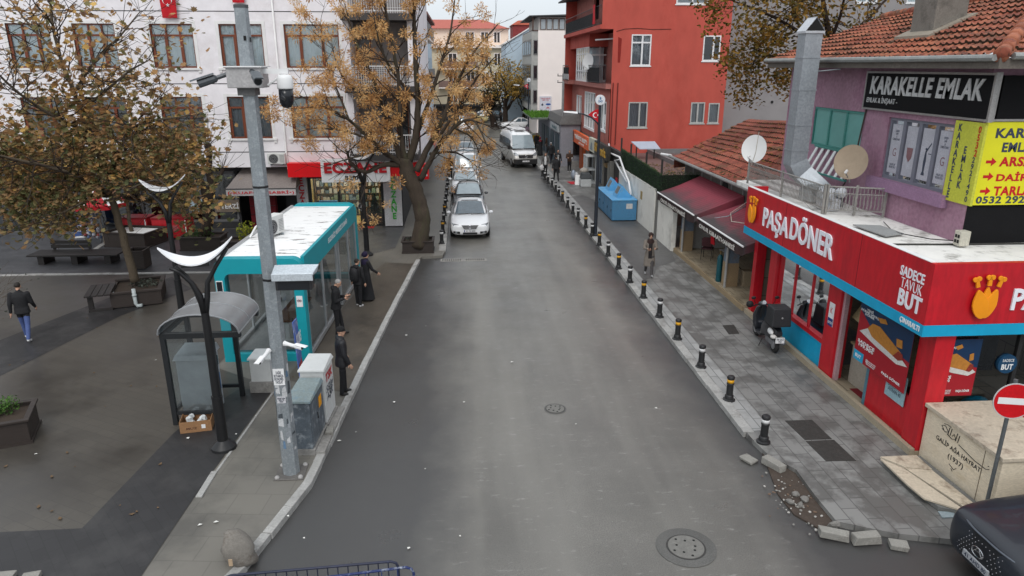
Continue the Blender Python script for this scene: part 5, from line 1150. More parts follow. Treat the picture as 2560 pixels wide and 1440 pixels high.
# walls and openings under the canopy
SX=9.2
fl=M('shop_floor_tile',S(190,178,160,.6),.4,var=.1)
b=B();b.box(SX-.12,14.5,12.0,FFAR,.08,.2);b.build('floor',slabs('travertine',S(190,175,150,.65),S(176,160,136,.6),S(120,110,95,.5),.6,.6,0,S(120,105,85,.4),.3,.45,wscale=1),SH)
b=B();b.box(SX-.22,SX-.12,12.0,FFAR-.0,.1,.26);b.build('step',M('marble_step',S(190,176,152,.7),.5,var=.15),SH)
def col(x0,x1,y0,y1):
    b=B();b.box(x0,x1,y0,y1,.2,2.82);b.build('column',redp,SH,bevel=.01)
col(SX-.1,SX+.25,19.1,19.55);col(SX-.1,SX+.2,15.5,16.1);col(SX-.1,SX+.3,12.02,12.5);col(SX-.1,SX+.2,20.5,20.74)
b=B();b.box(SX-.02,SX+.08,16.1,19.1,.2,.88);b.build('panel',cyan,SH)
b=B();b.box(SX-.06,SX+.12,16.1,19.1,.88,1.0);b.build('window_ledge',redp,SH)
b=B();P=PX(SX)
for y in (16.13,17.1,18.1,19.07):b.pbox(P,y-.03,y+.03,1.0,2.82,.0,.07)
wn=b.build('window',redp,SH)
b=B();b.quad(P(16.1,1.0,.03),P(19.1,1.0,.03),P(19.1,2.82,.03),P(16.1,2.82,.03));b.build('pane',glass('shop_front_glass',(.8,.82,.82),.98),wn)
b=B();b.box(SX-.02,SX+.05,12.5,14.05,.2,1.15);b.build('door_panel',redp,SH)
b=B();b.box(SX-.03,SX+.06,14.05,14.15,.2,2.8);b.build('door_frame',M('door_blue',S(110,160,180,.7),.4,.3),SH)
b=B();b.box(SX-.03,SX+.07,15.4,15.5,.2,2.8);b.build('door_frame',M('door_pink',S(210,170,175,.7),.5),SH)
b=B();b.box(14.3,14.4,12.1,FFAR,.2,2.8);b.box(9.4,14.3,20.6,20.7,.2,2.8);b.build('inner_wall',slabs('shop_wall_tile',S(150,140,125,.6),S(140,130,115,.55),S(80,75,68,.5),.6,.6,0,(.1,.09,.08),.2,.5,plane='YZ'),SH)
b=B();P2=PY(12.12)
for x in (9.5,10.95,12.4,13.9):b.pbox(P2,x-.04,x+.04,.2,2.82,.0,.08)
b.pbox(P2,9.54,13.9,.95,1.03,.001,.079);fr=b.build('shopfront',MATS['frame_black'],SH)
b=B();b.quad(P2(9.5,1.0,.04),P2(14,1.0,.04),P2(14,2.82,.04),P2(9.5,2.82,.04));b.build('pane',MATS['shop_front_glass'],fr)
b=B();b.quad(P2(9.5,.2,.05),P2(14,.2,.05),P2(14,.96,.05),P2(9.5,.96,.05));b.build('base_panel',redp,fr)
# inside: counter, doner spit, board, table
t=thing('counter','pale shop counter standing behind the open doorway','counter',(10.0,15,.2));b=B();b.box(9.5,10.15,14.3,15.35,.2,1.2);b.build('body',M('counter_pale',S(190,180,165,.65),.6),t);b=B();b.box(9.45,10.2,14.25,15.4,1.2,1.25);b.build('top',M('counter_top',S(160,140,110,.7),.4),t)
b=B();b.hexa([(9.5,14.9,1.75),(9.5,15.6,1.8),(9.55,15.6,1.8),(9.55,14.9,1.75)],[(9.9,14.8,2.2),(9.9,15.7,2.3),(9.95,15.7,2.3),(9.95,14.8,2.2)]);tag(b.build('menu_board',M('board_cream',S(215,195,150,.75),.5)),'cream menu board hanging inside the open doorway','board')
t=thing('doner_spit','upright doner meat spit behind the blue panelled window','doner spit',(9.9,18.2,.9))
b=B();b.lathe([(.05,1.2),(.2,1.35),(.26,1.8),(.27,2.2),(.2,2.45),(.05,2.5)],(9.9,17.9,0),16);b.build('meat',M('meat',S(170,90,40,.75),.6,var=.3,scale=9,bump=.6),t,smooth=True)
b=B();b.cyl((9.9,17.9,1.0),(9.9,17.9,2.7),.02);b.build('skewer',chrome,t)
b=B();b.box(9.6,10.2,17.5,18.4,.95,1.2);b.box(10.15,10.2,17.55,18.3,1.2,2.5);b.build('grill',M('steel_dark',(.12,.12,.125),.4,.6),t)
b=B();b.box(9.6,10.3,16.3,17.4,.2,1.0);tag(b.build('work_bench',M('steel_bench',(.15,.15,.155),.35,.6)),'steel work bench behind the blue panelled window','bench')
b=B();b.plate([(9.3,14.9,.203),(9.3,14.1,.203),(10.6,14.1,.203),(10.9,14.9,.203)],(0,0,.006));tag(b.build('doormat',M('mat_dark_red',S(120,14,26,.8),.8)),'dark red mat on the tiled doorway floor of the doner shop','mat')
# posters
def poster(parent,P,u0,u1,v0,v1,sgn,dark=1.):
    """food poster: red field, blue top, wrap on a plate, price; u runs in reading direction"""
    W_=u1-u0;H=v1-v0
    def Q(a,c,w):return P(u0+W_*a,v0+H*c,w)
    def sheet(poly,name,mat,par,w,th=.003):
        b=B();b.plate([Q(a,c,w) for a,c in poly],V(P(0,0,-th))-V(P(0,0,0)));return b.build(name,mat,par)
    base=sheet([(0,0),(1,0),(1,1),(0,1)],'sheet',M('poster_red',S(165,16,34,.8),.5,var=.05),parent,0)
    sheet([(.35,.58),(1,.5),(1,1),(0.0,1),(0,.86)],'picture',M('poster_navy',S(14,55,95,.7),.5),base,-.004)
    sheet([(.05,.5),(.2,.62),(.75,.55),(.98,.42),(.8,.36),(.4,.42)],'picture',M('plate_white',(.6,.58,.55),.5),base,-.007)
    sheet([(.2,.62),(.28,.74),(.42,.76),(.86,.56),(.88,.48),(.78,.44),(.3,.53)],'picture',M('wrap_tan',S(196,130,50,.8),.6,var=.3,scale=14),base,-.010)
    sheet([(.72,.45),(.8,.57),(.88,.56),(.9,.48),(.82,.43)],'picture',M('wrap_fill',S(150,50,35,.8),.6,var=.6,scale=40),base,-.013)
    sheet([(.0,.0),(.2,.0),(.2,.16),(.0,.16)],'picture',cyan,base,-.004)
    sheet([(.35,.88),(.5,.92),(.55,.86),(.42,.82)],'picture',MATS['wrap_tan'],base,-.013)
    sheet([(.74,.74),(.84,.76),(.86,.64),(.76,.62)],'picture',MATS['wrap_tan'],base,-.013)
    u=V(P(1,0,0))-V(P(0,0,0));u=u*(1 if W_>0 else -1)
    T=lambda s,a,c,ww,hh,bold=.02,m=white:text(s,base,Q(a,c,-.011),u,UP,abs(W_)*ww,H*hh,m,.003,bold=bold)
    T('YENİ\nDÜRME LAVAŞ\nDÖNER',.2,.87,.36,.13);T('SADECE\n199,90₺',.22,.31,.34,.12,.03);T('BUT',.1,.08,.12,.06,.03);T('PAŞA DÖNER',.75,.09,.34,.06,.02)
    T('@pasadoner\n@pasadoner\n/pasadoner',.36,.08,.2,.09,0)
    return base
t=thing('poster','hanging red food banner priced SADECE 199,90 over the shop doorway','banner',(9.0,13.5,1.3))
poster(t,lambda u,v,w:(9.02+w+.0*u,u,v),14.5,12.55,1.22,2.62,-1)
t=thing('poster','dark red food poster behind the shop glass facing the camera','poster',(9.7,12.1,1.4))
poster(t,PY(12.1),9.28,10.12,1.38,2.6,1)
b=B();b.box(SX-.06,SX-.04,12.68,13.35,.85,1.5);st=tag(b.build('notice_case',M('notice_blue',S(170,205,215,.75),.35)),'pale blue notice sheet on the red door panel beneath the food banner','notice')
text('MENÜ\nDÖNER 120\nDÜRÜM 199\nAYRAN 40',st,(SX-.061,13.02,1.2),UX,UP,.5,.4,MATS['ink_dark'],.002)
b=B();b.box(SX-.108,SX-.101,15.7,15.95,1.5,2.1);st=tag(b.build('sticker',white),'white and blue payment sticker on the red column by the door','sticker');b=B();b.box(SX-.112,SX-.108,15.71,15.94,1.5,1.7);s2_=b.build('band',M('sticker_navy',S(30,60,130,.8),.5),st);text('GETİR',s2_,(SX-.1125,15.825,1.6),UX,UP,.2,.08,white,.002,bold=.02);text('K',st,(SX-.1085,15.825,1.9),UX,UP,.1,.14,MATS['letter_red'],.002)
b=B();b.cyl((10.75,12.2,2.04),(10.75,12.1,2.04),.2,n=28);st=tag(b.build('round_sign',M('round_blue',S(20,80,120,.6),.5)),'round blue sign lettered BUT behind the shop glass','sign');text('SADECE',st,(10.75,12.098,2.12),UY,UP,.24,.06,white,.003);text('BUT',st,(10.75,12.098,1.98),UY,UP,.24,.12,white,.003,bold=.03)
b=B();b.box(10.2,11.4,13.2,13.35,1.4,2.7);tag(b.build('menu_screen',MATS['screen_black']),'black menu screen hanging behind the round blue sign','screen')
for i,(x,y) in enumerate(((10.6,13.2),(12.0,13.4))):
    t=thing('cafe_table',['shop table behind the marble fountain','shop table at the right edge behind the glass'][i],'table',(x,y,.2),0,'tables inside the doner shop');b=B();b.box(-.4,.4,-.4,.4,.7,.74);b.build('top',fl,t,local=True);b=B();b.cyl((0,0,0),(0,0,.7),.04);b.box(-.25,.25,-.03,.03,0,.03);b.build('leg',black,t,local=True)
b=B();b.ell((10.55,12.45,.9),(.35,.2,.28),12,8);b.box(10.3,10.8,12.35,12.55,.2,.8);tag(b.build('blue_chair',cyan,smooth=True),'turquoise plastic seat behind the marble fountain','chair')
# ================================================================ marble fountain and broken slab
mb=M('travertine_marble',S(228,214,190,.92),.55,var=.12,scale=1.6,stretch=(1,1,4),dirt=S(200,182,150,.85),damt=.5,dscale=1.3)
mt=M('travertine_top',S(222,208,186,.75),.5,var=.12,scale=2,dirt=S(150,128,110,.55),damt=.6,dscale=2)
ft=thing('marble_fountain','beige marble fountain block inscribed GALIP AGA HAYRATI (1937)','fountain',(10,11,.11))
b=B();b.box(9.18,10.55,9.95,12.0,.1,1.22);bd=b.build('body',mb,ft,bevel=.012)
b=B();b.box(9.12,10.6,9.9,12.01,1.22,1.3);b.build('top_slab',mt,ft,bevel=.01)
b=B();b.box(9.174,9.18,10.36,10.37,.12,1.22);b.build('joint',M('joint_brown',(.12,.09,.06),.9),bd)
ink=M('engraved_black',(.02,.02,.02),.7)
text('GALİP AĞA HAYRATI',bd,(9.178,10.98,.78),UX,UP,1.25,.12,ink,.002,bold=.02);text('(1937)',bd,(9.178,11.0,.57),UX,UP,.42,.13,ink,.002,bold=.015)
b=B();rr=random.Random(3)
def stroke(pts,r=.008):b.tube([(9.176,11.62-p[0],p[1]) for p in pts],r,4)
stroke([(.62,.93),(.8,.9),(1.05,.86),(1.35,.86),(1.42,.9)],.007);stroke([(.18,1.0),(.1,1.06),(.2,1.1),(.3,1.02),(.22,.98),(.12,1.0)]);stroke([(.3,.96),(.32,1.12)]);stroke([(.36,.98),(.38,1.13)]);stroke([(.28,.97),(.42,.94),(.52,.98),(.46,1.06),(.42,1.0)]);stroke([(.52,.95),(.54,1.12)]);stroke([(.58,.95),(.6,1.1)]);stroke([(.15,1.12),(.25,1.15),(.35,1.14)],.006);stroke([(.48,.44),(.62,.4),(.68,.46)],.007);stroke([(.55,.38),(.6,.35)],.006);stroke([(1.38,.94),(1.4,.95)],.009)
b.build('inscription',ink,bd)
sl_=thing('marble_slab','cracked beige marble step slab lying at the foot of the fountain','slab',(8.8,11,.11))
pt=lambda x,y,z:tuple(g(x,y,z))
b=B();b.plate([pt(2200,1146,.2),pt(2290,1142,.2),pt(2330,1178,.2),pt(2262,1172,.2)],(0,0,.045));b.plate([pt(2262,1174,.2),pt(2330,1180,.2),pt(2440,1268,.2),pt(2424,1281,.2)],(0,0,.042));b.plate([pt(2200,1150,.2),pt(2258,1174,.2),pt(2418,1284,.2),pt(2350,1262,.2),pt(2310,1250,.2),pt(2268,1215,.2)],(0,0,.038))
b.build('top_plate',mt,sl_,bevel=.006)
b=B();b.plate([pt(2205,1157,.12),pt(2300,1148,.12),pt(2460,1280,.12),pt(2400,1287,.12),pt(2345,1276,.12),pt(2272,1222,.12)],(0,0,.075));b.build('bed',M('slab_bed',(.16,.16,.15),.9,var=.3),sl_)
b=B();b.plate([pt(2345,1280,.115),pt(2395,1283,.115),pt(2415,1293,.115),pt(2355,1296,.115)],(0,0,.02));tag(b.build('marble_shard',M('shard_white',S(170,185,190,.7),.5)),'pale bluish marble shard lying at the low end of the broken slab','shard')
# no entry sign
sn=thing('road_sign','round red no entry sign on a grey steel post by the fountain','road sign',(9.05,9.98,.11))
b=B();b.tube([(9.05,9.98,.1),(9.05,9.98,2.75)],.033,10);b.build('post',M('post_grey',(.13,.14,.145),.5,.4,var=.25),sn)
ds=V((-.22,-1,0.02)).normalized();cc=V((9.05,9.93,2.32));
p_=gy(2535,1003,9.92);cc=V((p_.x,9.93,p_.z));x_=V((-ds.y,ds.x,0)).normalized()
# keep post under the disc
sn.children[0].location.x=cc.x-9.05
b=B();b.cyl(cc,cc+ds*.012,.32,n=40);dk_=b.build('disc',M('sign_grey_back',(.5,.5,.5),.5),sn)
b=B();b.cyl(cc+ds*.0125,cc+ds*.015,.303,n=40);b.build('red_field',M('reflective_red',S(200,8,22),.35),dk_)
b=B();h=.058;q=cc+ds*.0155;b.plate([q-x_*.245-V((0,0,h)),q+x_*.245-V((0,0,h)),q+x_*.245+V((0,0,h)),q-x_*.245+V((0,0,h))],ds*.003);b.build('white_bar',white,dk_)
# ================================================================ tea house with burgundy awnings
tan=M('tan_tile',S(196,176,146,.65),.45,var=.12,scale=2)
CF=thing('tea_house','low tiled roof tea house with open front behind burgundy awnings','cafe',(11,27,.1))
b=B();b.box(9.02,12.6,20.9,28.6,.08,.3);b.build('floor',slabs('cafe_floor',S(206,190,162,.65),S(196,178,150,.6),S(140,128,108,.5),.42,.42,0,S(120,105,88,.4),.45,.4,wscale=1.2),CF)
b=B();b.box(8.96,9.02,20.9,28.55,.08,.27);b.build('step_edge',M('step_tan',S(186,164,130,.65),.6,var=.15),CF)
pg_=M('plaster_blue_grey',S(126,140,156,.7),.85,var=.15,dirt=S(150,120,95,.6),damt=.4,dscale=1.5)
pw_=M('pale_plaster',S(190,188,184,.7),.85,var=.12,dirt=S(150,145,140,.6),damt=.3)
b=B();b.box(12.3,12.5,20.9,33.3,.1,3.4);b.box(9.6,12.3,28.3,28.5,.3,2.4);b.build('wall',pw_,CF)
b=B();b.box(10.75,10.9,21,33.3,2.3,3.5);b.build('upper_wall',M('grey_board',S(120,116,112,.7),.85,var=.2,dirt=S(84,80,76,.6),damt=.3),CF)
b=B()
for y in (22.5,23.6,24.8,26.0,27.2,28.4,29.6,30.8,32.0,33.2):b.box(10.71,10.75,y-.04,y+.04,2.3,3.45)
b.box(10.72,10.75,21,33.3,2.28,2.34);b.build('batten',M('batten_pale',S(165,165,165,.7),.7),CF)
b=B();b.cyl((10.70,27.9,2.95),(10.76,27.9,2.95),.27,n=20);b.build('fan_vent',MATS['hole_black'],CF)
for y in (23.1,28.1):
    b=B();b.box(9.15,9.55,y-.2,y+.2,1.15,2.33);pb=b.build('pillar',pg_,CF)
    b=B();b.box(9.14,9.56,y-.21,y+.21,.3,1.15);b.build('pillar_base',M('pillar_tan',S(188,160,124,.65),.5,var=.12),CF)
    b=B();b.cyl((9.08,y-.28,.3),(9.08,y-.28,2.28),.045,n=10);b.build('downpipe',pw_,CF)
b=B();b.box(10.92,12.3,20.95,28.28,2.86,2.92);b.build('ceiling',M('ceil_grey',(.2,.2,.2),.8),CF)
P=PX(12.28)
for u0,u1 in ((21.6,22.6),(23.4,24.6),(25.6,26.6)):
    b=B();b.pbox(P,u0,u1,1.2,2.3,0,.02);w_=b.build('window',white,CF);b=B();b.pbox(P,u0+.07,u1-.07,1.27,2.23,-.01,.0);b.build('pane',MATS['pane_dark'],w_)
tileroof('roof',CF,(10.2,33.4,3.5),(10.2,21.5,3.5),(14.6,35.6,5.1),tile_b,tile=.24,rowh=.42,D=(14.6,21.5,5.85),seed=7)
b=B();b.quad((14.6,35.6,5.1),(14.6,21.5,5.85),(18,21.5,4.4),(18,35.6,3.6));b.quad((10.2,33.4,3.48),(14.6,35.6,5.05),(14.6,35.6,3.0),(10.2,33.4,3.0));b.build('roof_back',tile_b,CF)
b=B();b.tube([(10.12,33.9,3.5),(10.12,21.5,3.5)],.07,8);b.build('gutter',MATS['zinc'],CF)
b=B();b.tube([(10.2,33.9,3.52),(9.9,34.6,3.52)],.07,8);b.build('gutter_end',white,CF)
b=B();rr=random.Random(5)
for i in range(260):
    f=rr.random();h=rr.random()**1.3;p=V((10.2,33.4-9*f,3.5)).lerp(V((14.6,35.6-10*f,5.1+.6*f)),.25+.7*h);s=rr.uniform(.04,.09);a=rr.uniform(0,6)
    b.quad(*[(p.x+s*math.cos(a+k*1.57),p.y+s*math.sin(a+k*1.57),p.z+.09+.02*(k%2)) for k in range(4)])
tag(b.build('fallen_leaves',M('leaf_ochre',S(190,140,60,.6),.8,var=.3)),'dry ochre leaves lying on the tea house roof','leaves',kind='stuff')
b=B();rr=random.Random(15)
for i in range(160):
    y=rr.uniform(24,28.5);b.pk=rr.uniform(.1,.8);s=rr.uniform(.03,.06);p=(10.22+rr.uniform(0,.35),y,3.58+rr.uniform(0,.12));b.quad(*[(p[0]+s*math.cos(k*1.57+i),p[1]+s*math.sin(k*1.57+i),p[2]+.02*(k%2)) for k in range(4)])
tag(b.build('roof_moss',green_l),'green moss and weeds growing in the tea house gutter','moss',kind='stuff')
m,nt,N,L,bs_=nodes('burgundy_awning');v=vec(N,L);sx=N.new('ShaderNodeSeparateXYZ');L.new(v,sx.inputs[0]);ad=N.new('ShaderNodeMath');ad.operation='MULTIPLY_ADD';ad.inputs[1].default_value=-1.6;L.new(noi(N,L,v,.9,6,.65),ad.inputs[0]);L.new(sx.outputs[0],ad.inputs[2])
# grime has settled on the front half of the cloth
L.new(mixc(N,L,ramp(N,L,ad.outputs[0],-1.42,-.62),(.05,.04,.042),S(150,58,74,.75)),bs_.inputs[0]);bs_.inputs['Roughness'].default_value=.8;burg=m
valm=M('valance_dark',S(74,52,52,.5),.8,var=.15)
for i,(y0,y1,lab) in enumerate(((30.9,25.75,'burgundy striped awning lettered ONUR KIRAATHANESI next to the white wall'),(25.3,20.85,'burgundy striped awning lettered ONUR KIRAATHANESI next to the red shop'))):
    aw=thing('awning',lab,'awning',(9.6,(y0+y1)/2,2.2),0,'tea house awnings')
    b=B();n=40;top=[];bot=[]
    for k in range(n+1):
        y=y0+(y1-y0)*k/n;s=.012*(k%2)
        top.append((10.68,y,2.98+s-.12*i));bot.append((8.8,y,2.26+s))
    b.loft([top,[(9.7,p[1],2.56+.012*(k%2)-.05*i) for k,p in enumerate(top)],bot],cap=False,closed=False);b.add([(10.68,y1,2.98),(8.8,y1,2.26),(8.8,y1,2.0),(10.68,y1,2.6)],[(0,1,2,3)]);b.build('canopy',burg,aw)
    b=B();n=30;b.loft([[(8.79+.02*math.sin(k*1.1),y0+(y1-y0)*k/n,2.24) for k in range(n+1)],[(8.77+.03*math.sin(k*1.1),y0+(y1-y0)*k/n,1.93+.02*math.sin(k*.7)) for k in range(n+1)]],cap=False,closed=False);vl=b.build('valance',valm,aw,smooth=True)
    text('ONUR KIRAATHANESİ',vl,(8.735,(y0+y1)/2+.1,2.09),UX,UP,3.5,.2,M('valance_letter',(.62,.6,.56),.7),.006,bold=.02)
    b=B();b.tube([(8.78,y0,2.27),(8.78,y1,2.27)],.032,8);b.build('front_bar',white,aw)
    b=B();b.tube([(10.6,y0-.3,2.85),(9.6,y0-.9,2.5),(8.85,y0-.3,2.24)],.02,6);b.build('arm',galv,aw)
b=B();b.tube([(10.6,24.3,3.4),(10.3,24.6,2.95),(9.6,24.2,2.66),(9.3,23.3,2.55),(9.5,22.4,2.66)],.014,5);tag(b.build('cable',M('cable_cream',(.5,.45,.38),.6)),'pale cable looping over the burgundy awnings','cable')
b=B();b.tube([(9.95,23.3,5.6),(9.93,23.35,4.9),(9.85,23.6,4.1),(9.7,23.8,3.7)],.012,5);tag(b.build('cable',MATS['cable_cream']),'thin pale wire hanging beside the white satellite dish','cable')
def cafe_table(x,y,lab,rz=0):
    t=thing('folding_table',lab,'table',(x,y,.3),rz,'tea house tables');b=B();b.box(-.38,.38,-.38,.38,.7,.73);b.build('top',M('table_grey',S(150,150,150,.6),.5,var=.1),t,local=True,bevel=.01)
    for s in (-1,1):
        b=B();b.tube([(-.32,.28*s,.0),(.3,.28*s,.7)],.014,6);b.tube([(.32,.26*s,.0),(-.3,.26*s,.7)],.014,6);b.tube([(-.32,.28*s,0),(-.32,.0,0.01)],.014,6);b.build('leg',black,t,local=True)
    return t
def chair(x,y,lab,rz,col,z=.3):
    t=thing('chair',lab,'chair',(x,y,z),rz,'tea house chairs')
    b=B();b.box(-.21,.21,-.21,.2,.42,.48);b.build('seat',col,t,local=True,bevel=.02)
    b=B();pts=[(-.19,.56),(.19,.56),(.21,.85),(.13,.95),(-.13,.95),(-.21,.85)];b.plate([(p[0],.21+.12*(p[1]-.5),p[1]) for p in pts],(0,.03,0));b.build('backrest',col,t,local=True,bevel=.01)
    for sx in (-1,1):
        b=B();b.tube([(sx*.19,-.19,0),(sx*.19,-.18,.42)],.013,6);b.build('leg',black,t,local=True)
        b=B();b.tube([(sx*.2,.24,0),(sx*.2,.19,.45),(sx*.2,.26,.9)],.013,6);b.build('leg',black,t,local=True)
    return t
cafe_table(10.15,25.0,'grey folding table beside the middle pillar, farther from the red shop',.1)
cafe_table(10.1,21.9,'grey folding table with crossed legs against the red shop column',-.1)
ck=M('chair_dark',(.03,.014,.016),.7);cr_=M('chair_burgundy',(.06,.015,.02),.7)
chair(9.75,26.6,'burgundy padded chair standing alone at the far end of the tea house',2.6,cr_)
chair(10.95,24.0,'dark chair half hidden behind the middle tea house pillar',1.2,ck)
chair(10.75,22.9,'dark chair behind the table by the red column, its back to the wall',-1.3,ck)
chair(10.95,22.1,'burgundy chair partly hidden by the red shop column',-1.0,cr_)
gc=thing('gas_cylinder','slim teal gas cylinder leaning at the middle pillar of the tea house','gas cylinder',(9.05,24.1,.3))
b=B();b.lathe([(.09,0),(.1,.02),(.1,.85),(.08,.95),(.03,1.0)],(9.12,23.55,.3),14);b.build('bottle',M('cylinder_teal',S(30,100,110,.7),.45,var=.2),gc,smooth=True,auto=40)
b=B();b.lathe([(.02,1.0),(.02,1.08),(.04,1.08),(.04,1.12),(.01,1.12)],(9.12,23.55,.3),10);b.build('valve',M('brass',(.3,.2,.08),.4,.7),gc)
b=B();b.box(9.75,10.1,22.85,23.2,.3,.85);tag(b.build('stool_box',M('box_tan',S(190,170,140,.65),.6),bevel=.01),'tan square box behind the middle pillar of the tea house','box')
t=thing('flag','red flag cloth hanging under the awning beside the tea house chair','flag',(9.6,26.0,1.2),0,'hanging national flags')
b=B();b.loft([[(9.55+.06*math.sin(k*1.7),26.0-.5*k/6,2.0-.05*k) for k in range(7)],[(9.6+.06*math.sin(k*1.3+1),26.0-.45*k/6,1.2-.02*k) for k in range(7)]],cap=False,closed=False);b.build('cloth',MATS['flag_red'],t,smooth=True)
# ================================================================ white wall with artificial hedge, blue bins
ww=M('white_wall',S(226,224,216,.92),.9,var=.08,scale=1,bump=.2,dirt=(.33,.31,.28),damt=.3,dscale=.8)
wl=thing('garden_wall','stained white plaster wall between the blue bins and the tea house','wall',(8.95,33,.1))
b=B();b.box(8.9,9.08,31.75,39.4,.08,2.26);b.build('wall',ww,wl);b=B();b.box(8.86,9.05,28.62,30.95,.08,2.2);b.build('wall',ww,wl)
b=B();b.box(8.95,9.0,30.95,31.75,.1,2.2);b.build('door',M('door_grey',S(150,148,142,.65),.7,var=.15),wl)
b=B();b.box(8.85,8.86,29.2,29.6,1.5,1.75) if False else b.box(8.885,8.9,34.0,34.35,1.35,1.75);b.build('notice',M('notice_tan',S(190,165,110,.7),.8),wl)
hd=thing('hedge','dark green artificial hedge screen on top of the white wall','hedge',(8.97,34,2.2))
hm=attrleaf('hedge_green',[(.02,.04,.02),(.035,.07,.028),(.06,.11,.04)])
b=B();rr=random.Random(8)
for i in range(8000):
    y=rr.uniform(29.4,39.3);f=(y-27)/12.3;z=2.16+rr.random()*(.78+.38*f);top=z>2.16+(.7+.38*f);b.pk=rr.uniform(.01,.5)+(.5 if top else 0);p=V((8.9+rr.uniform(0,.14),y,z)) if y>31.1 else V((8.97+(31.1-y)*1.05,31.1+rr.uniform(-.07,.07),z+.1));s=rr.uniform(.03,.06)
    e=Euler((rr.uniform(-2,2),rr.uniform(-2,2),rr.uniform(0,6))).to_matrix();b.quad(*[p+e@V(k)*s for k in ((-.6,0,0),(0,-.3,0),(.7,0,0),(0,.3,0))])
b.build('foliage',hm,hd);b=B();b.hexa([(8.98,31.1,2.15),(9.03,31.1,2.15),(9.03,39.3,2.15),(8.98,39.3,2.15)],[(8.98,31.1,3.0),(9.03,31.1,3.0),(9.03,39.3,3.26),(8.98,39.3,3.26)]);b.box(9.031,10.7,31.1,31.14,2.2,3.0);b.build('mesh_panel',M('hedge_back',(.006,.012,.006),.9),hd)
for i,(q,h) in enumerate((((1557,345),.6),((1581,360),.4),((1620,380),.35),((1659,398),.4))):
    p=gx(*q,9.2);b=B();b.cyl((9.15,p.y,.1),(9.15,p.y,p.z),.05,n=8);tag(b.build('fence_post',M('post_dark',(.03,.028,.026),.7)),['tallest dark post rising at the left end of the hedge','second dark post behind the hedge from its left end','dark post behind the middle of the hedge','dark post behind the hedge nearest the tea house roof'][i],'post','dark posts behind the hedge')
tr_=thing('terrace','low flat roofed outbuilding with leaf strewn terrace behind the hedge','outbuilding',(13,39,0))
b=B();b.box(9.2,19,33.5,44.95,.05,2.35);b.build('slab',M('terrace_tile',S(142,116,112,.6),.6,var=.25,scale=2,dirt=S(120,96,66,.5),damt=.5,dscale=2),tr_)
b=B();b.box(11.9,12.1,38.5,44.9,2.35,2.6);b.box(12.1,18,44.6,44.9,2.35,2.62);b.build('parapet',M('parapet_grey',S(150,145,145,.6),.8),tr_)
b=B();rr=random.Random(25)
for i in range(420):
    p=(rr.uniform(9.3,13.5),rr.uniform(33.6,40),2.37);s=rr.uniform(.04,.1);a=rr.uniform(0,6);b.k=rr.randrange(3);b.quad(*[(p[0]+s*math.cos(a+k*1.57),p[1]+s*math.sin(a+k*1.57),p[2]+.03*(k%2)) for k in range(4)])
tag(b.build('fallen_leaves',[MATS['leaf_ochre'],lf,M('leaf_olive',(.09,.09,.03),.8)]),'dry leaves strewn over the terrace behind the hedge','leaves',kind='stuff')
spn=thing('solar_panel','pale tilted sheet panel on dark posts before the red wall','panel',(11,42,2.35))
pp=[gy(*q,42) for q in ((1570,362),(1636,358),(1646,376),(1590,378))]
b=B();b.plate([(10.25,42.5,3.3),(11.7,42.5,3.3),(11.85,41.7,2.95),(10.6,41.7,2.95)],(0,0,.04));b.build('sheet',M('sheet_pale',S(185,195,210,.75),.35,var=.06),spn)
for x in (10.5,11.6):
    b=B();b.cyl((x,42.1,2.35),(x,42.1,3.1),.04,n=8);b.build('post',MATS['post_dark'],spn)
wp=thing('drain_pipe','bent white drainpipes running from the red building down behind the blue bins','pipe',(8.7,38,1))
b=B();pts=[gx(1522,360,9.3),gx(1526,383,9.2),gx(1549,393,8.75),gx(1562,430,8.72),gx(1572,455,8.72),gx(1577,487,8.72)];b.tube(pts,.055,8);b.build('long_pipe',white,wp,smooth=True)
b=B();pts=[gx(1549,398,8.8),gx(1537,401,8.8),gx(1552,428,8.76),gx(1568,455,8.74)];b.tube(pts,.055,8);b.build('short_pipe',white,wp,smooth=True)
bl=M('bin_blue',S(76,134,174,.85),.5,var=.12,scale=2,dirt=(.06,.09,.13),damt=.3,dscale=2)
bl2=M('bin_top_blue',S(92,164,212,.85),.5,var=.1,dirt=(.25,.27,.28),damt=.3,dscale=2)
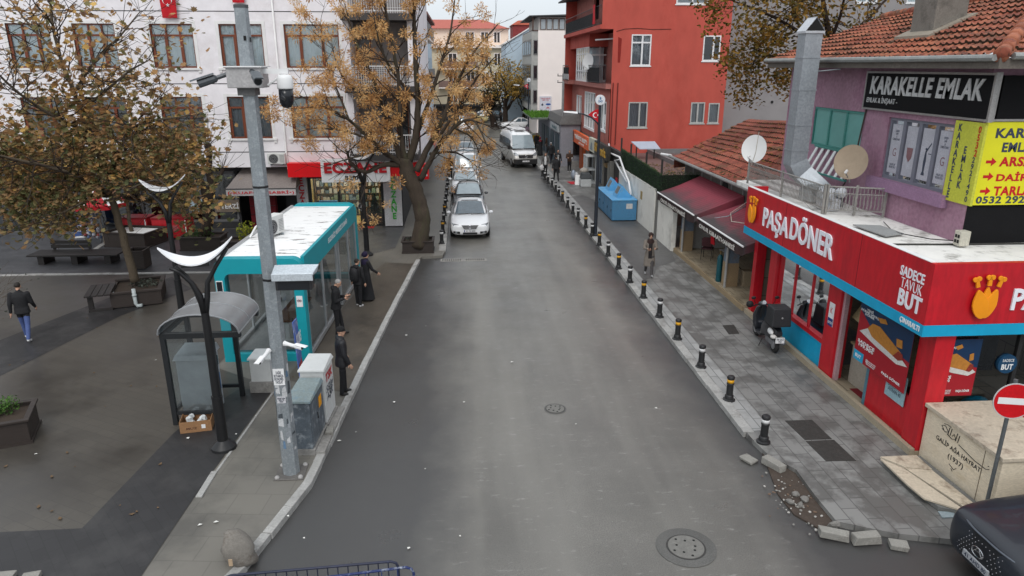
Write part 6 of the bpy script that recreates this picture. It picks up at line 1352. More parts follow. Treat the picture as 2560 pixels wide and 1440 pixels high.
for i,(y0,y1) in enumerate(((34.75,36.75),(36.82,38.85))):
    t=thing('waste_container',['blue steel waste container nearest the camera, with a paper on its end','blue steel waste container behind the nearest one'][i],'waste container',(8.3,y0,.11),0,'blue waste containers')
    b=B();b.box(7.58,8.84,y0,y1,.16,1.18);b.build('body',bl,t,bevel=.015)
    b=B();b.box(7.54,8.87,y0-.03,y1+.03,1.18,1.22);b.build('top',bl2,t,bevel=.01)
    b=B();c=(y0+y1)/2+.1;b.add([(7.9,c-.45,1.22),(8.75,c-.45,1.22),(8.2,c-.45,1.85),(7.9,c+.45,1.22),(8.75,c+.45,1.22),(8.2,c+.45,1.85)],[(0,1,2),(5,4,3),(0,2,5,3),(1,4,5,2),(0,3,4,1)]);hd_=b.build('hood',bl2,t)
    b=B();b.quad((7.985,c-.3,1.37),(7.985,c+.3,1.37),(8.15,c+.3,1.72),(8.15,c-.3,1.72));b.v=[(x-.012,y,z+.006) for x,y,z in b.v];b.build('flap',M('flap_grey',(.2,.2,.19),.5,.3,var=.3),hd_)
    for k in range(2):
        b=B();ya=y0+.05+(y1-y0)/2*k;b.box(7.565,7.58,ya,ya+(y1-y0)/2-.06,.22,1.12);d_=b.build('door',bl,t);b=B();b.box(7.54,7.565,ya+.1,ya+.14,.6,.72);b.build('handle',black,d_)
    b=B()
    for x in (7.7,8.7):b.cyl((x-.03,y0+.15,.18),(x+.03,y0+.15,.18),.07,n=10);b.cyl((x-.03,y1-.15,.18),(x+.03,y1-.15,.18),.07,n=10)
    b.build('caster',tyre,t)
    if i==0:
        b=B();b.box(8.3,8.62,y0-.006,y0,.75,1.02);b.build('paper',M('paper_torn',(.5,.5,.5),.8,var=.3,scale=12),t)
# ================================================================ bollards
bolm=M('bollard_black',(.018,.018,.019),.42,var=.25,scale=8)
def bollard(c,label,colr,group):
    t=thing('bollard',label,'bollard',c,0,group)
    b=B();b.lathe([(.145,0),(.145,.03),(.105,.05),(.1,.13),(.092,.14),(.08,.15),(.078,.41),(.088,.42),(.088,.44),(.078,.45),(.078,.56)],n=16);b.build('post',bolm,t,local=True,smooth=True,auto=35)
    b=B();b.lathe([(.0805,.46),(.0805,.54)],n=16);b.build('reflective_band',colr,t,local=True,smooth=True)
    b=B();b.lathe([(.09,.56),(.09,.60),(.075,.625),(.03,.632),(.001,.632)],n=16);b.build('cap',bolm,t,local=True,smooth=True,auto=35)
    return t
wbm=M('band_white',(.7,.7,.7),.4,var=.15);ybm=M('band_yellow',S(226,165,25,.9),.4,var=.1)
NB=['first','second','third','fourth','fifth','sixth','seventh','eighth','ninth','tenth','eleventh','twelfth','thirteenth','fourteenth','fifteenth','sixteenth','seventeenth','eighteenth','nineteenth','twentieth','twenty first','twenty second','twenty third','twenty fourth']
protos={}
def addboll(c,i,cl,side):
    m=wbm if cl=='w' else ybm;group='bollards along the %s kerb'%side
    near={0:', at the broken kerb end',1:', beside the last tall step',4:', level with the scooter',8:', level with the walking woman',11:', beside the street lamp foot'} if side=='right' else {}
    lab='black bollard with %s band, %s from the camera along the %s kerb'%('white' if cl=='w' else 'yellow',NB[i],side)
    if cl in protos:
        o=copytree(protos[cl]);o.location=c;o['label']=lab;o['group']=group
    else:protos[cl]=bollard(c,lab,m,group)
BR=[(1908,1105,'w'),(1822,1000,'y'),(1752,918,'w'),(1693,848,'y'),(1648,793,'w'),(1608,745,'y'),(1574,706,'w'),(1546,672,'y'),(1520,640,'w'),(1498,614,'y'),(1480,590,'w'),(1464,570,'y'),(1445,550,'w'),(1432,535,'w'),(1419,520,'w'),(1406,504,'y'),(1397,492,'w'),(1389,480,'w'),(1380,468,'w'),(1370,459,'w'),(1362,450,'w'),(1356,441,'w')]
for i,(x,y,cl) in enumerate(BR):
    p=g(x,y,.115);addboll((p.x,p.y,.115),i,cl,'right')
for i in range(13):
    y=30.6+i*2.05;addboll((-.98,y,.115),i,'y' if i in(1,3) else 'w','left')
for i,(x,y) in enumerate(((1238,318),(1246,322),(1256,330),(1273,326))):
    p=g(x,y,.11);o=copytree(protos['w']);o.location=(p.x,p.y,.11);o['group']='bollards at the far street corner';o['label']='distant black bollard on the far street corner, %s from the left'%NB[i]
# ================================================================ street lamps with round badge and pennant
def banner_lamp(c,h,label,s=1.):
    t=thing('street_lamp',label,'street lamp',c,0,'banner street lamps on the right')
    navy=M('lamp_navy',(.025,.03,.04),.45,.2)
    b=B();b.lathe([(.14,0),(.14,.08),(.085,.12),(.085,1.55),(.095,1.56),(.095,1.62),(.075,1.63),(.065,h-.45)],n=12);b.build('post',navy,t,local=True,smooth=True,auto=35)
    b=B();b.cyl((0,-.05,h-.22),(0,.05,h-.22),.22,n=24);dk=b.build('round_badge',M('badge_white',(.72,.74,.76),.4),t,local=True,bevel=.012)
    b=B();rt=rootmat(t)
    b.tube([(-.11,-.056,h-.27),(-.05,-.056,h-.24),(.0,-.056,h-.27),(.05,-.056,h-.24),(.11,-.056,h-.27)],.014,5);b.tube([(-.08,-.056,h-.31),(0,-.056,h-.29),(.08,-.056,h-.31)],.012,5);b.box(-.03,.03,-.058,-.052,h-.2,h-.1);b.build('emblem',M('badge_blue',S(70,130,180,.8),.5),dk,local=True)
    b=B();pts=[(0,0,h-1.35),(-.1,0,h-1.2),(-.35,0,h-.98),(-.75,0,h-.82),(-1.05,0,h-.78)];b.tube(pts,[.04,.038,.034,.03,.028],8);b.build('arm',navy,t,local=True,smooth=True)
    b=B();b.hexa([(-1.0,-.09,h-.80),(-1.0,.09,h-.80),(-1.62,.08,h-.74),(-1.62,-.08,h-.74)],[(-1.0,-.06,h-.72),(-1.0,.06,h-.72),(-1.62,.05,h-.69),(-1.62,-.05,h-.69)]);b.build('lamp_head',white,t,local=True)
    b=B();pl=[(-.06,h-1.2),(-.06,h-.62),(-.2,h-.64),(-.4,h-.75),(-.52,h-.86),(-.35,h-.96)];b.plate([(x,-.01,z) for x,z in pl],(0,.02,0));pn=b.build('pennant',MATS['flag_red'],t,local=True)
    rt=rootmat(t);crescent(pn,rt@V((-.2,-.011,h-.87)),.115,(1,0,0),(0,0,1),off=.004)
    return t
p=g(1487,590,.11);banner_lamp((p.x+.02,p.y,.11),6.38,'navy street lamp with round white badge and red pennant beside the blue bins')
banner_lamp((7.25,77.2,.11),6.4,'distant navy street lamp with round badge beside the white minibus')
banner_lamp((6.5,103,.11),6.2,'farthest street lamp arm with pennant among the far trees')
# ================================================================ red apartment building
redr=M('red_render',S(198,90,77,.77),.9,var=.1,scale=1.2,stretch=(1,1,.45),bump=.3,bs=90,dirt=S(176,66,54,.74),damt=.35,dscale=.5)
redd=M('red_render_dark',S(196,120,108,.85),.9,var=.12,bump=.2,dirt=S(160,92,82,.75),damt=.4)
RB=thing('apartment_building','red rendered apartment building with balconies and white windows','building',(13,52,0))
RY=45
wins=[(10.56,11.8,7.72,9.55),(15.08,16.18,8.0,9.5),(10.57,11.8,3.95,5.53),(14.6,15.5,4.2,5.5),(15.75,16.45,4.2,5.45),(13.2,15.2,11.3,13.2)]
b=B();b.wall(PY(RY),9.4,16.75,.1,9.86,wins[:5],.14);b.wall(PY(RY),8.69,16.75,9.86,14,[wins[5]],.14)
b.quad((8.69,RY,9.86),(9.4,RY,9.86),(9.4,60.6,9.86),(8.69,60.6,9.86));b.quad((16.75,RY,0),(16.75,60.6,0),(16.75,60.6,14),(16.75,RY,14));b.quad((8.69,60.6,0),(16.75,60.6,0),(16.75,60.6,14),(8.69,60.6,14));b.quad((8.69,RY,14),(16.75,RY,14),(16.75,60.6,14),(8.69,60.6,14));b.build('wall',redr,RB)
sw=[(46.0,48.2,3.6,5.5),(50.0,54.2,3.3,5.9),(55.6,58.0,3.6,5.5)]
b=B();b.wall(PX(9.36),RY+.02,60.6,2.85,6.55,sw,.2);b.quad((9.36,RY,2.85),(12,RY,2.85),(12,60.6,2.85),(9.36,60.6,2.85));b.build('street_wall',redd,RB)
b=B();b.wall(PX(10.45),RY+.1,60.6,6.6,9.86,[(46.4,47.6,6.8,9.2)],.15);b.wall(PX(9.6),RY+.1,60.6,9.9,14,[(46.8,48.2,10.1,12.4),(51,53,10.8,12.4)],.15);b.build('street_wall',redd,RB)
wwf=M('window_white',(.68,.68,.68),.45,var=.05)
def win2(parent,P,u0,u1,v0,v1,sp=(.55,),tr=None,mat=wwf,d=.05,cur=True,curm=None):
    b=B();f=.075;b.pbox(P,u0,u1,v0,v0+f,-.02,d+.05);b.pbox(P,u0,u1,v1-f,v1,-.02,d+.05);b.pbox(P,u0,u0+f,v0+f,v1-f,-.02,d+.05);b.pbox(P,u1-f,u1,v0+f,v1-f,-.02,d+.05)
    for s in sp:m=u0+(u1-u0)*s;b.pbox(P,m-.05,m+.05,v0+f,v1-f,-.015,d+.049)
    if tr:
        t=v0+(v1-v0)*tr;b.pbox(P,u0+f,u1-f,t-.045,t+.045,-.017,d+.048)
    w_=b.build('window',mat,parent)
    b=B();b.quad(P(u0+f,v0+f,d),P(u1-f,v0+f,d),P(u1-f,v1-f,d),P(u0+f,v1-f,d));b.build('pane',win_dark if cur else MATS['pane_dark'],w_)
    if cur:
        b=B();n=24;b.loft([[P(u0+(u1-u0)*i/n,v,.16+.02*math.sin(i*1.7)) for i in range(n+1)] for v in (v0,v1)],cap=False,closed=False);b.build('curtain',curm or curt[1],w_,smooth=True)
    b=B();b.pbox(P,u0-.06,u1+.06,v0-.07,v0-.001,-.05,.03);b.build('sill',mat,w_)
    return w_
P=PY(RY)
win2(RB,P,*wins[0],(.55,),.74);win2(RB,P,*wins[1],(.6,),None,cur=False);win2(RB,P,*wins[2],(.58,),None,M('frame_pale_grey',(.42,.42,.4),.5));win2(RB,P,*wins[3],(.5,),None,MATS['frame_pale_grey']);win2(RB,P,*wins[4],(),None,MATS['frame_pale_grey']);win2(RB,P,*wins[5],(.5,),.5)
P=PX(9.36)
win2(RB,P,*sw[0],(.5,),None,curm=curt[0]);win2(RB,P,*sw[1],(.25,.5,.75),.35,curm=curt[0]);win2(RB,P,*sw[2],(.5,),None,curm=curt[0])
for x,y0,y1,z0,z1 in ((9.63,46.8,48.2,10.1,12.4),(10.48,46.4,47.6,6.8,9.2)):
    b=B();b.quad((x,y0,z0),(x,y1,z0),(x,y1,z1),(x,y0,z1));b.build('balcony_door',MATS['pane_dark'],RB)
rust=M('red_crack',S(70,40,34,.7),.9)
b=B();b.tube([(9.6,RY-.006,9.72),(10.1,RY-.006,9.86),(10.9,RY-.006,9.9),(11.8,RY-.006,9.84),(13.0,RY-.006,9.86)],.022,4);b.build('crack',rust,RB)
b=B();b.plate([(9.75,RY-.002,7.9),(9.9,RY-.002,7.9),(9.95,RY-.002,9.3),(9.72,RY-.002,9.4)],(0,-.003,0));b.build('stain',M('red_stain',S(150,40,32,.75),.9),RB)
b=B()
for x in (9.5,9.8):b.tube([(x,RY-.05,2.9),(x+.02,RY-.05,6.7)],.035,6)
b.build('downpipe',M('pipe_red',S(130,50,42,.7),.7),RB)
iron=M('iron_black',(.015,.015,.017),.5)
# lower loggia balcony
b=B();b.box(9.05,10.45,RY+.02,60.6,6.33,6.6);b.box(8.55,9.05,57.6,60.8,6.33,6.6);sb=b.build('balcony',M('slab_pink',S(186,118,108,.75),.85,var=.12),RB)
def rails(y0,y1,x,z0,z1,n,par):
    b=B();b.tube([(x,y0,z1),(x,y1,z1)],.022,5);b.tube([(x,y0,z0+.08),(x,y1,z0+.08)],.016,5)
    for i in range(n+1):
        y=y0+(y1-y0)*i/n;b.box(x-.011,x+.011,y-.011,y+.011,z0-.15,z1)
    return b.build('railing',iron,par)
rails(45.1,52.0,9.05,6.6,7.75,16,sb);rails(57.7,60.7,8.55,6.6,7.75,7,sb)
b=B();b.box(9.08,9.12,47.5,51.9,6.65,7.6);b.build('screen_cloth',M('cloth_black',(.012,.012,.014),.9),sb)
b=B();b.box(8.58,8.62,57.8,60.5,7.1,7.6);b.build('screen_cloth',MATS['cloth_black'],sb);b=B();b.box(8.58,8.62,57.8,60.5,6.65,7.09);b.build('white_panel',white,sb)
# glazed bay on the loggia
b=B();y0,y1=51.9,57.3
for y in [y0+(y1-y0)*k/6 for k in range(7)]:b.box(9.12,9.2,y-.05,y+.05,6.6,9.0)
for z in (6.6,7.3,8.5,8.95):b.box(9.121,9.199,y0,y1,z,z+.09)
b.box(9.2,10.4,y0-.03,y0+.03,8.4,8.5);b.box(9.2,10.4,y0-.03,y0+.03,6.6,6.75);b.box(9.9,9.98,y0-.04,y0+.04,6.75,9);gb=b.build('glazed_bay',wwf,RB)
b=B();b.quad((9.16,y0,6.6),(9.16,y1,6.6),(9.16,y1,9),(9.16,y0,9));b.quad((9.2,y0,6.6),(10.4,y0,6.6),(10.4,y0,9),(9.2,y0,9));b.build('pane',win_dark,gb)
b=B();b.box(9.45,10.3,y0+.4,y1,6.65,8.95);b.build('curtain',curt[0],gb)
b=B();b.box(9.1,10.45,51.6,60.6,9.0,9.86);b.build('lintel',redr,RB)
p=V((9.3,50.6,7.9));dish((9.0,51.3,8.0),.5,(-.8,-.6,.1),'white satellite dish on the lower balcony of the red building',MATS['dish_white'])
t=thing('boiler','white wall boiler unit hanging on the lower balcony of the red building','boiler',(10.2,45.8,7.7));b=B();b.box(9.75,10.2,45.3,46.1,7.6,9.2);b.build('casing',white,t,bevel=.03);b=B();b.tube([(9.9,45.6,9.2),(9.9,45.9,9.35),(9.0,48.6,9.35)],.05,8);b.build('flue',white,t)
b=B();b.box(9.7,10.2,45.4,46.3,6.65,7.5);tag(b.build('cupboard',M('cupboard_green',S(90,110,105,.6),.7)),'greenish cupboard under the white boiler on the lower balcony','cupboard')
# upper balcony
b=B();b.box(8.6,9.62,RY+.02,60.9,9.87,10.12);sb=b.build('balcony',redr,RB)
rails(45.3,60.7,8.66,10.12,11.25,34,sb)
b=B();b.box(8.70,8.73,48.5,60.6,10.14,10.98);b.build('screen_cloth',MATS['cloth_black'],sb)
b=B();b.hexa([(8.1,48,12.55),(9.6,48,12.7),(9.6,61,12.7),(8.1,61,12.55)],[(8.1,48,12.65),(9.6,48,12.9),(9.6,61,12.9),(8.1,61,12.65)]);b.build('canopy',M('canopy_dark',(.05,.05,.055),.7),RB)
t,cl=flag((8.58,47.3,11.4),.9,1.15,'red flag draped over the upper balcony of the red building','X')
# ground floor shops of the red building
gs_=M('shop_grey',S(150,148,142,.75),.8,var=.15)
b=B();b.box(9.38,9.5,45.0,60.5,.1,2.85);b.box(9.1,9.38,45.0,45.3,.1,2.2);b.box(9.1,9.38,48.2,48.5,.1,2.2);b.build('shop_wall',gs_,RB)
b=B();P=PX(9.3)
for y in (45.4,46.4,47.4,48.15):b.pbox(P,y-.05,y+.05,.15,2.2,0,.07)
w_=b.build('shop_window',M('frame_alu',(.35,.36,.37),.4,.4),RB);b=B();b.quad(P(45.4,.15,.03),P(48.1,.15,.03),P(48.1,2.2,.03),P(45.4,2.2,.03));b.build('pane',M('poster_glass',S(95,130,165,.6),.2,var=.5,scale=3),w_)
b=B();b.box(9.36,9.375,49.2,51.5,.15,2.2);b.build('shop_door',MATS['hole_black'],RB)
b=B();b.box(9.1,9.36,53.2,54.4,.15,2.3);tag(b.build('orange_panel',M('sign_orange_dull',S(205,105,60,.7),.6,var=.2,scale=5)),'upright dull orange shop panel below the pet shop sign','sign')
sg=thing('shop_sign','orange shop sign lettered VENUS PET SHOP 2 on the red building','sign',(8.75,53,2.2))
b=B();b.box(8.72,8.95,48.7,56.3,2.08,2.95);pn=b.build('panel',M('sign_orange',S(240,105,45,.88),.45,var=.04),sg);b=B();b.box(8.715,8.95,56.31,58,2.08,2.98);b.build('picture_panel',M('sign_pale',S(190,205,225,.8),.5,var=.2,scale=4),sg)
text('VENÜS PET SHOP 2',pn,(8.718,51.8,2.62),UX,UP,5.4,.36,M('letter_pale',(.75,.73,.7),.5),.02,bold=.03);text('0532 41 90',pn,(8.718,51.5,2.25),UX,UP,2.2,.15,white,.01)
b=B();b.box(8.717,8.719,54.9,55.8,2.15,2.85);b.build('picture',M('picture_brown',S(150,95,75,.8),.6,var=.5,scale=8),pn)
sg=thing('shop_sign','dark shop sign with raised golden letters EKO PEYNIR beside the orange one','sign',(8.75,45.5,2.2))
b=B();b.box(8.72,8.95,42.2,46.3,2.2,3.06);pn=b.build('panel',M('sign_olive',S(70,68,62,.5),.5,var=.2),sg);b=B();b.box(8.715,8.95,46.31,48.4,2.2,3.06);pp_=b.build('picture_panel',M('sign_cream',S(222,222,205,.8),.5,var=.12),sg)
b=B();b.plate([(8.713,47.9,2.3),(8.713,46.9,2.3),(8.713,47.1,2.75),(8.713,47.5,2.85)],(-.002,0,0));b.build('picture',M('picture_grey',S(150,165,175,.7),.6),pp_)
gold=M('letter_gold',S(214,168,60,.8),.4,.3)
text('EKO',pn,(8.718,45.6,2.68),UX,UP,1.0,.55,gold,.05,bold=.03);text('PEYNİR',pn,(8.718,43.7,2.6),UX,UP,2.3,.5,gold,.05,bold=.03)
b=B();b.tube([(8.9,42.4,2.2),(8.9,42.4,.1)],.06,8);b.box(8.9,9.3,42.0,42.3,.1,2.2);tag(b.build('shop_pillar',M('pillar_grey',S(140,138,132,.6),.8)),'grey pillar under the golden lettered shop sign','pillar')
b=B();b.box(8.8,9.1,42.6,43.4,1.75,1.95);tag(b.build('lamp_box',M('brass_dull',S(150,120,70,.6),.5)),'small brass coloured box under the golden letters','lamp')
# display case, pet shop goods
t=thing('display_case','pale framed glass display case in front of the pet shop','display case',(8.6,47.5,.11))
b=B()
for x in (8.35,8.95):
    for y in (46.8,48.0):b.box(x-.03,x+.03,y-.03,y+.03,.11,1.9)
b.box(8.3,9.0,46.75,48.05,1.9,1.96);b.box(8.3,9.0,46.75,48.05,.11,.2);b.box(8.3,9.0,46.75,48.05,1.0,1.04);b.build('frame',M('case_pale',(.45,.47,.47),.5),t)
b=B();b.quad((8.33,46.77,.2),(8.33,48.03,.2),(8.33,48.03,1.9),(8.33,46.77,1.9));b.build('glass_panel',MATS['shop_glass'],t)
t=thing('pet_crate','grey and white pet carrier crate on the pavement before the pet shop','pet carrier',(8.0,45.6,.11))
b=B();b.box(7.75,8.45,45.4,46.2,.11,.62);b.build('base',M('crate_white',(.5,.52,.52),.5),t,bevel=.05);b=B();b.hexa([(7.75,45.4,.62),(8.45,45.4,.62),(8.45,46.2,.62),(7.75,46.2,.62)],[(7.85,45.5,1.0),(8.35,45.5,1.0),(8.35,46.1,1.0),(7.85,46.1,1.0)]);b.build('cover',M('crate_dark',(.05,.055,.06),.5),t,bevel=.03);b=B();b.ell((8.1,46.4,1.05),(.3,.35,.2),10,7);b.build('bag',M('bag_tan',(.35,.32,.28),.6),t,smooth=True)
b=B();b.ell((7.75,48.6,.45),(.18,.3,.35),10,8);tag(b.build('feed_bag',M('bag_silver',(.28,.32,.38),.4,var=.5,scale=10),smooth=True),'silver blue feed bag standing by the pet shop entrance','bag')
b=B();b.ell((7.85,47.9,.42),(.16,.25,.32),10,8);tag(b.build('feed_bag',M('bag_white',(.45,.46,.48),.4,var=.5,scale=10),smooth=True),'white feed bag leaning by the pet carrier crate','bag')
b=B();b.plate([(7.3,46.6,.116),(7.9,46.6,.116),(7.8,47.7,.116),(7.15,47.7,.116)],(0,0,.012));tag(b.build('doormat',M('mat_bright_red',S(200,30,45,.8),.8)),'bright red mat on the pavement before the pet shop','mat')
t=thing('a_board','small white folding board standing on the red mat','board',(7.6,46.5,.11));b=B();b.hexa([(7.5,46.3,.12),(7.9,46.3,.12),(7.9,46.33,.12),(7.5,46.33,.12)],[(7.55,46.5,.75),(7.85,46.5,.75),(7.85,46.53,.75),(7.55,46.53,.75)]);b.build('panel',white,t);b=B();b.tube([(7.55,46.75,.12),(7.6,46.52,.74)],.015,5);b.build('leg',white,t)
b=B();b.box(9.15,9.36,39.6,44.9,.1,2.9);tag(b.build('passage_wall',M('passage_dark',(.035,.033,.032),.9)),'dark passage wall between the red building and the white wall','wall')
b=B();b.loft([[(8.98,40.6,1.5),(8.98,40.1,1.5)],[(8.95,40.7,.3),(8.95,40.0,.3)]],cap=False,closed=False);tag(b.build('red_cloth',MATS['flag_red']),'red cloth hanging in the dark passage behind the bins','cloth')
# ================================================================ grey building behind
gb_=M('grey_blank_wall',S(158,154,154,.72),.9,var=.06,scale=.8,bump=.2,dirt=S(138,134,136,.68),damt=.3,dscale=.3)
GB=thing('grey_building','tall grey building with a blank side wall behind the red one','building',(23,47,0))
b=B();b.wall(PY(47),16.8,34,0,17,[(25.6,27.0,11.6,13.6),(29,30.5,11.6,13.6)],.12);b.quad((16.8,47,0),(16.8,60,0),(16.8,60,17),(16.8,47,17));b.quad((16.8,47,17),(34,47,17),(34,60,17),(16.8,60,17));b.build('wall',gb_,GB)
win2(GB,PY(47),25.6,27.0,11.6,13.6,(.5,),None,curm=curt[0]);win2(GB,PY(47),29,30.5,11.6,13.6,(.5,),None,curm=curt[0])
b=B();p=gy(1930,255,46.99);b.cyl((p.x,46.99,p.z),(p.x,46.96,p.z),.09,n=12);b.build('vent_hole',MATS['hole_black'],GB)
# ================================================================ grey shed with green roof
SD=thing('shop_shed','low grey shop shed with grass covered roof and rolled shutters','shed',(8.6,60,0))
shg=M('shed_grey',S(158,158,166,.8),.8,var=.12)
b=B();b.box(7.75,9.3,55.5,72,.1,3.3);b.build('wall',shg,SD)
b=B();b.hexa([(7.62,55.3,3.35),(9.3,55.3,3.35),(9.3,63,3.35),(7.62,63,3.35)],[(7.8,55.6,3.95),(9.3,55.6,4.15),(9.3,63,4.15),(7.8,63,3.95)]);b.build('roof',M('shed_roof',S(124,122,120,.7),.85,var=.3,scale=4,bump=.4),SD)
b=B();b.box(6.2,9.3,63.05,73,3.2,3.32);b.build('awning_slab',M('shed_slab',S(140,150,140,.6),.8),SD)
b=B();rr=random.Random(31)
for i in range(1300):
    p=V((rr.uniform(6.2,8.6),rr.uniform(63.1,72),3.34));b.pk=rr.uniform(.1,1);h=rr.uniform(.08,.28);a=rr.uniform(0,6);b.quad(p+V((.05*math.cos(a),.05*math.sin(a),0)),p-V((.05*math.cos(a),.05*math.sin(a),0)),p+V((rr.uniform(-.1,.1),rr.uniform(-.1,.1),h)))
tag(b.build('grass',attrleaf('roof_grass',[(.03,.09,.01),(.08,.2,.02),(.14,.3,.04)])),'bright green grass growing on the shed roof','grass',kind='stuff')
for i,y in enumerate((56.2,59.4,62.6,66)):
    b=B();b.box(7.7,7.749,y,y+2.4,.12,2.5);sh_=b.build('shutter',M('shutter_teal',S(70,100,115,.6),.5,.3,var=.2),SD)
    b=B()
    for k in range(12):b.box(7.68,7.7,y+.02,y+2.38,.2+k*.19,.22+k*.19)
    o=b.build('slat_rib',M('rib_dark',(.06,.08,.09),.5),sh_)
b=B();b.box(7.6,7.74,56,61,2.7,3.2);sg=tag(b.build('sign_board',M('sign_greywhite',S(205,210,212,.75),.5)),'white board above the teal shutters of the grey shed','sign');text('TUHAFİYE',sg,(7.598,58.4,2.95),UX,UP,3,.26,M('letter_teal',S(60,110,120,.7),.5),.01,bold=.02)
t=thing('barred_window','barred window on the grey shed wall beside the pet shop','window',(9.0,55.5,1));b=B();b.box(8.75,9.25,55.42,55.5,1.0,2.2);b.build('pane',MATS['pane_dark'],t);b=B()
for k in range(5):b.box(8.76+k*.11,8.775+k*.11,55.38,55.41,1.0,2.2)
b.build('bars',iron,t)
b=B();b.box(8.5,9.3,54.9,55.45,.1,.55);tag(b.build('low_step',conc),'low concrete step at the foot of the grey shed wall','step')
def upole(c,h,label,arms=0):
    t=thing('utility_pole',label,'utility pole',c,0,'utility poles');b=B();b.lathe([(.11,0),(.08,h)],n=10);b.build('pole',M('pole_grey',(.22,.22,.22),.7,.2),t,local=True,smooth=True)
    for k in range(arms):
        b=B();z=h-.25-k*.6;b.box(-.55,.55,-.04,.04,z,z+.07)
        for x in (-.5,0,.5):b.cyl((x,0,z+.07),(x,0,z+.25),.035,n=8)
        b.build('cross_arm',MATS['post_dark'],t,local=True)
    return t
p=g(1403,412,.11);upole((p.x-.05,p.y-.6,.11),6.5,'plain grey utility pole standing before the grey shed')
upole((9.9,70,.1),6.9,'thin utility pole with two cross arms before the white tower wall',2)
# ================================================================ white tower house, pale blue house, beige block
cw_=M('cream_white',S(244,234,228,.95),.9,var=.03,scale=1)
WT=thing('tower_house','narrow tall white house with a glazed brown top floor','building',(10.5,84,0))
b=B();b.box(8.5,17,80,92,.1,11.35);b.build('wall',cw_,WT)
b=B();b.box(7.8,8.5,80.05,92,2.9,11.3);b.build('bay',M('bay_grey',S(190,190,185,.7),.85,var=.1),WT)
for z in (3.6,6.2,8.8):
    b=B();b.box(7.76,7.8,80.3,91,z,z+1.7);w_=b.build('bay_window',M('bay_frame',S(150,150,148,.6),.5),WT);b=B()
    for k in range(4):b.box(7.74,7.76,80.6+k*2.6,82.6+k*2.6,z+.15,z+1.55)
    b.build('pane',MATS['pane_dark'],w_)
    b=B();b.box(8.0,8.45,79.97,80.049,z+.1,z+1.6);w_=b.build('bay_window',MATS['bay_frame'],WT);b=B();b.box(8.06,8.4,79.95,79.97,z+.2,z+1.5);b.build('pane',MATS['pane_dark'],w_)
b=B();b.box(8.55,17,80.2,91,11.35,12.75);b.build('top_wall',M('top_cream',S(205,200,195,.8),.8),WT)
for k in range(4):
    x=8.75+k*.68
    b=B();b.box(x,x+.6,80.12,80.2,11.45,12.6);w_=b.build('top_window',M('frame_brown2',S(110,80,68,.6),.6),WT);b=B();b.box(x+.06,x+.54,80.1,80.12,11.5,12.5);b.build('pane',M('pane_pale',S(190,200,205,.75),.2,var=.15),w_)
b=B();b.box(11.6,16,80.15,80.2,11.4,12.65);b.build('top_panel',M('pane_blue',S(190,215,228,.8),.3),WT)
b=B();b.hexa([(7.5,79.6,12.75),(17,79.6,12.9),(17,92,12.9),(7.5,92,12.75)],[(7.5,79.6,12.85),(17,79.6,13.15),(17,92,13.15),(7.5,92,12.85)]);b.build('roof',M('roof_dark',(.06,.06,.062),.7),WT)
b=B();b.box(7.85,8.0,80.0,80.04,11.3,12.7);b.box(7.85,8.5,80.0,92,11.3,11.4);b.build('roof_terrace',MATS['frame_brown2'],WT)
DW=thing('dark_facade','narrow dark grey cladding strip between the white tower and pale blue house','building',(8.4,92.5,0));b=B();b.box(8.35,9.0,92.4,93.4,.1,11.2);b.build('wall',M('cladding_dark',(.05,.055,.065),.5),DW)
b=B()
for z in (2.5,5.5,8.5):b.box(8.34,8.35,92.5,93.3,z,z+.6)
b.build('joint',MATS['post_dark'],DW)
sg=thing('advert_board','upright white advert board with coloured logos on the white tower wall','sign',(9.4,79.8,2.4));b=B();b.box(8.75,10.02,79.75,79.98,2.0,4.5);pn=b.build('panel',M('advert_white',S(228,228,238,.85),.5),sg)
text('TEKNİK SERVİS\nSIFIR - 2.EL',pn,(9.38,79.748,4.2),UY,UP,1.05,.36,MATS['letter_red'],.006,bold=.01)
def disc(par,c,r,mat,name='logo',sx=1.):
    b=B();b.plate([(c[0]+r*sx*math.cos(k*.4488),c[1],c[2]+r*math.sin(k*.4488)) for k in range(14)],(0,-.006,0));return b.build(name,mat,par)
disc(pn,(9.02,79.748,3.6),.12,MATS['ink_dark']);b=B();b.tube([(9.03,79.745,3.72),(9.08,79.745,3.8)],.02,4);b.build('logo',MATS['ink_dark'],pn)
disc(pn,(9.68,79.748,3.65),.11,M('logo_blue',S(40,90,170,.8),.5),sx=2.6)
for k in range(6):
    a=R(20+k*28);b=B();c=V((9.65,79.745,3.18));d=V((math.cos(a),0,math.sin(a)));n_=V((-d.z,0,d.x));b.plate([c+d*.04,c+d*.16+n_*.03,c+d*.22,c+d*.16-n_*.03],(0,-.006,0));b.build('logo',MATS['letter_red'],pn)
disc(pn,(8.98,79.748,3.0),.06,M('logo_rose',S(170,60,80,.8),.5));disc(pn,(9.0,79.748,2.45),.05,MATS['logo_blue'])
LB=thing('blue_house','pale blue house with blank sloping gable wall and red roof room','building',(8,98,0))
lbm=M('pale_blue_wall',S(196,214,228,.85),.9,var=.05)
b=B();b.plate([(5.95,95,.1),(14,95,.1),(14,95,13.0),(9.2,95,12.4),(5.95,95,10.4)],(0,11,0));b.build('wall',lbm,LB)
b=B();b.plate([(5.75,94.8,10.35),(9.3,94.8,12.45),(9.3,94.8,12.6),(5.7,94.8,10.5)],(0,11.4,0));b.build('verge',white,LB)
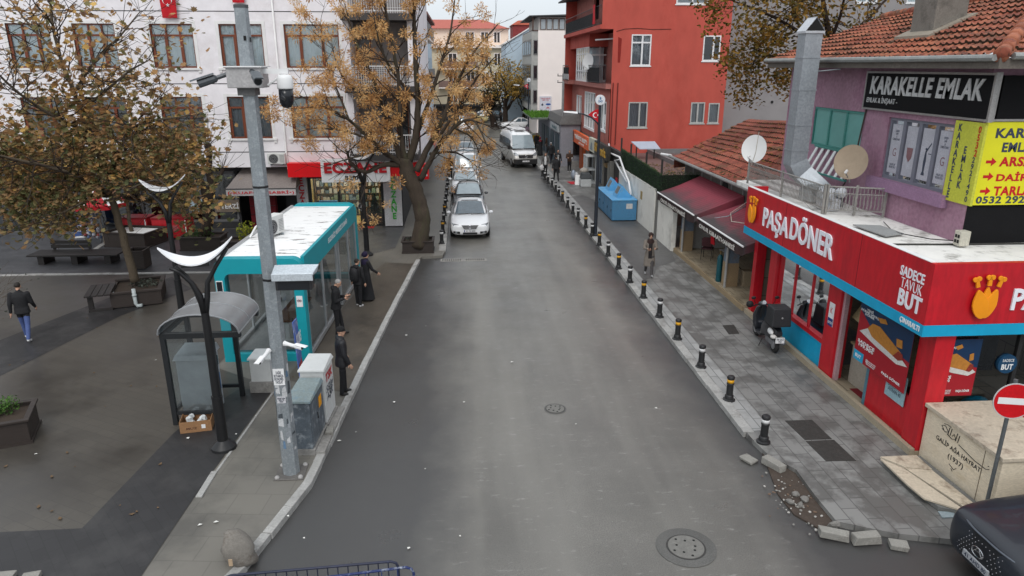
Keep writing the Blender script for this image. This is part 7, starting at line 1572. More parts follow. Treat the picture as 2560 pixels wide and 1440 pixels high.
b=B();b.box(6.9,9.6,96,101,11.0,12.75);b.build('roof_room',M('roof_room_red',S(150,60,60,.7),.8),LB);b=B();b.hexa([(6.7,95.8,12.75),(9.9,95.8,12.75),(9.9,101.2,12.75),(6.7,101.2,12.75)],[(7.6,96.5,13.3),(9.9,96.5,13.5),(9.9,100.5,13.5),(7.6,100.5,13.3)]);b.build('roof',M('roof_red_far',S(190,96,72,.75),.8,var=.15),LB)
b=B();b.box(5.9,5.95,95.5,97,2,3.6);b.box(5.9,5.95,95.5,97,5,6.6);b.build('window',MATS['pane_dark'],LB)
BB=thing('beige_block','beige apartment block with balconies and red roof closing the street','building',(3,110,0))
bgm=M('beige_wall',S(222,210,184,.85),.9,var=.06,scale=.8);pinkw=M('beige_pink',S(235,214,196,.9),.9,var=.05)
fw=[(1.0,2.1),(3.2,4.2),(5.1,5.9),(-1.6,-.5),(6.5,7.3)];fr_=[(2.6,4.2),(5.2,6.8),(7.8,9.4),(11.0,12.4)]
ops=[(a,c,z0,z1) for z0,z1 in fr_[:3] for a,c in fw]+[(a,c,fr_[3][0],fr_[3][1]) for a,c in fw[:3]]
b=B();b.wall(PY(108),-6,8.2,.1,10.2,[o for o in ops if o[3]<10],.15);b.quad((8.2,108,0),(8.2,120,0),(8.2,120,10),(8.2,108,10));b.build('wall',bgm,BB)
b=B();b.wall(PY(109),-6,7.2,10.6,12.9,[o for o in ops if o[3]>10],.15);b.build('top_wall',pinkw,BB)
b=B();b.box(-6.2,8.4,107.4,109.2,10.2,10.6);b.build('cornice',cw_,BB)
b=B();b.box(-6,8.2,109.3,119,.1,10.2);b.build('inner_wall',M('room_dark',(.06,.06,.065),.9),BB)
b=B();b.hexa([(-6.5,108.4,12.9),(7.4,108.4,12.9),(7.4,119,12.9),(-6.5,119,12.9)],[(-4,112,14.3),(3.5,112,14.3),(3.5,116,14.3),(-4,116,14.3)]);b.build('roof',M('roof_rose',S(196,110,96,.8),.8,var=.12),BB)
b=B();b.box(5.4,6.0,110,110.6,12.9,13.8);b.build('chimney',bgm,BB)
for o in ops:
    yy=108 if o[3]<10 else 109
    b=B();f=.09;P=PY(yy);b.pbox(P,o[0]-.12,o[1]+.12,o[3],o[3]+.12,-.03,.05);b.pbox(P,o[0]-.12,o[0],o[2],o[3],-.03,.05);b.pbox(P,o[1],o[1]+.12,o[2],o[3],-.03,.05);b.pbox(P,(o[0]+o[1])/2-.05,(o[0]+o[1])/2+.05,o[2],o[3],.03,.09);w_=b.build('window',cw_,BB);b=B();b.quad(P(o[0],o[2],.1),P(o[1],o[2],.1),P(o[1],o[3],.1),P(o[0],o[3],.1));b.build('pane',M('pane_brown',(.05,.045,.045),.25),w_)
for z in (4.55,7.2):
    b=B();b.box(-3.2,2.6,107.0,107.98,z,z+.18);sb=b.build('balcony',cw_,BB);b=B();b.box(-3.2,2.6,107.0,107.05,z+.18,z+1.1);b.build('railing',M('rail_rose',S(170,140,130,.6),.7),sb)
b=B();b.box(-4,8,107.2,107.98,2.0,2.3);b.build('shop_canopy',M('canopy_charcoal',(.03,.03,.032),.8),BB);b=B();b.box(-6,8.2,107.9,107.99,.1,2.0);b.build('shop_front',M('shopfront_far',(.07,.065,.06),.7,var=.4,scale=2),BB)  # near black slab canopy over the far shop fronts
# ================================================================ left side of the street beyond the office building
def block(name,label,x0,x1,y0,y1,h,mat,wins,roofm,bal=False):
    t=thing(name,label,'building',(x1,y0,0));b=B();ops=[]
    for z in wins:
        y=y0+1.2
        while y+1.4<y1:ops.append((y,y+1.3,z,z+1.5));y+=2.6
    P=lambda u,v,w:(x1-w,u,v)
    b.wall(P,y0,y1,.1,h,ops,.15);b.quad((x0,y0,.1),(x1,y0,.1),(x1,y0,h),(x0,y0,h));b.quad((x0,y0,h),(x1,y0,h),(x1,y1,h),(x0,y1,h));b.quad((x0,y1,.1),(x1,y1,.1),(x1,y1,h),(x0,y1,h));b.build('wall',mat,t)
    for o in ops[:60]:
        b=B();b.pbox(P,o[0],o[1],o[2],o[2]+.07,.03,.1);b.pbox(P,o[0],o[1],o[3]-.07,o[3],.03,.1);b.pbox(P,(o[0]+o[1])/2-.04,(o[0]+o[1])/2+.04,o[2]+.07,o[3]-.07,.03,.1);w_=b.build('window',wwf,t);b=B();b.quad(P(o[0],o[2],.1),P(o[1],o[2],.1),P(o[1],o[3],.1),P(o[0],o[3],.1));b.build('pane',MATS['pane_dark'],w_)
    if bal:
        for z in wins[:]:
            b=B();b.box(x1,x1+.9,y0+.5,y1-.5,z-.55,z-.4);sb=b.build('balcony',cw_,t);b=B();b.box(x1+.86,x1+.9,y0+.5,y1-.5,z-.4,z+.5);b.build('railing',M('rail_grey',S(150,150,150,.6),.6),sb)
    b=B();b.box(x0-.2,x1+.4,y0-.1,y1+.1,h,h+.2);b.build('roof',roofm,t);return t
block('grey_flats','grey white flats next to the office building, behind the ochre tree',-14,-3.0,48.3,62,11.5,M('flats_grey',S(205,202,200,.8),.9,var=.08),(4,7,10),MATS['roof_dark'],True)
block('blue_flats','pale blue flats farther along the left pavement, seen through the ochre tree',-14,-3.0,62.4,80,11.8,lbm,(4,7,9.8),M('roof_brown_far',S(150,90,78,.7),.8))
block('white_flats','white flats at the far left corner before the beige block',-16,-5.0,84,104,12.5,cw_,(3.5,6.5,9.5),MATS['roof_rose'])
for i,(y0,y1) in enumerate(((49,55),(55.5,61.5))):
    aw=thing('awning',['faded red shop awning on the left pavement, nearest behind the ochre tree','faded red shop awning on the left pavement, the farther one'][i],'awning',(-2.4,y0,2.4),0,'faded red awnings on the left')
    b=B();b.hexa([(-3,y0,3.1),(-1.85,y0,2.5),(-1.85,y1,2.5),(-3,y1,3.1)],[(-3,y0,3.14),(-1.85,y0,2.54),(-1.85,y1,2.54),(-3,y1,3.14)]);b.build('canopy',M('awning_red',S(196,70,68,.75),.8,var=.15),aw);b=B();b.box(-1.87,-1.85,y0,y1,2.25,2.5);b.build('valance',M('awning_pink',S(205,130,128,.8),.8),aw)
# ================================================================ vehicles (local frame: front towards -Y, ground at z=0)
def paint(key,col,rough=.25,coat=.6,var=.04,metal=0):return M(key,col,rough,metal,var=var,coat=coat,spec=.5)
lampglass=M('headlight_glass',(.32,.34,.36),.12,.3,var=.3,scale=20,coat=.8)
dplast=M('black_plastic',(.018,.018,.019),.5)
alloy=M('alloy',(.35,.36,.37),.35,.6)
def ringbody(y,zl,zb,hw,cr,tuck=.9):
    """cross section of the body at station y: sill, flank, shoulder, crowned top"""
    zm=(zl+zb)/2
    half=[(0,zl),(hw*.72,zl),(hw*.93,zl+.06),(hw*.995,zl+(zb-zl)*.35),(hw,zm+(zb-zl)*.12),(hw*.97,zb-.05),(hw*tuck,zb),(hw*.5,zb+cr*.75),(0,zb+cr)]
    pts=half+[(-x,z) for x,z in half[-2:0:-1]]
    return [(x,y,z) for x,z in pts]
def interp(tab,y):
    for a,c in zip(tab,tab[1:]):
        if a[0]<=y<=c[0]:
            t=(y-a[0])/(c[0]-a[0]);return [p+(q-p)*t for p,q in zip(a[1:],c[1:])]
    return tab[-1][1:]
def wheel(t,x,y,r,w=.2):
    b=B();s=1 if x>0 else -1
    prof=[(r*.62,-w/2),(r*.95,-w/2),(r,-w/3),(r,w/3),(r*.95,w/2),(r*.62,w/2)]
    b.loft([[(x+z,y+q*math.cos(2*math.pi*k/20),r+q*math.sin(2*math.pi*k/20)) for k in range(20)] for q,z in prof],cap=True)
    o=b.build('wheel',tyre,t,local=True,smooth=False)
    b=B();xx=x+s*(w/2-.01);b.cyl((xx,y,r),(xx+s*.012,y,r),r*.6,n=16);rm_=b.build('rim',alloy,o,local=True)
    b=B()
    for k in range(5):
        a=k*1.2566;b.tube([(xx+s*.014,y,r),(xx+s*.014,y+r*.56*math.cos(a),r+r*.56*math.sin(a))],.03,4)
    b.build('spoke',alloy,o,local=True)
def strip(t,name,mat,pts,n,th=.006):
    b=B();b.plate(pts,tuple(V(n)*th));return b.build(name,mat,t,local=True)
def car(label,loc,rz,L=4.5,W=1.82,H=1.46,pm=None,cat='car',group='cars parked along the left kerb',gm=None,plate='41 TZ 890',hood=.88,style='sedan',grille='chrome',detail=1,name='parked_car',emblem=True):
    gm=gm or carglass;t=thing(name,label,cat,loc,rz,group)
    f,r=-L/2,L/2;hw=W/2
    if style=='sedan':tab=[(f,.32,.62,hw*.62,.02),(f+.06,.22,.68,hw*.82,.03),(f+.25,.19,.74,hw*.95,.05),(f+.6,.18,.80,hw*.99,.06),(f+1.2,.18,hood,hw,.05),(f+1.45,.18,hood+.03,hw,.02),(r-1.1,.18,hood+.08,hw,.02),(r-.35,.2,hood+.06,hw*.95,.04),(r-.05,.3,.82,hw*.82,.02),(r,.4,.72,hw*.7,.0)]
    else:tab=[(f,.34,.66,hw*.66,.02),(f+.05,.24,.74,hw*.84,.03),(f+.2,.2,.84,hw*.96,.05),(f+.6,.19,.94,hw,.06),(f+1.0,.19,hood+.08,hw,.04),(f+1.2,.19,hood+.10,hw,.02),(r-.3,.2,hood+.14,hw*.98,.02),(r-.05,.26,hood+.05,hw*.88,.0),(r,.36,.8,hw*.8,.0)]
    b=B();ys=sorted(set([q[0] for q in tab]+[f+.02,r-.02]))
    b.loft([ringbody(y,*interp(tab,y)) for y in ys]);body=b.build('body',pm,t,local=True,smooth=True,sub=1)
    # greenhouse
    if style=='sedan':ya,yb,yc,yd=f+1.35,f+2.05,r-1.35,r-.55
    elif style=='van':ya,yb,yc,yd=f+.95,f+1.5,r-.25,r-.08
    else:ya,yb,yc,yd=f+1.05,f+1.8,r-.75,r-.18
    zb=interp(tab,ya)[1]-.01;zb2=interp(tab,yd)[1]-.02;wb=hw*.88;wt=hw*.66 if style!='van' else hw*.78
    def gring(y,zt,wtop,zbs):
        pts=[(wb,zbs),(wb*.5+wtop*.5+.02,(zbs+zt)/2),(wtop,zt-.04),(wtop*.8,zt),(0,zt+.02)]
        pts=pts+[(-x,z) for x,z in pts[-2::-1]]
        return [(x,y,z) for x,z in pts]
    st=[(ya,zb+.015,wb*.96),(ya+(yb-ya)*.55,zb+(H-zb)*.62,wt+.1),(yb,H-.03,wt+.01),((yb+yc)/2,H,wt),(yc,H-.04,wt),(yc+(yd-yc)*.6,zb2+(H-zb2)*.5,wt+.08),(yd,zb2+.02,wb*.94)]
    b=B();b.loft([gring(y,z,wtp,zb+(zb2-zb)*(y-ya)/(yd-ya)) for y,z,wtp in st]);cab=b.build('cabin',pm,t,local=True,smooth=True,sub=1)
    # glazing, proud of the cabin
    def scr(p0,p1,w0,w1,name,e=.012):
        d=V((0,p1[0]-p0[0],p1[1]-p0[1]));n=V((0,-d.z,d.y)).normalized()
        n=n if n.z>0 else -n
        b=B();rows_=[]
        for i in range(5):
            q=i/4;w_=w0+(w1-w0)*q;c=V((0,p0[0],p0[1]))+d*q
            rows_.append([c+n*(e+.035*(1-(x/4-1)**2)*(1 if True else 0)+.012*math.sin(q*math.pi))+V((w_*(x/4-1),0,0)) for x in range(9)])
        b.loft(rows_,cap=False,closed=False);return b.build(name,gm,t,local=True,smooth=True)
    scr((ya+.05,zb+.05),(yb+.02,H-.055),wb*.86,wt*.93,'windscreen',.03)
    scr((yd-.04,zb2+.06),(yc-.02,H-.07),wb*.82,wt*.9,'rear_window',.03)
    for s in (-1,1):
        b=B();za,zt=zb+.03,H-.10;m=(yb+yc)/2
        P3=lambda y,z:(s*(wb+(wt+.03-wb)*((z-zb)/(H-zb))*1.0+.032),y,z)
        b.quad(P3(ya+.32,za),P3(m-.04,za),P3(m-.04,zt),P3(yb+.12,zt));b.build('side_window',gm,t,local=True)
        b=B();b.quad(P3(m+.04,za),P3(yd-.35,za+.04),P3(yc-.08,zt),P3(m+.04,zt));b.build('side_window',gm,t,local=True)
    for x in (-hw+.1,hw-.1):
        for y in (f+.88,r-.9):wheel(t,x,y,.325)
    for s in (-1,1):
        b=B();b.ell((s*(hw+.09),ya+.32,zb+.1),(.11,.07,.075),10,7);b.build('mirror',pm if style!='dark' else dplast,t,local=True,smooth=True)
        b=B();q=.78
        pts=[(s*hw*.52,f+.075,.60),(s*hw*.82,f+.155,.62),(s*hw*.93,f+.32,.75),(s*hw*.80,f+.215,.735),(s*hw*.56,f+.13,.69)]
        b.plate(pts,(0,-.035,.02));b.build('headlight',lampglass,t,local=True)
        b=B();b.plate([(s*hw*.5,f+.012,.30),(s*hw*.84,f+.085,.33),(s*hw*.82,f+.085,.42),(s*hw*.5,f+.012,.40)],(0,-.03,0));fg=b.build('fog_intake',dplast,t,local=True)
        b=B();b.cyl((s*hw*.68,f+.04,.37),(s*hw*.68,f-.0,.37),.05,n=10);b.build('fog_lamp',lampglass,fg,local=True)
        b=B();b.box(s*hw*.78-.12,s*hw*.78+.12,r-.1,r-.015,.72,.86);b.build('tail_light',M('tail_red',(.25,.01,.01),.3),t,local=True)
    b=B();pts=[(-.37,f-.02,.69),(.37,f-.02,.69),(.28,f-.03,.52),(-.28,f-.03,.52)];b.plate(pts,(0,.04,0));gr=b.build('grille',dplast,t,local=True)
    if grille=='chrome':
        for k in range(3):
            b=B();z=.545+k*.045;w_=.29+.03*k;b.box(-w_,w_,f-.04,f-.02,z,z+.018);b.build('bar',chrome,gr,local=True)
        b=B();b.box(-.39,.39,f-.035,f-.015,.688,.71);b.build('bar',chrome,gr,local=True)
    if emblem:
        b=B();b.tube([(.062*math.cos(a*.4488),f-.052,.625+.062*math.sin(a*.4488)) for a in range(15)],.012,5);b.box(-.075,.075,f-.056,f-.048,.619,.632);b.build('emblem',chrome,gr,local=True)
    b=B();b.box(-.27,.27,f-.04,f-.02,.385,.485);np=b.build('number_plate',white,t,local=True)
    b=B();b.box(-.27,-.235,f-.043,f-.04,.386,.484);b.build('band',M('plate_blue',S(20,60,150,.8),.5),np,local=True)
    rt=rootmat(t);text(plate,np,rt@V((.02,f-.0405,.435)),rt.to_3x3()@V((1,0,0)),UP,.42,.07,MATS['ink_dark'],.002,bold=.02)
    b=B();b.box(-.33,.33,f-.02,f+.03,.27,.36);b.build('lower_intake',dplast,t,local=True)
    b=B();b.tube([(-.55,ya+.0,zb+.055),(.1,ya+.03,zb+.1)],.012,5);b.tube([(.05,ya-.01,zb+.055),(.58,ya+.02,zb+.09)],.012,5);b.build('wiper',dplast,t,local=True)
    return t
wpaint=paint('car_white',(.86,.87,.88),.3,var=.01)
o=car('white saloon parked at the front of the row, with chrome barred grille',(.33,34.05,.004),-.012,4.75,1.86,1.47,wpaint,plate='41 TZ 890')
b=B();b.box(-.42,.42,-.15,.32,1.478,1.484);b.build('sunroof',paint('sunroof_grey',(.5,.51,.52),.3),o,local=True)
car('dark grey saloon parked directly behind the white saloon',(.33,39.3,.004),-.01,4.5,1.78,1.46,paint('car_dark_grey',(.06,.065,.07),.3),gm=carglass2,plate='34 DK 512')
car('white hatchback parked third in the row behind the dark grey car',(.2,44.2,.004),-.01,4.3,1.75,1.48,wpaint,gm=carglass2,plate='41 AB 207',style='hatch')
car('white delivery van parked fourth in the row under the ochre branches',(.28,49.6,.004),-.01,4.5,1.8,1.9,wpaint,gm=carglass2,plate='41 KL 663',style='van',cat='van',name='parked_van')
car('white car with a rounded roof parked fifth in the row under the branches',(.35,55.4,.004),-.01,4.3,1.78,1.55,wpaint,plate='41 SE 118',style='hatch')
car('silver car parked last in the row behind the ochre tree',(.3,61.2,.004),-.01,4.3,1.75,1.5,paint('car_silver',(.4,.41,.42),.3),plate='34 YU 480',style='hatch')
car('white van coming along the street far behind the parked row',(.5,87.5,.004),.05,4.6,1.85,1.95,wpaint,plate='41 FV 33',style='van',cat='van',group='moving traffic far away',name='van')
car('yellow white taxi crossing at the far end of the street',(1.8,103,.004),1.3,4.4,1.75,1.5,paint('taxi_pale',S(225,205,140,.8),.3),plate='41 T 90',group='moving traffic far away',name='car')
car('black car at the far end of the street beneath the beige block',(5.0,105.5,.004),.9,4.4,1.78,1.48,paint('car_black',(.015,.016,.018),.25),plate='34 BC 19',group='moving traffic far away',name='car')
car('white boxy saloon parked sideways by the far lamp post beyond the minibus',(7.1,90.5,.11),-1.45,4.3,1.65,1.42,wpaint,plate='41 RT 70',group=None,name='car')
car('white car at the far street corner in front of the tree trunks',(3.6,106.5,.004),1.5,4.3,1.7,1.45,wpaint,plate='41 ND 12',group='moving traffic far away',name='car')
# ---------------------------------------------------------------- minibus
mbm=thing('minibus','white minibus with dark windows and roof rack driving along the street','minibus',(4.62,58.7,.004),.115)
L_,W_,H_=6.9,2.0,2.72;f,r=-L_/2,L_/2;hw=W_/2
silver=M('minibus_silver',(.6,.59,.56),.35,.2,var=.08)
b=B();tab=[(f,.38,.78,hw*.8,.02),(f+.08,.3,.98,hw*.93,.05),(f+.35,.28,1.12,hw*.99,.06),(f+.95,.28,1.30,hw,.05),(f+1.1,.28,1.36,hw,.02),(r-.05,.3,1.36,hw*.98,.02),(r,.4,1.3,hw*.94,0)]
b.loft([ringbody(y,*interp(tab,y),.96) for y in sorted(set([q[0] for q in tab]+[f+.03,f+.6,0.]))]);b.build('body',silver,mbm,local=True,smooth=True,sub=1)
def sec(y,zt,wt,zb=1.3):
    pts=[(hw*.985,zb),(hw*.97,1.75),(wt+.04,zt-.28),(wt-.06,zt-.06),(wt*.5,zt),(0,zt+.01)];pts=pts+[(-x,z) for x,z in pts[-2::-1]];return [(x,y,z) for x,z in pts]
b=B();b.loft([sec(f+.98,1.42,hw*.93),sec(f+1.4,2.02,hw*.9),sec(f+1.78,2.5,hw*.86),sec(f+2.3,2.69,hw*.85),sec(r-.3,H_-.02,hw*.85),sec(r-.06,2.5,hw*.84)]);b.build('upper_body',wpaint,mbm,local=True,smooth=True,sub=1)
b=B();b.loft([ringbody(f+.2,1.03,1.06,hw*.9,.06),ringbody(f+.55,1.16,1.2,hw*.93,.06),ringbody(f+.98,1.28,1.34,hw*.95,.06)]);b.build('hood',wpaint,mbm,local=True,smooth=True)
b=B();rows_=[]
for i in range(6):
    q=i/5;y=f+1.0+.72*q;z=1.46+.98*q;w_=hw*(.90-.08*q)
    rows_.append([(w_*(x/4-1),y-.07-.06*(1-(x/4-1)**2),z) for x in range(9)])
b.loft(rows_,cap=False,closed=False);b.build('windscreen',carglass2,mbm,local=True,smooth=True)
for s in (-1,1):
    for y0,y1,z1 in ((f+1.42,f+2.05,2.05),(f+2.2,f+3.6,2.1),(f+3.66,f+5.1,2.1),(f+5.16,r-.35,2.1)):
        X_=s*(hw+.004);b=B();b.quad((X_,y0+(0.12 if z1<2.08 else 0)*-1,1.45),(X_,y1,1.45),(X_-s*.05,y1,z1),(X_-s*.05,y0+(.22 if z1<2.08 else 0),z1));b.build('side_window',M('bus_glass',(.012,.013,.016),.08,spec=.7),mbm,local=True)
    b=B();b.box(s*(hw+.06),s*(hw+.26),f+1.05,f+1.15,1.4,1.72);b.build('mirror',dplast,mbm,local=True,bevel=.03)
    b=B();b.plate([(s*.52,f+.06,.95),(s*.86,f+.14,.98),(s*.93,f+.35,1.18),(s*.80,f+.28,1.2),(s*.56,f+.14,1.06)],(0,-.04,.02));b.build('headlight',lampglass,mbm,local=True)
for x in (-hw+.12,hw-.12):
    for y in (f+1.05,r-1.5):wheel(mbm,x,y,.36,.24)
b=B();b.hexa([(-.92,f-.03,.32),(.92,f-.03,.32),(.95,f+.25,.32),(-.95,f+.25,.32)],[(-.92,f-.03,.72),(.92,f-.03,.72),(.95,f+.22,.76),(-.95,f+.22,.76)]);b.build('bumper',dplast,mbm,local=True,bevel=.04)
b=B();b.plate([(-.55,f+.02,.8),(.55,f+.02,.8),(.58,f+.1,1.04),(-.58,f+.1,1.04)],(0,-.05,0));gr=b.build('grille',dplast,mbm,local=True)
for k in range(3):
    b=B();z=.84+k*.07;b.box(-.54,.54,f-.05,f-.02+.02*k,z,z+.014);b.build('bar',chrome,gr,local=True)
b=B();b.tube([(.09*math.cos(a*.4488),f-.045,.93+.09*math.sin(a*.4488)) for a in range(15)],.014,5);b.tube([(-.06,f-.045,.98),(-.02,f-.045,.87),(0,f-.045,.92),(.02,f-.045,.87),(.06,f-.045,.98)],.010,4);b.build('emblem',chrome,gr,local=True)
b=B();b.box(-.27,.27,f-.06,f-.03,.5,.61);np=b.build('number_plate',white,mbm,local=True);rt=rootmat(mbm);text('41 M 2290',np,rt@V((0,f-.061,.555)),rt.to_3x3()@V((1,0,0)),UP,.42,.07,MATS['ink_dark'],.002)
b=B();b.loft([[(x*.62,y,z) for x,z in ((1,2.68),(.95,2.8),(.6,2.87),(-.6,2.87),(-.95,2.8),(-1,2.68))] for y in (f+3.2,f+3.4,r-1.6,r-1.4)]);b.build('roof_unit',wpaint,mbm,local=True,bevel=.03)
b=B();b.box(-.4,.4,f+2.4,f+3.0,2.7,2.76);b.build('roof_hatch',M('hatch_grey',(.35,.35,.36),.4),mbm,local=True)
for s in (-1,1):
    b=B();b.tube([(s*.72,f+2.4,2.75),(s*.72,r-.6,2.78)],.025,6);b.tube([(s*.72,f+2.6,2.6),(s*.72,f+2.6,2.77)],.02,5);b.tube([(s*.72,r-.9,2.6),(s*.72,r-.9,2.77)],.02,5);b.build('roof_rail',dplast,mbm,local=True)
b=B();b.tube([(-.6,f+.92,1.43),(.05,f+.9,1.5)],.013,5);b.tube([(.02,f+.9,1.44),(.65,f+.95,1.5)],.013,5);b.build('wiper',dplast,mbm,local=True)
# ---------------------------------------------------------------- dark car at the lower right corner
sv=thing('parked_car','dark blue grey car nosing in at the lower right corner, only its bonnet visible','car',(10.02,8.42,.004),R(-90)+.0)
L_,W_=4.5,1.88;f,r=-L_/2,L_/2;hw=W_/2
dkp=paint('car_blue_grey',(.011,.014,.021),.36,.25)
tab=[(f,.3,.62,hw*.66,.02),(f+.05,.22,.80,hw*.82,.03),(f+.12,.2,.885,hw*.89,.045),(f+.28,.2,.93,hw*.95,.06),(f+.6,.2,.97,hw*.99,.075),(f+1.1,.2,1.02,hw,.075),(f+1.35,.2,1.05,hw,.03),(r-.3,.22,1.1,hw*.98,.02),(r,.4,.85,hw*.8,0)]
b=B();b.loft([ringbody(y,*interp(tab,y)) for y in sorted(set([q[0] for q in tab]+[f+.02,f+.85,0]))]);b.build('body',dkp,sv,local=True,smooth=True,sub=2)
b=B();rg=lambda y,zt,wt:[(x,y,z) for x,z in ((hw*.88,1.02),(wt,zt-.05),(wt*.7,zt),(-wt*.7,zt),(-wt,zt-.05),(-hw*.88,1.02))];b.loft([rg(f+1.3,1.1,hw*.85),rg(f+2.1,1.6,hw*.66),rg(r-.8,1.62,hw*.66),rg(r-.2,1.2,hw*.75)]);b.build('cabin',dkp,sv,local=True,bevel=.03)
b=B();b.quad((-.74,f+1.38,1.14),(.74,f+1.38,1.14),(.56,f+2.0,1.54),(-.56,f+2.0,1.54));b.v=[(x,y-.015,z+.02) for x,y,z in b.v];b.build('windscreen',carglass,sv,local=True)
for s in (-1,1):
    b=B();b.quad((s*.80,f+1.75,1.12),(s*.80,r-.55,1.14),(s*.69,r-.85,1.5),(s*.69,f+2.15,1.5));b.build('side_window',carglass,sv,local=True)
for x in (-hw+.1,hw-.1):
    for y in (f+.9,r-.9):wheel(sv,x,y,.34)
# wide studded grille following the nose
def nose(x,z):
    q=abs(x)/(hw*.9);return f-.045+.24*q**2.6+.10*max(0,(z-.5))/.4
b=B();rows_=[]
for i in range(8):
    z=.36+.46*i/7;rows_.append([((j/12-1)*hw*.80*(1-.10*abs(i/7-.5)),nose((j/12-1)*hw*.8,z)-.0,z) for j in range(25)])
b.loft(rows_,cap=False,closed=False);b.v+=[];gr=b.build('grille',M('grille_black',(.012,.013,.016),.3),sv,local=True,smooth=True)
b=B()
for i in range(8):
    for j in range(19):
        x=(j-9)*.078+(.039 if i%2 else 0);z=.39+.052*i
        if abs(x)<.12 and .5<z<.74 or abs(x)>.72:continue
        b.ell((x,nose(x,z)-.008,z),(.009,.008,.009),6,4)
o=b.build('grille_stud',M('stud_chrome',(.35,.35,.37),.3,.8),gr,local=True);o['kind']='stuff'
b=B();b.tube([((j/14-1)*hw*.85,nose((j/14-1)*hw*.85,.84)-.01,.835+.02*(1-abs(j/14-1))) for j in range(29)],.016,6);b.build('grille_trim',M('trim_blue_grey',(.12,.135,.16),.35,.5),sv,local=True)
b=B();y=f-.07;b.tube([(.12*math.cos(a*.3307),y,.64+.075*math.sin(a*.3307)) for a in range(20)],.009,5);b.tube([(-.09,y,.6),(.0,y,.71)],.008,4);b.tube([(0,y,.71),(.09,y,.6)],.008,4);b.tube([(-.05,y,.64),(.07,y,.66)],.007,4);b.build('emblem',chrome,gr,local=True)
b=B();b.box(-.27,.27,f-.075,f-.05,.40,.50);np=b.build('number_plate',M('plate_grey',(.35,.36,.38),.5),sv,local=True);rt=rootmat(sv);text('41 AHD 80',np,rt@V((0,f-.0755,.45)),rt.to_3x3()@V((1,0,0)),UP,.46,.07,MATS['ink_dark'],.002,bold=.02)
for s in (-1,1):
    b=B();b.plate([(s*.70,f+.15,.74),(s*.88,f+.34,.77),(s*.90,f+.4,.84),(s*.72,f+.2,.81)],(0,-.03,.01));b.build('headlight',lampglass,sv,local=True)
# ---------------------------------------------------------------- scooter (local front towards +Y)
p=g(1935,892,.11)
sc=thing('scooter','dark delivery scooter with a big black rear box parked beside the blue panel','scooter',(8.56,18.1,.11),-.03)
sk_=M('scooter_black',(.02,.021,.026),.35,coat=.4);sgr=M('scooter_grey',(.22,.22,.23),.5,.3)
for y in (-.62,.68):
    b=B();b.loft([[(x,y+q*math.cos(2*math.pi*k/18),.24+q*math.sin(2*math.pi*k/18)) for k in range(18)] for x,q in ((-.05,.15),(-.055,.2),(-.03,.24),(.03,.24),(.055,.2),(.05,.15))]);w_=b.build('wheel',tyre,sc,local=True);b=B();b.cyl((-.058,y,.24),(.058,y,.24),.14,n=14);b.build('rim',alloy,w_,local=True)
b=B();b.loft([[(x*w_,y,z0+(z1-z0)*q) for x,q in ((-1,.1),(-1,.7),(-.7,1),(.7,1),(1,.7),(1,.1),(.6,0),(-.6,0))] for y,w_,z0,z1 in ((-.85,.08,.55,.68),(-.6,.17,.42,.74),(-.2,.19,.36,.74),(.02,.16,.3,.7),(.1,.15,.22,.3),(.42,.15,.22,.3))]);b.build('body',sk_,sc,local=True,smooth=True,auto=50)
b=B();b.loft([[(x*w_,y+.05*abs(x)*0,z) for x in (-1,-.5,.5,1)]+[(x*w_,y+.07,z) for x in (1,.5,-.5,-1)] for w_,y,z in ((.14,.42,.25),(.2,.5,.45),(.21,.52,.7),(.15,.46,.95),(.08,.42,1.02))]);b.build('front_shield',sk_,sc,local=True,smooth=True)
b=B();b.loft([[(.07,.45,.48),(-.07,.45,.48),(-.06,.9,.42),(.06,.9,.42)],[(.07,.47,.53),(-.07,.47,.53),(-.05,.86,.5),(.05,.86,.5)]]);b.build('front_mudguard',sk_,sc,local=True)
b=B();b.tube([(0,.68,.24),(0,.5,.7),(0,.42,1.0)],.035,8);b.tube([(-.36,.3,1.04),(-.18,.4,1.06),(0,.43,1.03),(.18,.4,1.06),(.36,.3,1.04)],.018,7);b.build('handlebar',dplast,sc,local=True)
b=B();b.ell((0,.47,1.05),(.13,.1,.08),12,8);b.build('headset',sk_,sc,local=True,smooth=True)
b=B();b.cyl((0,.40,1.09),(0,.36,1.13),.06,n=12);b.build('dial',M('dial_pale',(.4,.42,.45),.3),sc,local=True)
b=B();b.ell((-.42,.36,1.08),(.11,.09,.1),10,8);b.build('glove',M('glove_black',(.008,.008,.009),.7),sc,local=True,smooth=True)
for s in (-1,1):
    b=B();b.tube([(s*.25,.36,1.05),(s*.32,.34,1.24)],.008,5);b.ell((s*.34,.33,1.28),(.07,.02,.05),10,6);b.build('mirror',dplast,sc,local=True)
b=B();b.loft([[(x*w_,y,z) for x,z in ((-1,.74),(-.9,.8),(.9,.8),(1,.74))] for y,w_ in ((-.62,.15),(-.3,.17),(0,.12))]);b.build('seat',M('seat_black',(.012,.012,.012),.7),sc,local=True)
b=B();b.hexa([(-.27,-.92,.84),(.27,-.92,.84),(.27,-.38,.84),(-.27,-.38,.84)],[(-.25,-.86,1.36),(.25,-.86,1.36),(.25,-.42,1.36),(-.25,-.42,1.36)]);bx=b.build('delivery_box',M('box_black',(.022,.023,.026),.6,bump=.2),sc,local=True,bevel=.035)
b=B();b.cyl((0,-.91,1.1),(0,-.9,1.1),.025,n=10);b.build('badge',M('badge_grey',(.3,.3,.3),.4),bx,local=True)
b=B();b.box(-.14,.14,-.8,-.45,.80,.84);b.build('rack',sgr,sc,local=True)
b=B();b.ell((-.16,-.62,.62),(.06,.16,.09),10,7);b.build('side_panel',white,sc,local=True,smooth=True)
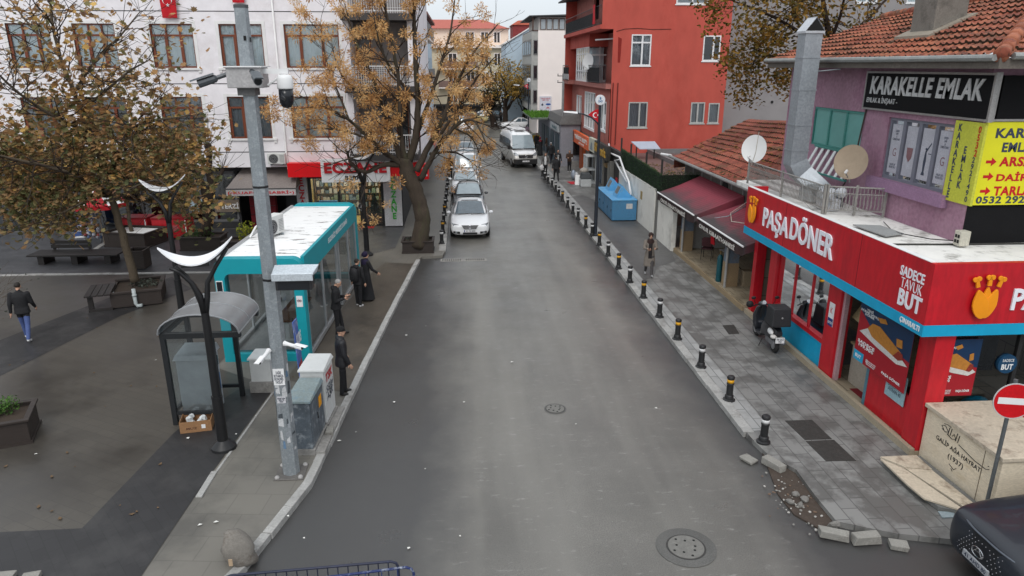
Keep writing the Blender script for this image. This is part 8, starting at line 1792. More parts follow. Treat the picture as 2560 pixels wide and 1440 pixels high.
b=B();b.ell((-.12,-.78,.52),(.1,.09,.06),10,7);b.build('tail_light',M('tail_white',(.6,.58,.56),.3),sc,local=True,smooth=True)
b=B();b.box(-.12,.12,-.93,-.91,.38,.54);np=b.build('number_plate',white,sc,local=True);rt=rootmat(sc);text('34 DLE\n722',np,rt@V((0,-.931,.46)),rt.to_3x3()@V((1,0,0)),UP,.19,.12,MATS['ink_dark'],.002,bold=.02)
b=B();b.tube([(.12,-.1,.2),(.15,-.4,.24),(.16,-.8,.32)],[.03,.05,.06],10);b.build('exhaust',sgr,sc,local=True,smooth=True)
b=B();b.box(-.1,.1,-.75,-.15,.2,.36);b.build('engine',sgr,sc,local=True,bevel=.03)
b=B();b.tube([(-.12,-.05,.2),(-.25,-.15,.01)],.012,5);b.build('side_stand',dplast,sc,local=True)
b=B();b.box(6.9,7.5,76.9,77.0,.1,.1) if False else b.box(7.0,7.9,70.6,71.5,.11,1.15);yb_=tag(b.build('clothes_bin',M('bin_yellow',S(225,185,30,.85),.5,var=.1),bevel=.03),'yellow collection bin with pale lid behind the minibus','bin');b=B();b.box(6.95,7.95,70.55,71.55,1.15,1.3);b.build('lid',M('lid_cream',(.55,.52,.42),.5),yb_);b=B();b.box(6.995,7.0,70.8,71.3,.4,.95);b.build('label',white,yb_)
b=B();b.box(6.55,6.95,73,73.1,1.2,1.75);b.box(6.72,6.77,73.0,73.08,.11,1.2);tag(b.build('parking_sign',M('sign_mauve',S(190,160,180,.8),.5)),'small mauve square notice sign above the yellow bin','sign')
# ================================================================ people: lofted limbs fused into one continuous body by a voxel remesh
def capsule(b,p0,p1,r0,r1,n=12):
    p0,p1=V(p0),V(p1);d=(p1-p0);L0=d.length;d.normalize();u=d.orthogonal().normalized();w=d.cross(u);rings=[]
    for q,k in ((-1,.05),(-.7,.7),(-.3,.95)):rings.append((p0+d*q*r0,r0*k))
    for q in (.0,.25,.5,.75,1.):rings.append((p0+d*L0*q,r0+(r1-r0)*q))
    for q,k in ((.3,.95),(.7,.7),(1,.05)):rings.append((p1+d*q*r1,r1*k))
    b.loft([[c+(u*math.cos(2*math.pi*k/n)+w*math.sin(2*math.pi*k/n))*r for k in range(n)] for c,r in rings])
def rot(v,ax,a):return Matrix.Rotation(a,3,ax)@V(v)
hairm={'grey':M('hair_grey',(.32,.31,.30),.8,var=.3,scale=30),'dark':M('hair_dark',(.02,.016,.013),.7,var=.3,scale=30)}
mouthm=M('lip',(.28,.10,.09),.6);eyem=M('eye_dark',(.015,.012,.01),.3)
def person(label,loc,rz,h=1.74,top=None,bottom=None,shoe=None,larm=(10,8,15),rarm=(10,8,15),lleg=(0,0),rleg=(0,0),head=(0,0),hair=None,hat=None,scarf=None,coat=None,skirt=None,hood=False,inner=None,lean=0,vox=.02,bulk=1.,fingers=True,group=None,puffy=False,stripe=None):
    """local frame: facing +Y. arm=(swing forward, spread, elbow bend), leg=(swing forward, knee bend), head=(turn, nod) in degrees"""
    t=thing('person',label,'person',loc,rz,group);s=h/1.74
    prims=[] # (kind index for material, p0,p1,r0,r1)
    b=B();TOP,BOT,SK,SH_,IN=0,1,2,3,4
    def cap(m,p0,p1,r0,r1):prims.append((m,V(p0),V(p1),r0,r1));capsule(b,p0,p1,r0,r1)
    bk=bulk
    ln=R(lean);LP=lambda v:rot(V(v)-V((0,0,.95)),'X',-ln)+V((0,0,.95))
    # torso rings
    rings=[(.86,.155,.105),(.95,.168*bk,.118*bk),(1.08,.158*bk,.118*bk),(1.22,.172*bk,.126*bk),(1.34,.188*bk,.12*bk),(1.42,.165*bk,.095*bk),(1.475,.085,.075),(1.5,.06,.062)]
    b.loft([[LP((rx*math.cos(2*math.pi*k/20),ry*math.sin(2*math.pi*k/20),z)) for k in range(20)] for z,rx,ry in rings])
    for z,rx,ry in rings[1:7]:prims.append((TOP,LP((-rx*.5,0,z)),LP((rx*.5,0,z)),ry,ry))
    hd=LP((0,.01,1.49));
    # neck, head
    ty,nd=R(head[0]),R(head[1]);HR=Matrix.Rotation(ty,3,'Z')@Matrix.Rotation(-nd,3,'X')
    hc=LP((0,.015,1.53))+HR@V((0,.02,.1));Hp=lambda v:hc+HR@V(v)
    cap(SK,LP((0,0,1.44)),LP((0,.012,1.55)),.055,.052)
    skull=[(0,-.008,.022,.074,.092,.088),(0,.018,-.05,.056,.066,.062),(0,.03,-.075,.042,.05,.038)]
    for x,y,z,rx,ry,rz_ in skull:
        b.ell(Hp((x,y,z)),(rx,ry,rz_),16,10,HR);prims.append((SK,Hp((x,y,z-.02)),Hp((x,y,z+.02)),rx,rx))
    b.ell(Hp((0,.092,-.02)),(.013,.022,.022),8,6,HR)
    for e in (-1,1):b.ell(Hp((e*.077,-.005,-.005)),(.012,.022,.032),8,6,HR)
    # arms
    wr=[];pr=1.18 if puffy else 1.
    for sd,arm in ((-1,larm),(1,rarm)):
        sh=LP((sd*.185*bk,0,1.405));sw,sp,el=map(R,arm[:3]);inw=R(arm[3]) if len(arm)>3 else 0
        ud=Matrix.Rotation(sd*-0,3,'Z')@rot(rot((0,0,-1),'X',sw),'Y',-sd*sp);e=sh+ud*.285
        fd=rot(rot((0,0,-1),'X',sw+el),'Y',-sd*sp*.5);fd=rot(fd,'Z',sd*inw);w_=e+fd*.235
        cap(TOP,sh,e,.068*pr*bk,.055*pr*bk);cap(TOP,e,w_,.053*pr*bk,.042*pr)
        hnd=w_+fd*.085;cap(SK,w_+fd*.02,hnd,.03,.036);wr.append((sd,w_,fd,hnd,ud))
    # legs
    for sd,leg in ((-1,lleg),(1,rleg)):
        hp=V((sd*.09,0,.9));sw,kn=map(R,leg);td=rot((0,0,-1),'X',sw);k=hp+td*.42;cd=rot((0,0,-1),'X',sw-kn);a=k+cd*.40
        cap(BOT,hp,k,.092,.068);cap(BOT,k,a,.066,.052);fd=rot((0,1,0),'X',(sw-kn)*.6)
        cap(SH_,a+V((0,-.02,-.035)),a+fd*.13+V((sd*.015,0,-.052)),.043,.036)
    if coat:   # open hem of a long coat or jacket skirt
        z1=coat;wd=.20*bk+.05*(1-z1/.9) if z1<.8 else .188*bk
        b.loft([[LP((rx*math.cos(2*math.pi*k/20),ry*math.sin(2*math.pi*k/20)*1.0,z)) for k in range(20)] for z,rx,ry in ((z1,wd,.15*bk),((z1+.95)/2,wd*.96,.142*bk),(1.0,.172*bk,.125*bk))])
        for z in (z1,(z1+.95)/2,.95):prims.append((TOP,V((-.1,0,z)),V((.1,0,z)),.14,.14))
    if skirt:
        z1=skirt;b.loft([[(rx*math.cos(2*math.pi*k/20),ry*math.sin(2*math.pi*k/20),z) for k in range(20)] for z,rx,ry in ((z1,.29,.25),(.5,.22,.19),(.95,.165,.125))])
        for z in (z1,.3,.55,.8):prims.append((BOT,V((-.12,0,z)),V((.12,0,z)),.16,.16))
    if hood:
        b.ell(LP((0,-.075,1.47)),(.12,.075,.07),14,8);prims.append((TOP,LP((-.06,-.08,1.46)),LP((.06,-.08,1.46)),.075,.075))
    if puffy:
        b.ell(LP((0,-.0,1.47)),(.105,.1,.05),14,8);prims.append((TOP,LP((-.04,0,1.46)),LP((.04,0,1.46)),.09,.09))
    me=bpy.data.meshes.new('raw');me.from_pydata([tuple(V(p)*s) for p in b.v],[],b.f);ro=bpy.data.objects.new('raw',me);COL.objects.link(ro)
    m1=ro.modifiers.new('r','REMESH');m1.mode='VOXEL';m1.voxel_size=vox*s;m1.use_smooth_shade=True
    m2=ro.modifiers.new('s','SMOOTH');m2.factor=.5;m2.iterations=2
    dg=bpy.context.evaluated_depsgraph_get();ev=ro.evaluated_get(dg);m3=ev.to_mesh()
    vs=[tuple(v.co) for v in m3.vertices];fs=[tuple(p.vertices) for p in m3.polygons];ev.to_mesh_clear();bpy.data.objects.remove(ro)
    q=B();q.v=vs;q.f=[list(f) for f in fs]
    idx=[]
    for f in fs:
        c=V((0,0,0))
        for i in f:c+=V(vs[i])
        c=c/len(f)/s;best=9;bm=0
        for m,p0,p1,r0,r1 in prims:
            d=p1-p0;l2=d.length_squared;tt=max(0,min(1,(c-p0).dot(d)/l2)) if l2>1e-9 else 0
            ds=(c-p0-d*tt).length/(r0+(r1-r0)*tt+.001)
            if ds<best:best=ds;bm=m
        if bm==BOT and not skirt and c.z>.86:bm=TOP
        if inner is not None and bm==TOP and c.y>.05 and abs(c.x)<.075 and c.z>.75:bm=IN
        idx.append(bm)
    q.mi=idx;q.pick=[0]*len(fs)
    if fingers:
        for sd,w_,fd,hnd,ud in wr:
            side=fd.cross(V((sd*1.,0,0)));side=side.normalized() if side.length>.1 else V((0,1,0))
            pal=fd.cross(side).normalized();q.k=SK
            for k in range(4):
                o_=side*(.030-.02*k);l_=(.07,.08,.075,.058)[k];p=hnd+fd*.02+o_
                pts=[p,p+fd*l_*.45+pal*.006*sd,p+fd*l_*.8-pal*.012*sd*-1,p+fd*l_*.95+pal*.03*sd];q.tube([x*s for x in pts],[.0095*s,.009*s,.008*s,.006*s],6)
            p=w_+fd*.05+side*.032;q.tube([x*s for x in (p,p+side*.025+fd*.03,p+side*.028+fd*.062)],[.012*s,.0105*s,.008*s],6)
        for e in (-1,1):
            q.k=5;q.ell(Hp((e*.031,.083,.008))*s,(.012*s,.006*s,.006*s),8,5,HR);q.k=5;q.ell(Hp((e*.032,.086,.027))*s,(.018*s,.006*s,.004*s),8,4,HR)
        q.k=6;q.ell(Hp((0,.082,-.062))*s,(.02*s,.007*s,.005*s),8,4,HR)
    q.build('body',[top,bottom,skin,shoe,inner or top,eyem,mouthm],t,local=True,smooth=True)
    if hair:
        c=B();c.ell(Hp((0,-.024,.03))*s,(.080*s,.092*s,.088*s),18,10,HR,z0=-.6);
        if scarf is None and hair!='long':pass
        c.build('hair',hairm['dark'] if hair=='long' else hairm[hair],t,local=True,smooth=True)
        if hair=='long':
            c=B();c.loft([[Hp((rx*math.cos(R(180+180*k/10)),ry*math.sin(R(180+180*k/10))-.01,z))*s for k in range(11)] for z,rx,ry in ((.06,.082,.09),(-.03,.092,.095),(-.14,.095,.085))],cap=False,closed=False);c.loft([[Hp((rx*.96*math.cos(R(180+180*k/10)),ry*.9*math.sin(R(180+180*k/10))-.005,z))*s for k in range(11)] for z,rx,ry in ((.06,.082,.09),(-.14,.095,.085))],cap=False,closed=False);c.build('hair',hairm['dark'],t,local=True,smooth=True)
    if hat:
        c=B();c.ell(Hp((0,-.012,.045))*s,(.09*s,.106*s,.1*s),18,10,HR,z0=-.12);c.build('beanie',hat,t,local=True,smooth=True)
        c=B();c.tube([Hp((.09*math.cos(k*.3491),-.012+.106*math.sin(k*.3491),.033))*s for k in range(19)],.008*s,6);c.build('beanie_rim',hat,t,local=True,smooth=True)
    if scarf:
        c=B();c.ell(Hp((0,-.03,.03))*s,(.097*s,.108*s,.108*s),18,10,HR);c.loft([[(LP((rx*math.cos(2*math.pi*k/18),ry*math.sin(2*math.pi*k/18)-.005,z)))*s for k in range(18)] for z,rx,ry in ((1.5,.085,.1),(1.46,.125,.12),(1.40,.175,.125),(1.33,.17,.13))],cap=False);c.build('headscarf',scarf,t,local=True,smooth=True)
    if stripe:
        c=B()
        for k in range(6):c.box(-.07*s,.07*s,.118*s,.135*s,(1.0+k*.065)*s,(1.03+k*.065)*s)
        c.build('striped_shirt',stripe,t,local=True)
    t['_w']=0
    del t['_w']
    return t,wr,s
def hnd(t,wr,s,k):return rootmat(t)@(wr[k][3]*s)
blk=M('cloth_dark',(.014,.014,.016),.85,var=.3,scale=12,bump=.4,bs=60);blk2=M('trouser_black',(.012,.012,.014),.85,var=.2);jean=M('jeans_blue',S(92,112,170,.65),.85,var=.2,scale=10)
shb=M('shoe_black',(.015,.014,.013),.5);shw=M('shoe_white',(.65,.65,.65),.5);puf=M('puffer_black',(.014,.014,.017),.5,var=.2,scale=4,stretch=(1,1,6),bump=.8,bs=3)
p=g(866,985,.11);person('man in black puffer jacket and beanie standing at the kerb facing the road',(p.x-.05,p.y+.02,.11),R(-72),1.72,puf,blk2,shb,(8,10,12),(5,12,20),(4,3),(-4,2),(-8,0),hat=M('beanie_black',(.012,.012,.013),.95,bump=.5),coat=.78,puffy=True,bulk=1.14,vox=.016)
p=g(846,838,.11);t,wr,s=person('grey haired man in black hoodie looking at his phone against the cabin',(p.x,p.y,.11),R(-88),1.74,blk,blk2,shb,(2,8,98,20),(4,8,100,20),(12,4),(2,6),(0,28),hair='grey',hood=True,coat=.84,bulk=1.06,vox=.016,lean=3)
b=B();q=hnd(t,wr,s,1);b.hexa([(q.x,q.y-.035,q.z+.02),(q.x+.12,q.y-.035,q.z+.05),(q.x+.12,q.y+.035,q.z+.05),(q.x,q.y+.035,q.z+.02)],[(q.x,q.y-.035,q.z+.032),(q.x+.12,q.y-.035,q.z+.062),(q.x+.12,q.y+.035,q.z+.062),(q.x,q.y+.035,q.z+.032)]);tag(b.build('phone',M('phone_black',(.015,.015,.017),.2)),'black phone held by the grey haired man at the cabin','phone')
navy=M('scarf_navy',S(40,28,70,.5),.85,var=.2)
p=g(902,765,.11);t,wr,s=person('person in black with white sneakers and a black backpack beside the cabin door',(p.x-.05,p.y,.11),R(-25),1.62,blk,blk2,shw,(0,12,10),(-5,12,20),(3,0),(-3,2),(-20,5),hair='dark',hood=True,coat=.82,vox=.016)
rt=rootmat(t);b=B();b.loft([[rt@V((rx*math.cos(2*math.pi*k/14),-.2+ry*math.sin(2*math.pi*k/14),z)) for k in range(14)] for z,rx,ry in ((.92,.11,.06),(.98,.15,.09),(1.2,.15,.1),(1.32,.12,.08),(1.36,.05,.04))]);bk=tag(b.build('backpack',M('backpack_black',(.016,.016,.018),.7,bump=.3),smooth=True),'black backpack worn by the person in white sneakers','backpack')
b=B();b.box(-.06,.06,-.02,.0,0,.12);b.v=[tuple(rt@V((x,y-.295,z+1.0))) for x,y,z in b.v];b.build('pocket',MATS['backpack_black'],bk)
p=g(928,752,.11);person('woman in purple headscarf and long black skirt standing at the cabin door',(p.x-.13,p.y+.1,.11),R(-50),1.68,blk,blk2,shb,(5,10,15),(22,10,30),(0,0),(0,0),(-25,0),scarf=navy,coat=.8,skirt=.06,vox=.016)
p=g(72,850,.11);person('man in black jacket and blue jeans walking away at the left edge',(p.x,p.y,.11),R(14),1.74,blk,jean,shw,(-14,10,18),(10,10,30),(16,5),(-14,12),(0,10),hair='dark',coat=.84,bulk=1.1,vox=.016)
coatg=M('coat_grey_beige',S(150,140,130,.62),.85,var=.12,scale=10,bump=.3)
p=g(1621,690,.11);t,wr,s=person('woman in long grey beige coat and brown headscarf walking towards the camera with a phone',(p.x,p.y,.11),R(180-6),1.68,coatg,M('trouser_grey',S(96,92,92,.6),.85),M('shoe_mix',(.3,.3,.3),.6),(20,12,80,22),(22,12,75,25),(14,2),(-12,18),(0,12),scarf=M('scarf_brown',S(70,46,42,.5),.85),coat=.42,inner=M('sweater_black',(.016,.013,.014),.85),vox=.016)
b=B();q=hnd(t,wr,s,1);b.box(q.x-.03,q.x+.03,q.y-.09,q.y+.02,q.z+.02,q.z+.035);tag(b.build('phone',MATS['phone_black']),'black phone in the hands of the woman in the long coat','phone')
FG='pedestrians far along the right pavement'
def far(label,q,rz,**k):
    p=g(q[0],q[1],.11);return person(label,(p.x,p.y,.11),R(rz),vox=.026,group=FG,**k)
bj=M('jacket_black2',(.016,.016,.018),.8);brn=M('jacket_brown',S(92,66,52,.55),.85);gry=M('jacket_grey',S(110,108,106,.6),.85);wsh=M('shirt_white',(.6,.6,.6),.8)
far('man in black jacket walking away beside the bollards before the pet shop',(1390,453),5,h=1.76,top=bj,bottom=blk2,shoe=shb,larm=(-15,10,10),rarm=(12,10,20),lleg=(18,4),rleg=(-14,15),hair='dark',coat=.82,bulk=1.12)
t,wr,s=far('woman in grey jacket over white shirt carrying a white bag by the first far bollards',(1363,440),175,h=1.64,top=gry,bottom=blk2,shoe=shb,larm=(5,12,15),rarm=(8,14,20),lleg=(8,0),rleg=(-6,8),hair='long',inner=wsh)
q=hnd(t,wr,s,1);b=B();b.ell((q.x,q.y-.05,q.z-.18),(.16,.12,.22),10,8);b.tube([(q.x,q.y,q.z+.02),(q.x,q.y-.05,q.z-.02)],.02,5);tag(b.build('bag',wsh,smooth=True),'white carrier bag held by the woman in the grey jacket','bag')
far('person in black with striped shirt walking towards the camera behind the man in black',(1394,432),180,h=1.7,top=bj,bottom=blk2,shoe=shb,larm=(10,10,15),rarm=(-8,10,15),lleg=(10,0),rleg=(-8,8),hair='dark',stripe=wsh)
t,wr,s=far('woman in brown jumper and black leggings standing at the pet shop holding white cups',(1423,430),172,h=1.62,top=brn,bottom=blk2,shoe=shw,larm=(15,12,70,20),rarm=(18,12,80,25),lleg=(3,0),rleg=(-2,0),hair='long',bulk=1.1)
q=hnd(t,wr,s,0);b=B();b.lathe([(.03,0),(.045,.1),(.04,.1),(.02,.02)],(q.x+.03,q.y-.05,q.z),10);tag(b.build('cup',white),'white cup held by the woman in the brown jumper','cup')
far('man in dark jacket walking away near the teal shutters of the grey shed',(1377,410),8,h=1.74,top=bj,bottom=M('trouser_navy',(.02,.022,.03),.85),shoe=shb,larm=(12,10,15),rarm=(-12,10,15),lleg=(-14,12),rleg=(16,3),hair='grey',coat=.8,bulk=1.1)
far('woman in red headscarf and long black dress walking beside the minibus',(1350,389),10,h=1.62,top=bj,bottom=bj,shoe=shb,skirt=.06,scarf=M('scarf_red',S(150,40,52,.6),.85),coat=.78)
far('person in brown coat walking away in front of the grey shed',(1371,385),5,h=1.72,top=brn,bottom=blk2,shoe=shb,coat=.7,hair='dark',lleg=(12,2),rleg=(-10,10),bulk=1.12)
far('person in white top among the group farthest up the right pavement',(1359,362),170,h=1.66,top=wsh,bottom=gry,shoe=shb,hair='dark')
far('person in long black clothes beside the one in white farthest up the pavement',(1367,358),165,h=1.68,top=bj,bottom=bj,shoe=shb,skirt=.1,coat=.8,hair='long')
far('person in dark coat half hidden behind the minibus and the yellow bin',(1341,378),175,h=1.66,top=bj,bottom=blk2,shoe=shb,hair='dark',coat=.7)
far('dark clothed person standing in the passage behind the blue bins',(1540,455),160,h=1.72,top=bj,bottom=blk2,shoe=shb,hair='dark')
p=g(1252,308,.11);person('distant dark figure standing on the far street corner by the tree trunks',(p.x,p.y,.11),R(180),1.75,bj,blk2,shb,vox=.035,hair='dark',fingers=False,group=FG)
p=gz_=g(1131,500,.11);person('dark figure stepping between the parked cars and the left bollards',(-.85,49.5,.11),R(170),1.74,bj,blk2,shb,vox=.03,hair='dark',fingers=False,coat=.75)
# ================================================================ trees
bark=M('bark_grey_brown',S(92,80,68,.55),.95,var=.35,scale=5,stretch=(1,1,.25),bump=1,bs=18,dirt=(.06,.06,.03),damt=.5,dscale=2)
bark2=M('bark_dark_brown',S(70,56,46,.5),.95,var=.35,scale=6,stretch=(1,1,.3),bump=1,bs=20)
bark3=M('bark_plane',S(112,98,80,.55),.9,var=.35,scale=4,bump=.5,dirt=S(80,72,58,.4),damt=.5,dscale=4)
def scr_(p):
    c,s=math.cos(YW),math.sin(YW);r=p[0]*c-p[1]*s;f=p[0]*s+p[1]*c;z=p[2]-CH
    d=f*math.cos(PT)-z*math.sin(PT);return (1280+F*r/d,720-F*(f*math.sin(PT)+z*math.cos(PT))/d)
def curve(pts,rad,rr,sub=4,jit=.06):
    """smooth wobbly polyline through pts"""
    pts=[V(p) for p in pts];out=[];ro=[]
    for i in range(len(pts)-1):
        p0=pts[max(i-1,0)];p1=pts[i];p2=pts[i+1];p3=pts[min(i+2,len(pts)-1)]
        for k in range(sub):
            t=k/sub;q=.5*((2*p1)+(p2-p0)*t+(2*p0-5*p1+4*p2-p3)*t*t+(3*p1-p0-3*p2+p3)*t**3)
            j=min(rad[i],.12)*.5+jit*.2
            out.append(q+V((rr.uniform(-1,1),rr.uniform(-1,1),rr.uniform(-1,1)))*j*.35);ro.append(rad[i]+(rad[i+1]-rad[i])*t)
    out.append(pts[-1]);ro.append(rad[-1]);return out,ro
def sprout(b,p,d,ln,r,depth,rr,tips,up=.25,n=3,spread=.7,minr=.006):
    """recursive twig"""
    d=d.normalized();pts=[p];q=p;seg=3
    for k in range(seg):
        d=(d+V((rr.gauss(0,.16),rr.gauss(0,.16),rr.gauss(0,.12)+up*.25))).normalized();q=q+d*(ln/seg);pts.append(q)
    b.tube(pts,[max(minr,r*(1-.18*k)) for k in range(seg+1)],5 if r>.02 else 4)
    if depth==0:
        tips.append((q,d,ln));return
    for k in range(n):
        a=pts[rr.choice([1,2,3,3])];e=(d+V((rr.gauss(0,spread),rr.gauss(0,spread),rr.gauss(up*.6,spread*.7)))).normalized()
        sprout(b,a,e,ln*rr.uniform(.55,.8),r*.6,depth-1,rr,tips,up,n,spread,minr)
# ---------------------------------------------------------------- big ochre tree in the middle (dried berry clusters)
rr=random.Random(21);TY=29.3
def ip(x,y,dy=0):return gy(x,y,TY+dy)
tr=thing('tree','big nearly leafless tree hung with ochre berry clusters in the brown planter','tree',(-1.9,29.4,.5))
b=B();o1,r1=curve([ip(1046,614),ip(1056,560),ip(1051,515),ip(1035,468),ip(1018,430),ip(1013,398)],[.40,.34,.32,.31,.32,.26],rr,5)
b.tube(o1,r1,12)
limbs=[
 ([(1012,415),(975,392),(930,352),(872,300),(800,262),(748,238)],[.13,.1,.075,.055,.04,.02],-.8),
 ([(1005,410),(985,350),(958,270),(925,180),(885,90),(862,10)],[.14,.11,.085,.06,.045,.02],.7),
 ([(1020,405),(1042,330),(1044,240),(1038,130),(1036,40),(1030,-50)],[.17,.14,.115,.09,.06,.03],-.3),
 ([(1040,430),(1075,360),(1112,285),(1140,210),(1185,130),(1245,60)],[.15,.115,.09,.065,.045,.02],.5),
 ([(1050,450),(1085,385),(1135,318),(1180,300),(1205,335),(1222,378)],[.13,.1,.07,.05,.035,.015],-1.0),
 ([(1044,330),(1078,240),(1105,150),(1128,70),(1140,-30)],[.1,.08,.06,.04,.02],1.0),
 ([(1002,412),(958,412),(915,430),(880,412),(868,380)],[.12,.1,.07,.06,.045],-.6),
 ([(915,430),(912,470),(900,505)],[.05,.03,.012],-.8),
 ([(1020,425),(1000,330),(1000,230),(985,130),(965,30),(960,-40)],[.13,.1,.08,.06,.045,.02],-1.1),
 ([(1092,350),(1150,262),(1195,190),(1240,140)],[.07,.055,.035,.015],-.9),
 ([(1044,250),(990,190),(952,120),(935,40)],[.07,.055,.04,.015],-1.2),
 ([(930,352),(870,330),(800,320),(742,330)],[.06,.045,.03,.012],.8),
 ([(872,300),(845,230),(815,150),(800,60)],[.05,.04,.03,.012],1.1),
 ([(1075,385),(1130,380),(1165,395),(1195,420)],[.06,.045,.03,.012],.9),
 ([(985,350),(930,380),(860,400),(800,420)],[.05,.04,.025,.01],-1.2),
 ([(1135,320),(1180,345),(1200,395),(1195,430)],[.045,.03,.02,.01],.4),
 ([(958,270),(900,235),(850,180),(830,110)],[.05,.04,.03,.012],-.4),
 ([(1140,210),(1170,250),(1200,262),(1222,285)],[.045,.035,.025,.01],1.2)]
tips=[];sub=[]
for pts,rad,dy in limbs:
    n=len(pts);W=[ip(x,y,dy*i/(n-1)*1.6) for i,(x,y) in enumerate(pts)];o1,r1=curve(W,rad,rr,4,.05);b.tube(o1,r1,8)
    for i in range(3,len(o1)):
        if rr.random()<.85 or i==len(o1)-1:sub.append((o1[i],(o1[i]-o1[i-1]).normalized(),r1[i]))
b.build('trunk',bark,tr,smooth=True)
b=B()
for p,d,r in sub:
    e=(d*.6+V((rr.gauss(0,.55),rr.gauss(0,.7),rr.gauss(.12,.4)))).normalized();sprout(b,p,e,rr.uniform(.7,1.25),max(.012,min(.03,r*.5)),1,rr,tips,.2,3,.5)
b.build('twigs',bark2,tr)['kind']='stuff'
och=attrleaf('ochre_berry',[S(150,106,64,.8),S(200,150,94,.9),S(222,178,118,.95),S(216,182,132,.95)],.8)
b=B()
rr.shuffle(tips)
for p,d,ln in tips:
    if rr.random()<.2:continue
    q_=scr_(p)
    if q_[0]>1228 or q_[0]>1130 and q_[1]>430:continue
    if 700<q_[0]<990 and 365<q_[1]<480 and rr.random()<.96:continue
    c=p+V((0,0,-.1));R_=rr.uniform(.16,.38);tone=rr.uniform(.2,.95);k_=int(100*(R_/.26)**2)
    if p.z<3.0 and p.x>-1.0:k_=int(k_*.6)
    for i in range(k_):
        dd=V((rr.gauss(0,1),rr.gauss(0,1),rr.gauss(-.15,.85)));dd.normalize();q=c+dd*R_*rr.random()**.45*V((1,1,.8)).x
        b.pk=min(1,max(.01,tone+rr.gauss(0,.2)));s=rr.uniform(.016,.034)
        a=V((rr.gauss(0,1),rr.gauss(0,1),rr.gauss(0,1))).normalized();e=dd
        u=e*s*2.1;w_=e.cross(a);w_=w_.normalized()*s*.65 if w_.length>.01 else V((s,0,0))
        b.quad(q-u,q+w_,q+u,q-w_)
        if i%6==0:b.pk=max(.01,tone-.4);b.quad(c,c+(q-c)*.5+V((.004,0,0)),q,c+(q-c)*.5-V((.004,0,0)))
b.build('crown',och,tr)['kind']='stuff'
# ---------------------------------------------------------------- plane tree on the left
rr=random.Random(33);PYY=23.5
def pp_(x,y,dy=0):return gy(x,y,PYY+dy)
tr=thing('tree','leaning plane tree with a wide crown of brown, olive and yellow leaves on the left','tree',(-11.1,23.5,.5))
b=B();o1,r1=curve([pp_(338,705),pp_(318,630),pp_(296,550),pp_(280,490),pp_(262,420)],[.15,.13,.12,.11,.1],rr,5);b.tube(o1,r1,10)
limbs=[([(262,420),(225,330),(185,230),(150,140),(128,40),(130,-60)],[.1,.085,.07,.055,.04,.02],.6),
 ([(280,490),(215,450),(130,420),(50,400),(-40,380)],[.08,.07,.055,.04,.02],-1.2),
 ([(270,450),(300,380),(330,320),(400,300),(470,290)],[.08,.065,.05,.035,.015],-.6),
 ([(225,330),(150,300),(70,250),(0,190),(-60,120)],[.06,.05,.04,.03,.015],-1.5),
 ([(262,420),(330,400),(390,395),(440,390)],[.06,.05,.035,.015],1.2),
 ([(185,230),(240,150),(300,90),(350,30)],[.05,.04,.03,.015],1.0),
 ([(200,280),(260,230),(320,180),(372,150)],[.05,.04,.03,.015],-1.3),
 ([(280,490),(200,490),(120,500),(30,520)],[.06,.05,.035,.015],1.4),
 ([(150,140),(90,80),(40,20),(0,-40)],[.045,.035,.025,.012],1.2),
 ([(215,450),(160,370),(90,340),(10,320)],[.05,.04,.03,.012],1.8),
 ([(290,500),(330,470),(390,450),(420,470)],[.04,.03,.02,.01],-1.6),([(275,480),(220,500),(160,530),(90,560)],[.04,.03,.02,.01],-1.0),([(275,470),(330,500),(380,500),(410,480)],[.04,.03,.02,.01],.8),([(220,480),(140,470),(60,470),(-30,480)],[.05,.04,.02,.01],-.3),([(262,420),(190,400),(100,400),(0,440)],[.05,.04,.02,.01],.5),([(270,440),(330,350),(370,290),(410,230)],[.05,.04,.02,.01],.2)]
tips=[];sub=[]
for pts,rad,dy in limbs:
    n=len(pts);W=[pp_(x,y,dy*i/(n-1)*1.7) for i,(x,y) in enumerate(pts)];o1,r1=curve(W,rad,rr,4,.04);b.tube(o1,r1,7)
    for i in range(3,len(o1)):sub.append((o1[i],(o1[i]-o1[i-1]).normalized(),r1[i]))
b.build('trunk',bark3,tr,smooth=True)
b=B()
for p,d,r in sub:
    for _ in range(2):
        e=(d*.4+V((rr.gauss(0,.8),rr.gauss(0,.8),rr.gauss(-.02,.4)))).normalized();sprout(b,p,e,rr.uniform(.8,1.3),max(.01,min(.025,r*.5)),1,rr,tips,.05,3,.6)
b.build('twigs',bark2,tr)['kind']='stuff'
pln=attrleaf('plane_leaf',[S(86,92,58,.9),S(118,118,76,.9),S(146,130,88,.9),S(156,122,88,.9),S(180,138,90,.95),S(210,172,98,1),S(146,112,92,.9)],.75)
LEAF=[(-.08,-.5),(.0,-.42),(.28,-.42),(.24,-.2),(.5,-.02),(.26,.08),(.3,.3),(.1,.24),(0,.55),(-.1,.24),(-.3,.3),(-.26,.08),(-.5,-.02),(-.24,-.2),(-.28,-.42)]
def leaf(b,p,s,rr):
    e=Euler((rr.gauss(.25,.6),rr.gauss(0,.6),rr.uniform(0,6.28))).to_matrix();cv=rr.uniform(-.35,.35)
    b.quad(*[p+e@V((x*s,y*s,cv*s*x*x*2)) for x,y in LEAF])
b=B();cnt=0
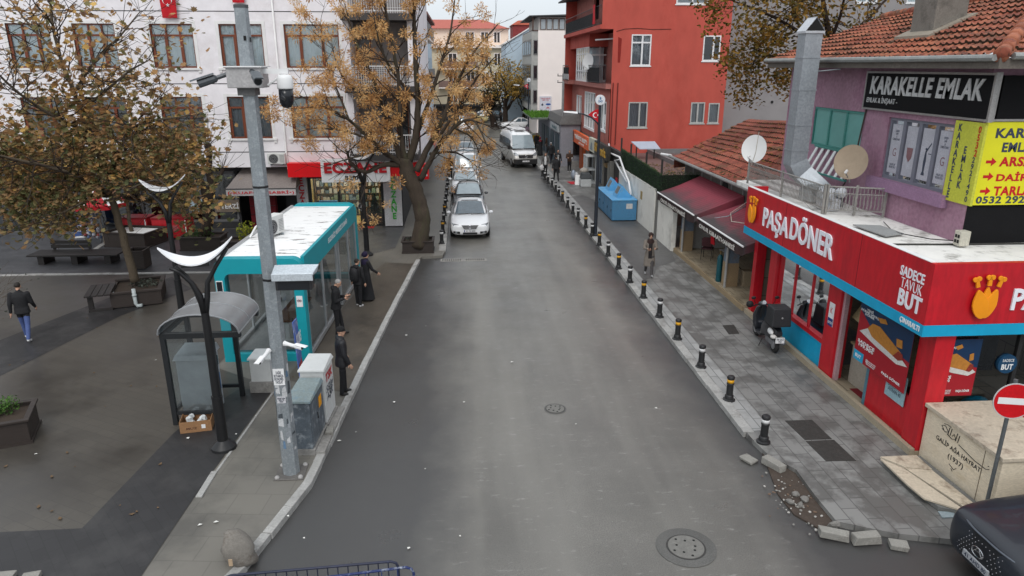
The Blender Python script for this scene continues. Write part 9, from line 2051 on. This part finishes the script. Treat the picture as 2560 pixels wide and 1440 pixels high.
for p,d,ln in tips:
    # thinner crown towards the top and the right, fuller low and in the middle
    low=max(0.,min(1.,(8.2-p.z)/4.2));den=.32+1.25*low
    q_=scr_(p)
    if q_[0]>360:den*=.85 if q_[1]>270 else .4
    if q_[1]>575 or q_[0]>500 or (q_[1]>478 and 175<q_[0]<420):continue
    den*=1.5 if q_[1]>330 else 1
    for i in range(int(rr.uniform(6,15)*den+rr.random())):
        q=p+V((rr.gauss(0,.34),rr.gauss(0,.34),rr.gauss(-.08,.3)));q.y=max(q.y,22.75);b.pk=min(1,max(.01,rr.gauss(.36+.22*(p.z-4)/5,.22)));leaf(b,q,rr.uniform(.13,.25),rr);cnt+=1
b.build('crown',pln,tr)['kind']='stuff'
# ---------------------------------------------------------------- olive ochre tree behind the purple house
rr=random.Random(44);OY=29.5
tr=thing('tree','olive and ochre leaved tree rising behind the purple house roof','tree',(15,29.5,2.4))
oi=lambda x,y,dy=0:gy(x,y,OY+dy)
b=B();limbs=[([(2090,330),(2085,200),(2075,110),(2060,20),(2050,-60)],[.2,.17,.14,.1,.05],0),([(2080,180),(2120,110),(2170,50),(2230,-20)],[.1,.08,.06,.03],.8),([(2080,150),(2010,90),(1950,50),(1880,20),(1830,0)],[.1,.08,.06,.04,.015],-.9),([(2085,190),(2000,170),(1930,140),(1880,120)],[.07,.05,.035,.012],-.4),([(2075,110),(2100,40),(2120,-40)],[.08,.06,.03],-1),([(2010,90),(1985,30),(1960,-40)],[.06,.045,.02],.6),([(1950,60),(1910,90),(1880,140),(1890,170)],[.04,.03,.02,.01],.7)]
tips=[];sub=[]
for pts,rad,dy in limbs:
    n=len(pts);W=[oi(x,y,dy*i/(n-1)*1.5) for i,(x,y) in enumerate(pts)]
    if len(pts)==5 and pts[0][1]==330:W=[V((W[0].x,W[0].y,2.3))]+W;rad=[.24]+rad
    o1,r1=curve(W,rad,rr,4,.05);b.tube(o1,r1,8)
    for i in range(4,len(o1)):
        if o1[i].z>6.5:sub.append((o1[i],(o1[i]-o1[i-1]).normalized(),r1[i]))
b.build('trunk',bark2,tr,smooth=True);b=B()
for p,d,r in sub:
    for _ in range(2):sprout(b,p,(d*.4+V((rr.gauss(0,.8),rr.gauss(0,.8),rr.gauss(0,.4)))).normalized(),rr.uniform(.7,1.1),max(.01,min(.025,r*.5)),1,rr,tips,.0,3,.6)
b.build('twigs',bark2,tr)['kind']='stuff'
olv=attrleaf('olive_leaf',[S(70,64,26,.6),S(104,92,36,.65),S(140,112,44,.65),S(170,128,52,.7),S(120,82,40,.6)],.75)
def oval(b,p,s,rr):
    e=Euler((rr.gauss(.3,.7),rr.gauss(0,.7),rr.uniform(0,6.28))).to_matrix();b.quad(*[p+e@V(k)*s for k in ((0,-.5,0),(.25,-.15,.05),(.22,.2,.02),(0,.55,-.05),(-.22,.2,.02),(-.25,-.15,.05))])
b=B()
for p,d,ln in tips:
    for i in range(int(rr.uniform(7,16)*(1.7 if p.x<14.5 else .6))):
        q=p+V((rr.gauss(0,.25),rr.gauss(0,.25),rr.gauss(-.1,.22)));b.pk=rr.uniform(.01,1);oval(b,q,rr.uniform(.13,.22),rr)
b.build('crown',olv,tr)['kind']='stuff'
# ---------------------------------------------------------------- pollarded bare tree before the tailor shop
rr=random.Random(55);QY=30.6
tr=thing('tree','pollarded bare tree with knobbly stubs and thin shoots before the tailor shop','tree',(-11.1,30.6,.6))
qi=lambda x,y,dy=0:gy(x,y,QY+dy)
b=B();tips=[];ends=[]
for pts,rad,dy in (([(512,585),(522,545),(518,505),(508,465),(485,425),(478,390)],[.24,.2,.18,.15,.12,.13],0),([(518,520),(528,470),(522,430),(524,385),(520,365)],[.17,.15,.13,.12,.14],.5),([(515,540),(495,500),(480,470),(470,455)],[.14,.11,.09,.1],-.5),([(528,470),(545,445),(556,425)],[.08,.07,.08],.6)):
    n=len(pts);W=[qi(x,y,dy*i/(n-1)) for i,(x,y) in enumerate(pts)];o1,r1=curve(W,rad,rr,4,.12);b.tube(o1,r1,9);ends.append(o1[-1]);b.ell(o1[-1],(rad[-1]*1.15,)*3,9,7)
b.build('trunk',bark2,tr,smooth=True);b=B()
for e in ends:
    for k in range(13):sprout(b,e,V((rr.gauss(0,.7),rr.gauss(0,.6),rr.uniform(.3,1.2))),rr.uniform(.7,1.7),.012,0,rr,tips,.3,2,.4,.004)
o=b.build('shoot',bark2,tr);o['kind']='stuff'
# thin tree in the pebble planter
rr=random.Random(56);tr=thing('tree','thin bare young tree growing out of the white pebble planter','tree',(-14.6,31.6,.6));b=B();t2=[]
o1,r1=curve([gy(330,585,31.6),gy(322,540,31.6),gy(318,500,31.6),gy(310,440,31.6)],[.1,.08,.07,.05],rr);b.tube(o1,r1,8);b.build('trunk',bark3,tr,smooth=True);b=B()
for k in range(7):sprout(b,o1[-1-k%4],V((rr.gauss(0,.6),rr.gauss(0,.5),1)),.9,.015,1,rr,t2,.2,2,.5)
b.build('twigs',bark2,tr)['kind']='stuff'
# bare shrub at the left edge
rr=random.Random(57);p=g(20,790,.11);tr=thing('bush','bare twiggy shrub with a few pale leaves cut by the left edge','bush',(p.x-.6,p.y,.11));b=B();t3=[]
for k in range(26):sprout(b,V((p.x-.9+rr.gauss(0,.3),p.y+rr.gauss(0,.3),.12)),V((rr.gauss(.35,.5),rr.gauss(-.2,.4),rr.uniform(.6,1.2))),rr.uniform(.8,1.3),.012,1,rr,t3,.0,3,.5,.004)
b.build('twigs',M('twig_pale',(.12,.10,.08),.9),tr)['kind']='stuff';b=B()
for q,d,ln in t3:
    if rr.random()<.5:b.pk=rr.uniform(.5,1);oval(b,q,rr.uniform(.06,.11),rr)
b.build('foliage',MATS['grey_leaf'],tr)['kind']='stuff'
# ---------------------------------------------------------------- far trees at the street corner
def fartree(label,base,h,rad,cols,n,lean=(0,0),clump=None,seed=1,leafs=.3,trunkr=.5,gaps=.5):
    rr=random.Random(seed);tr=thing('tree',label,'tree',base,0,'trees at the far street corner');base=V(base);b=B();tips=[];top=base+V((lean[0],lean[1],h*.55))
    o1,r1=curve([base,base+V((lean[0]*.2,0,h*.18)),base+V((lean[0]*.6,0,h*.36)),top],[trunkr,trunkr*.8,trunkr*.6,trunkr*.3],rr);b.tube(o1,r1,9)
    for k in range(10):
        a=rr.uniform(0,6.28);sprout(b,o1[rr.randrange(5,len(o1))],V((math.cos(a),math.sin(a),rr.uniform(.5,1.6))),h*.28,trunkr*.25,2,rr,tips,.4,3,.5)
    b.build('trunk',bark2,tr,smooth=True);b=B()
    for p,d,ln in tips:
        if rr.random()<.15:continue
        for i in range(n):
            q=p+V((rr.gauss(0,rad),rr.gauss(0,rad),rr.gauss(0,rad*.9)));b.pk=rr.uniform(.01,1);oval(b,q,leafs*rr.uniform(.6,1.3),rr)
    b.build('crown',cols,tr)['kind']='stuff';return tr
yel_=attrleaf('yellow_leaf_far',[S(150,130,70,.7),S(190,150,70,.75),S(205,165,85,.8),S(150,140,80,.7)])
dkg=attrleaf('dark_leaf_far',[(.02,.028,.012),(.05,.06,.03),(.08,.085,.04)])
fartree('tall yellow leaved tree at the far street corner behind the minibus',(5.6,91,.1),8.6,.42,yel_,22,(.0,0),seed=3,leafs=.32,trunkr=.42)
fartree('dark leaning trunk tree with grey green leaves at the far corner',(4.3,93.5,.1),5.2,.42,dkg,11,(-.9,0),seed=5,leafs=.34,trunkr=.5)
fartree('sparse olive tree beside the pale blue house wall',(8.0,92.5,.1),6.6,.45,attrleaf('olive_far',[S(110,112,60,.6),S(140,130,70,.65),S(90,92,52,.6)]),9,(.3,0),seed=8,leafs=.3,trunkr=.3)
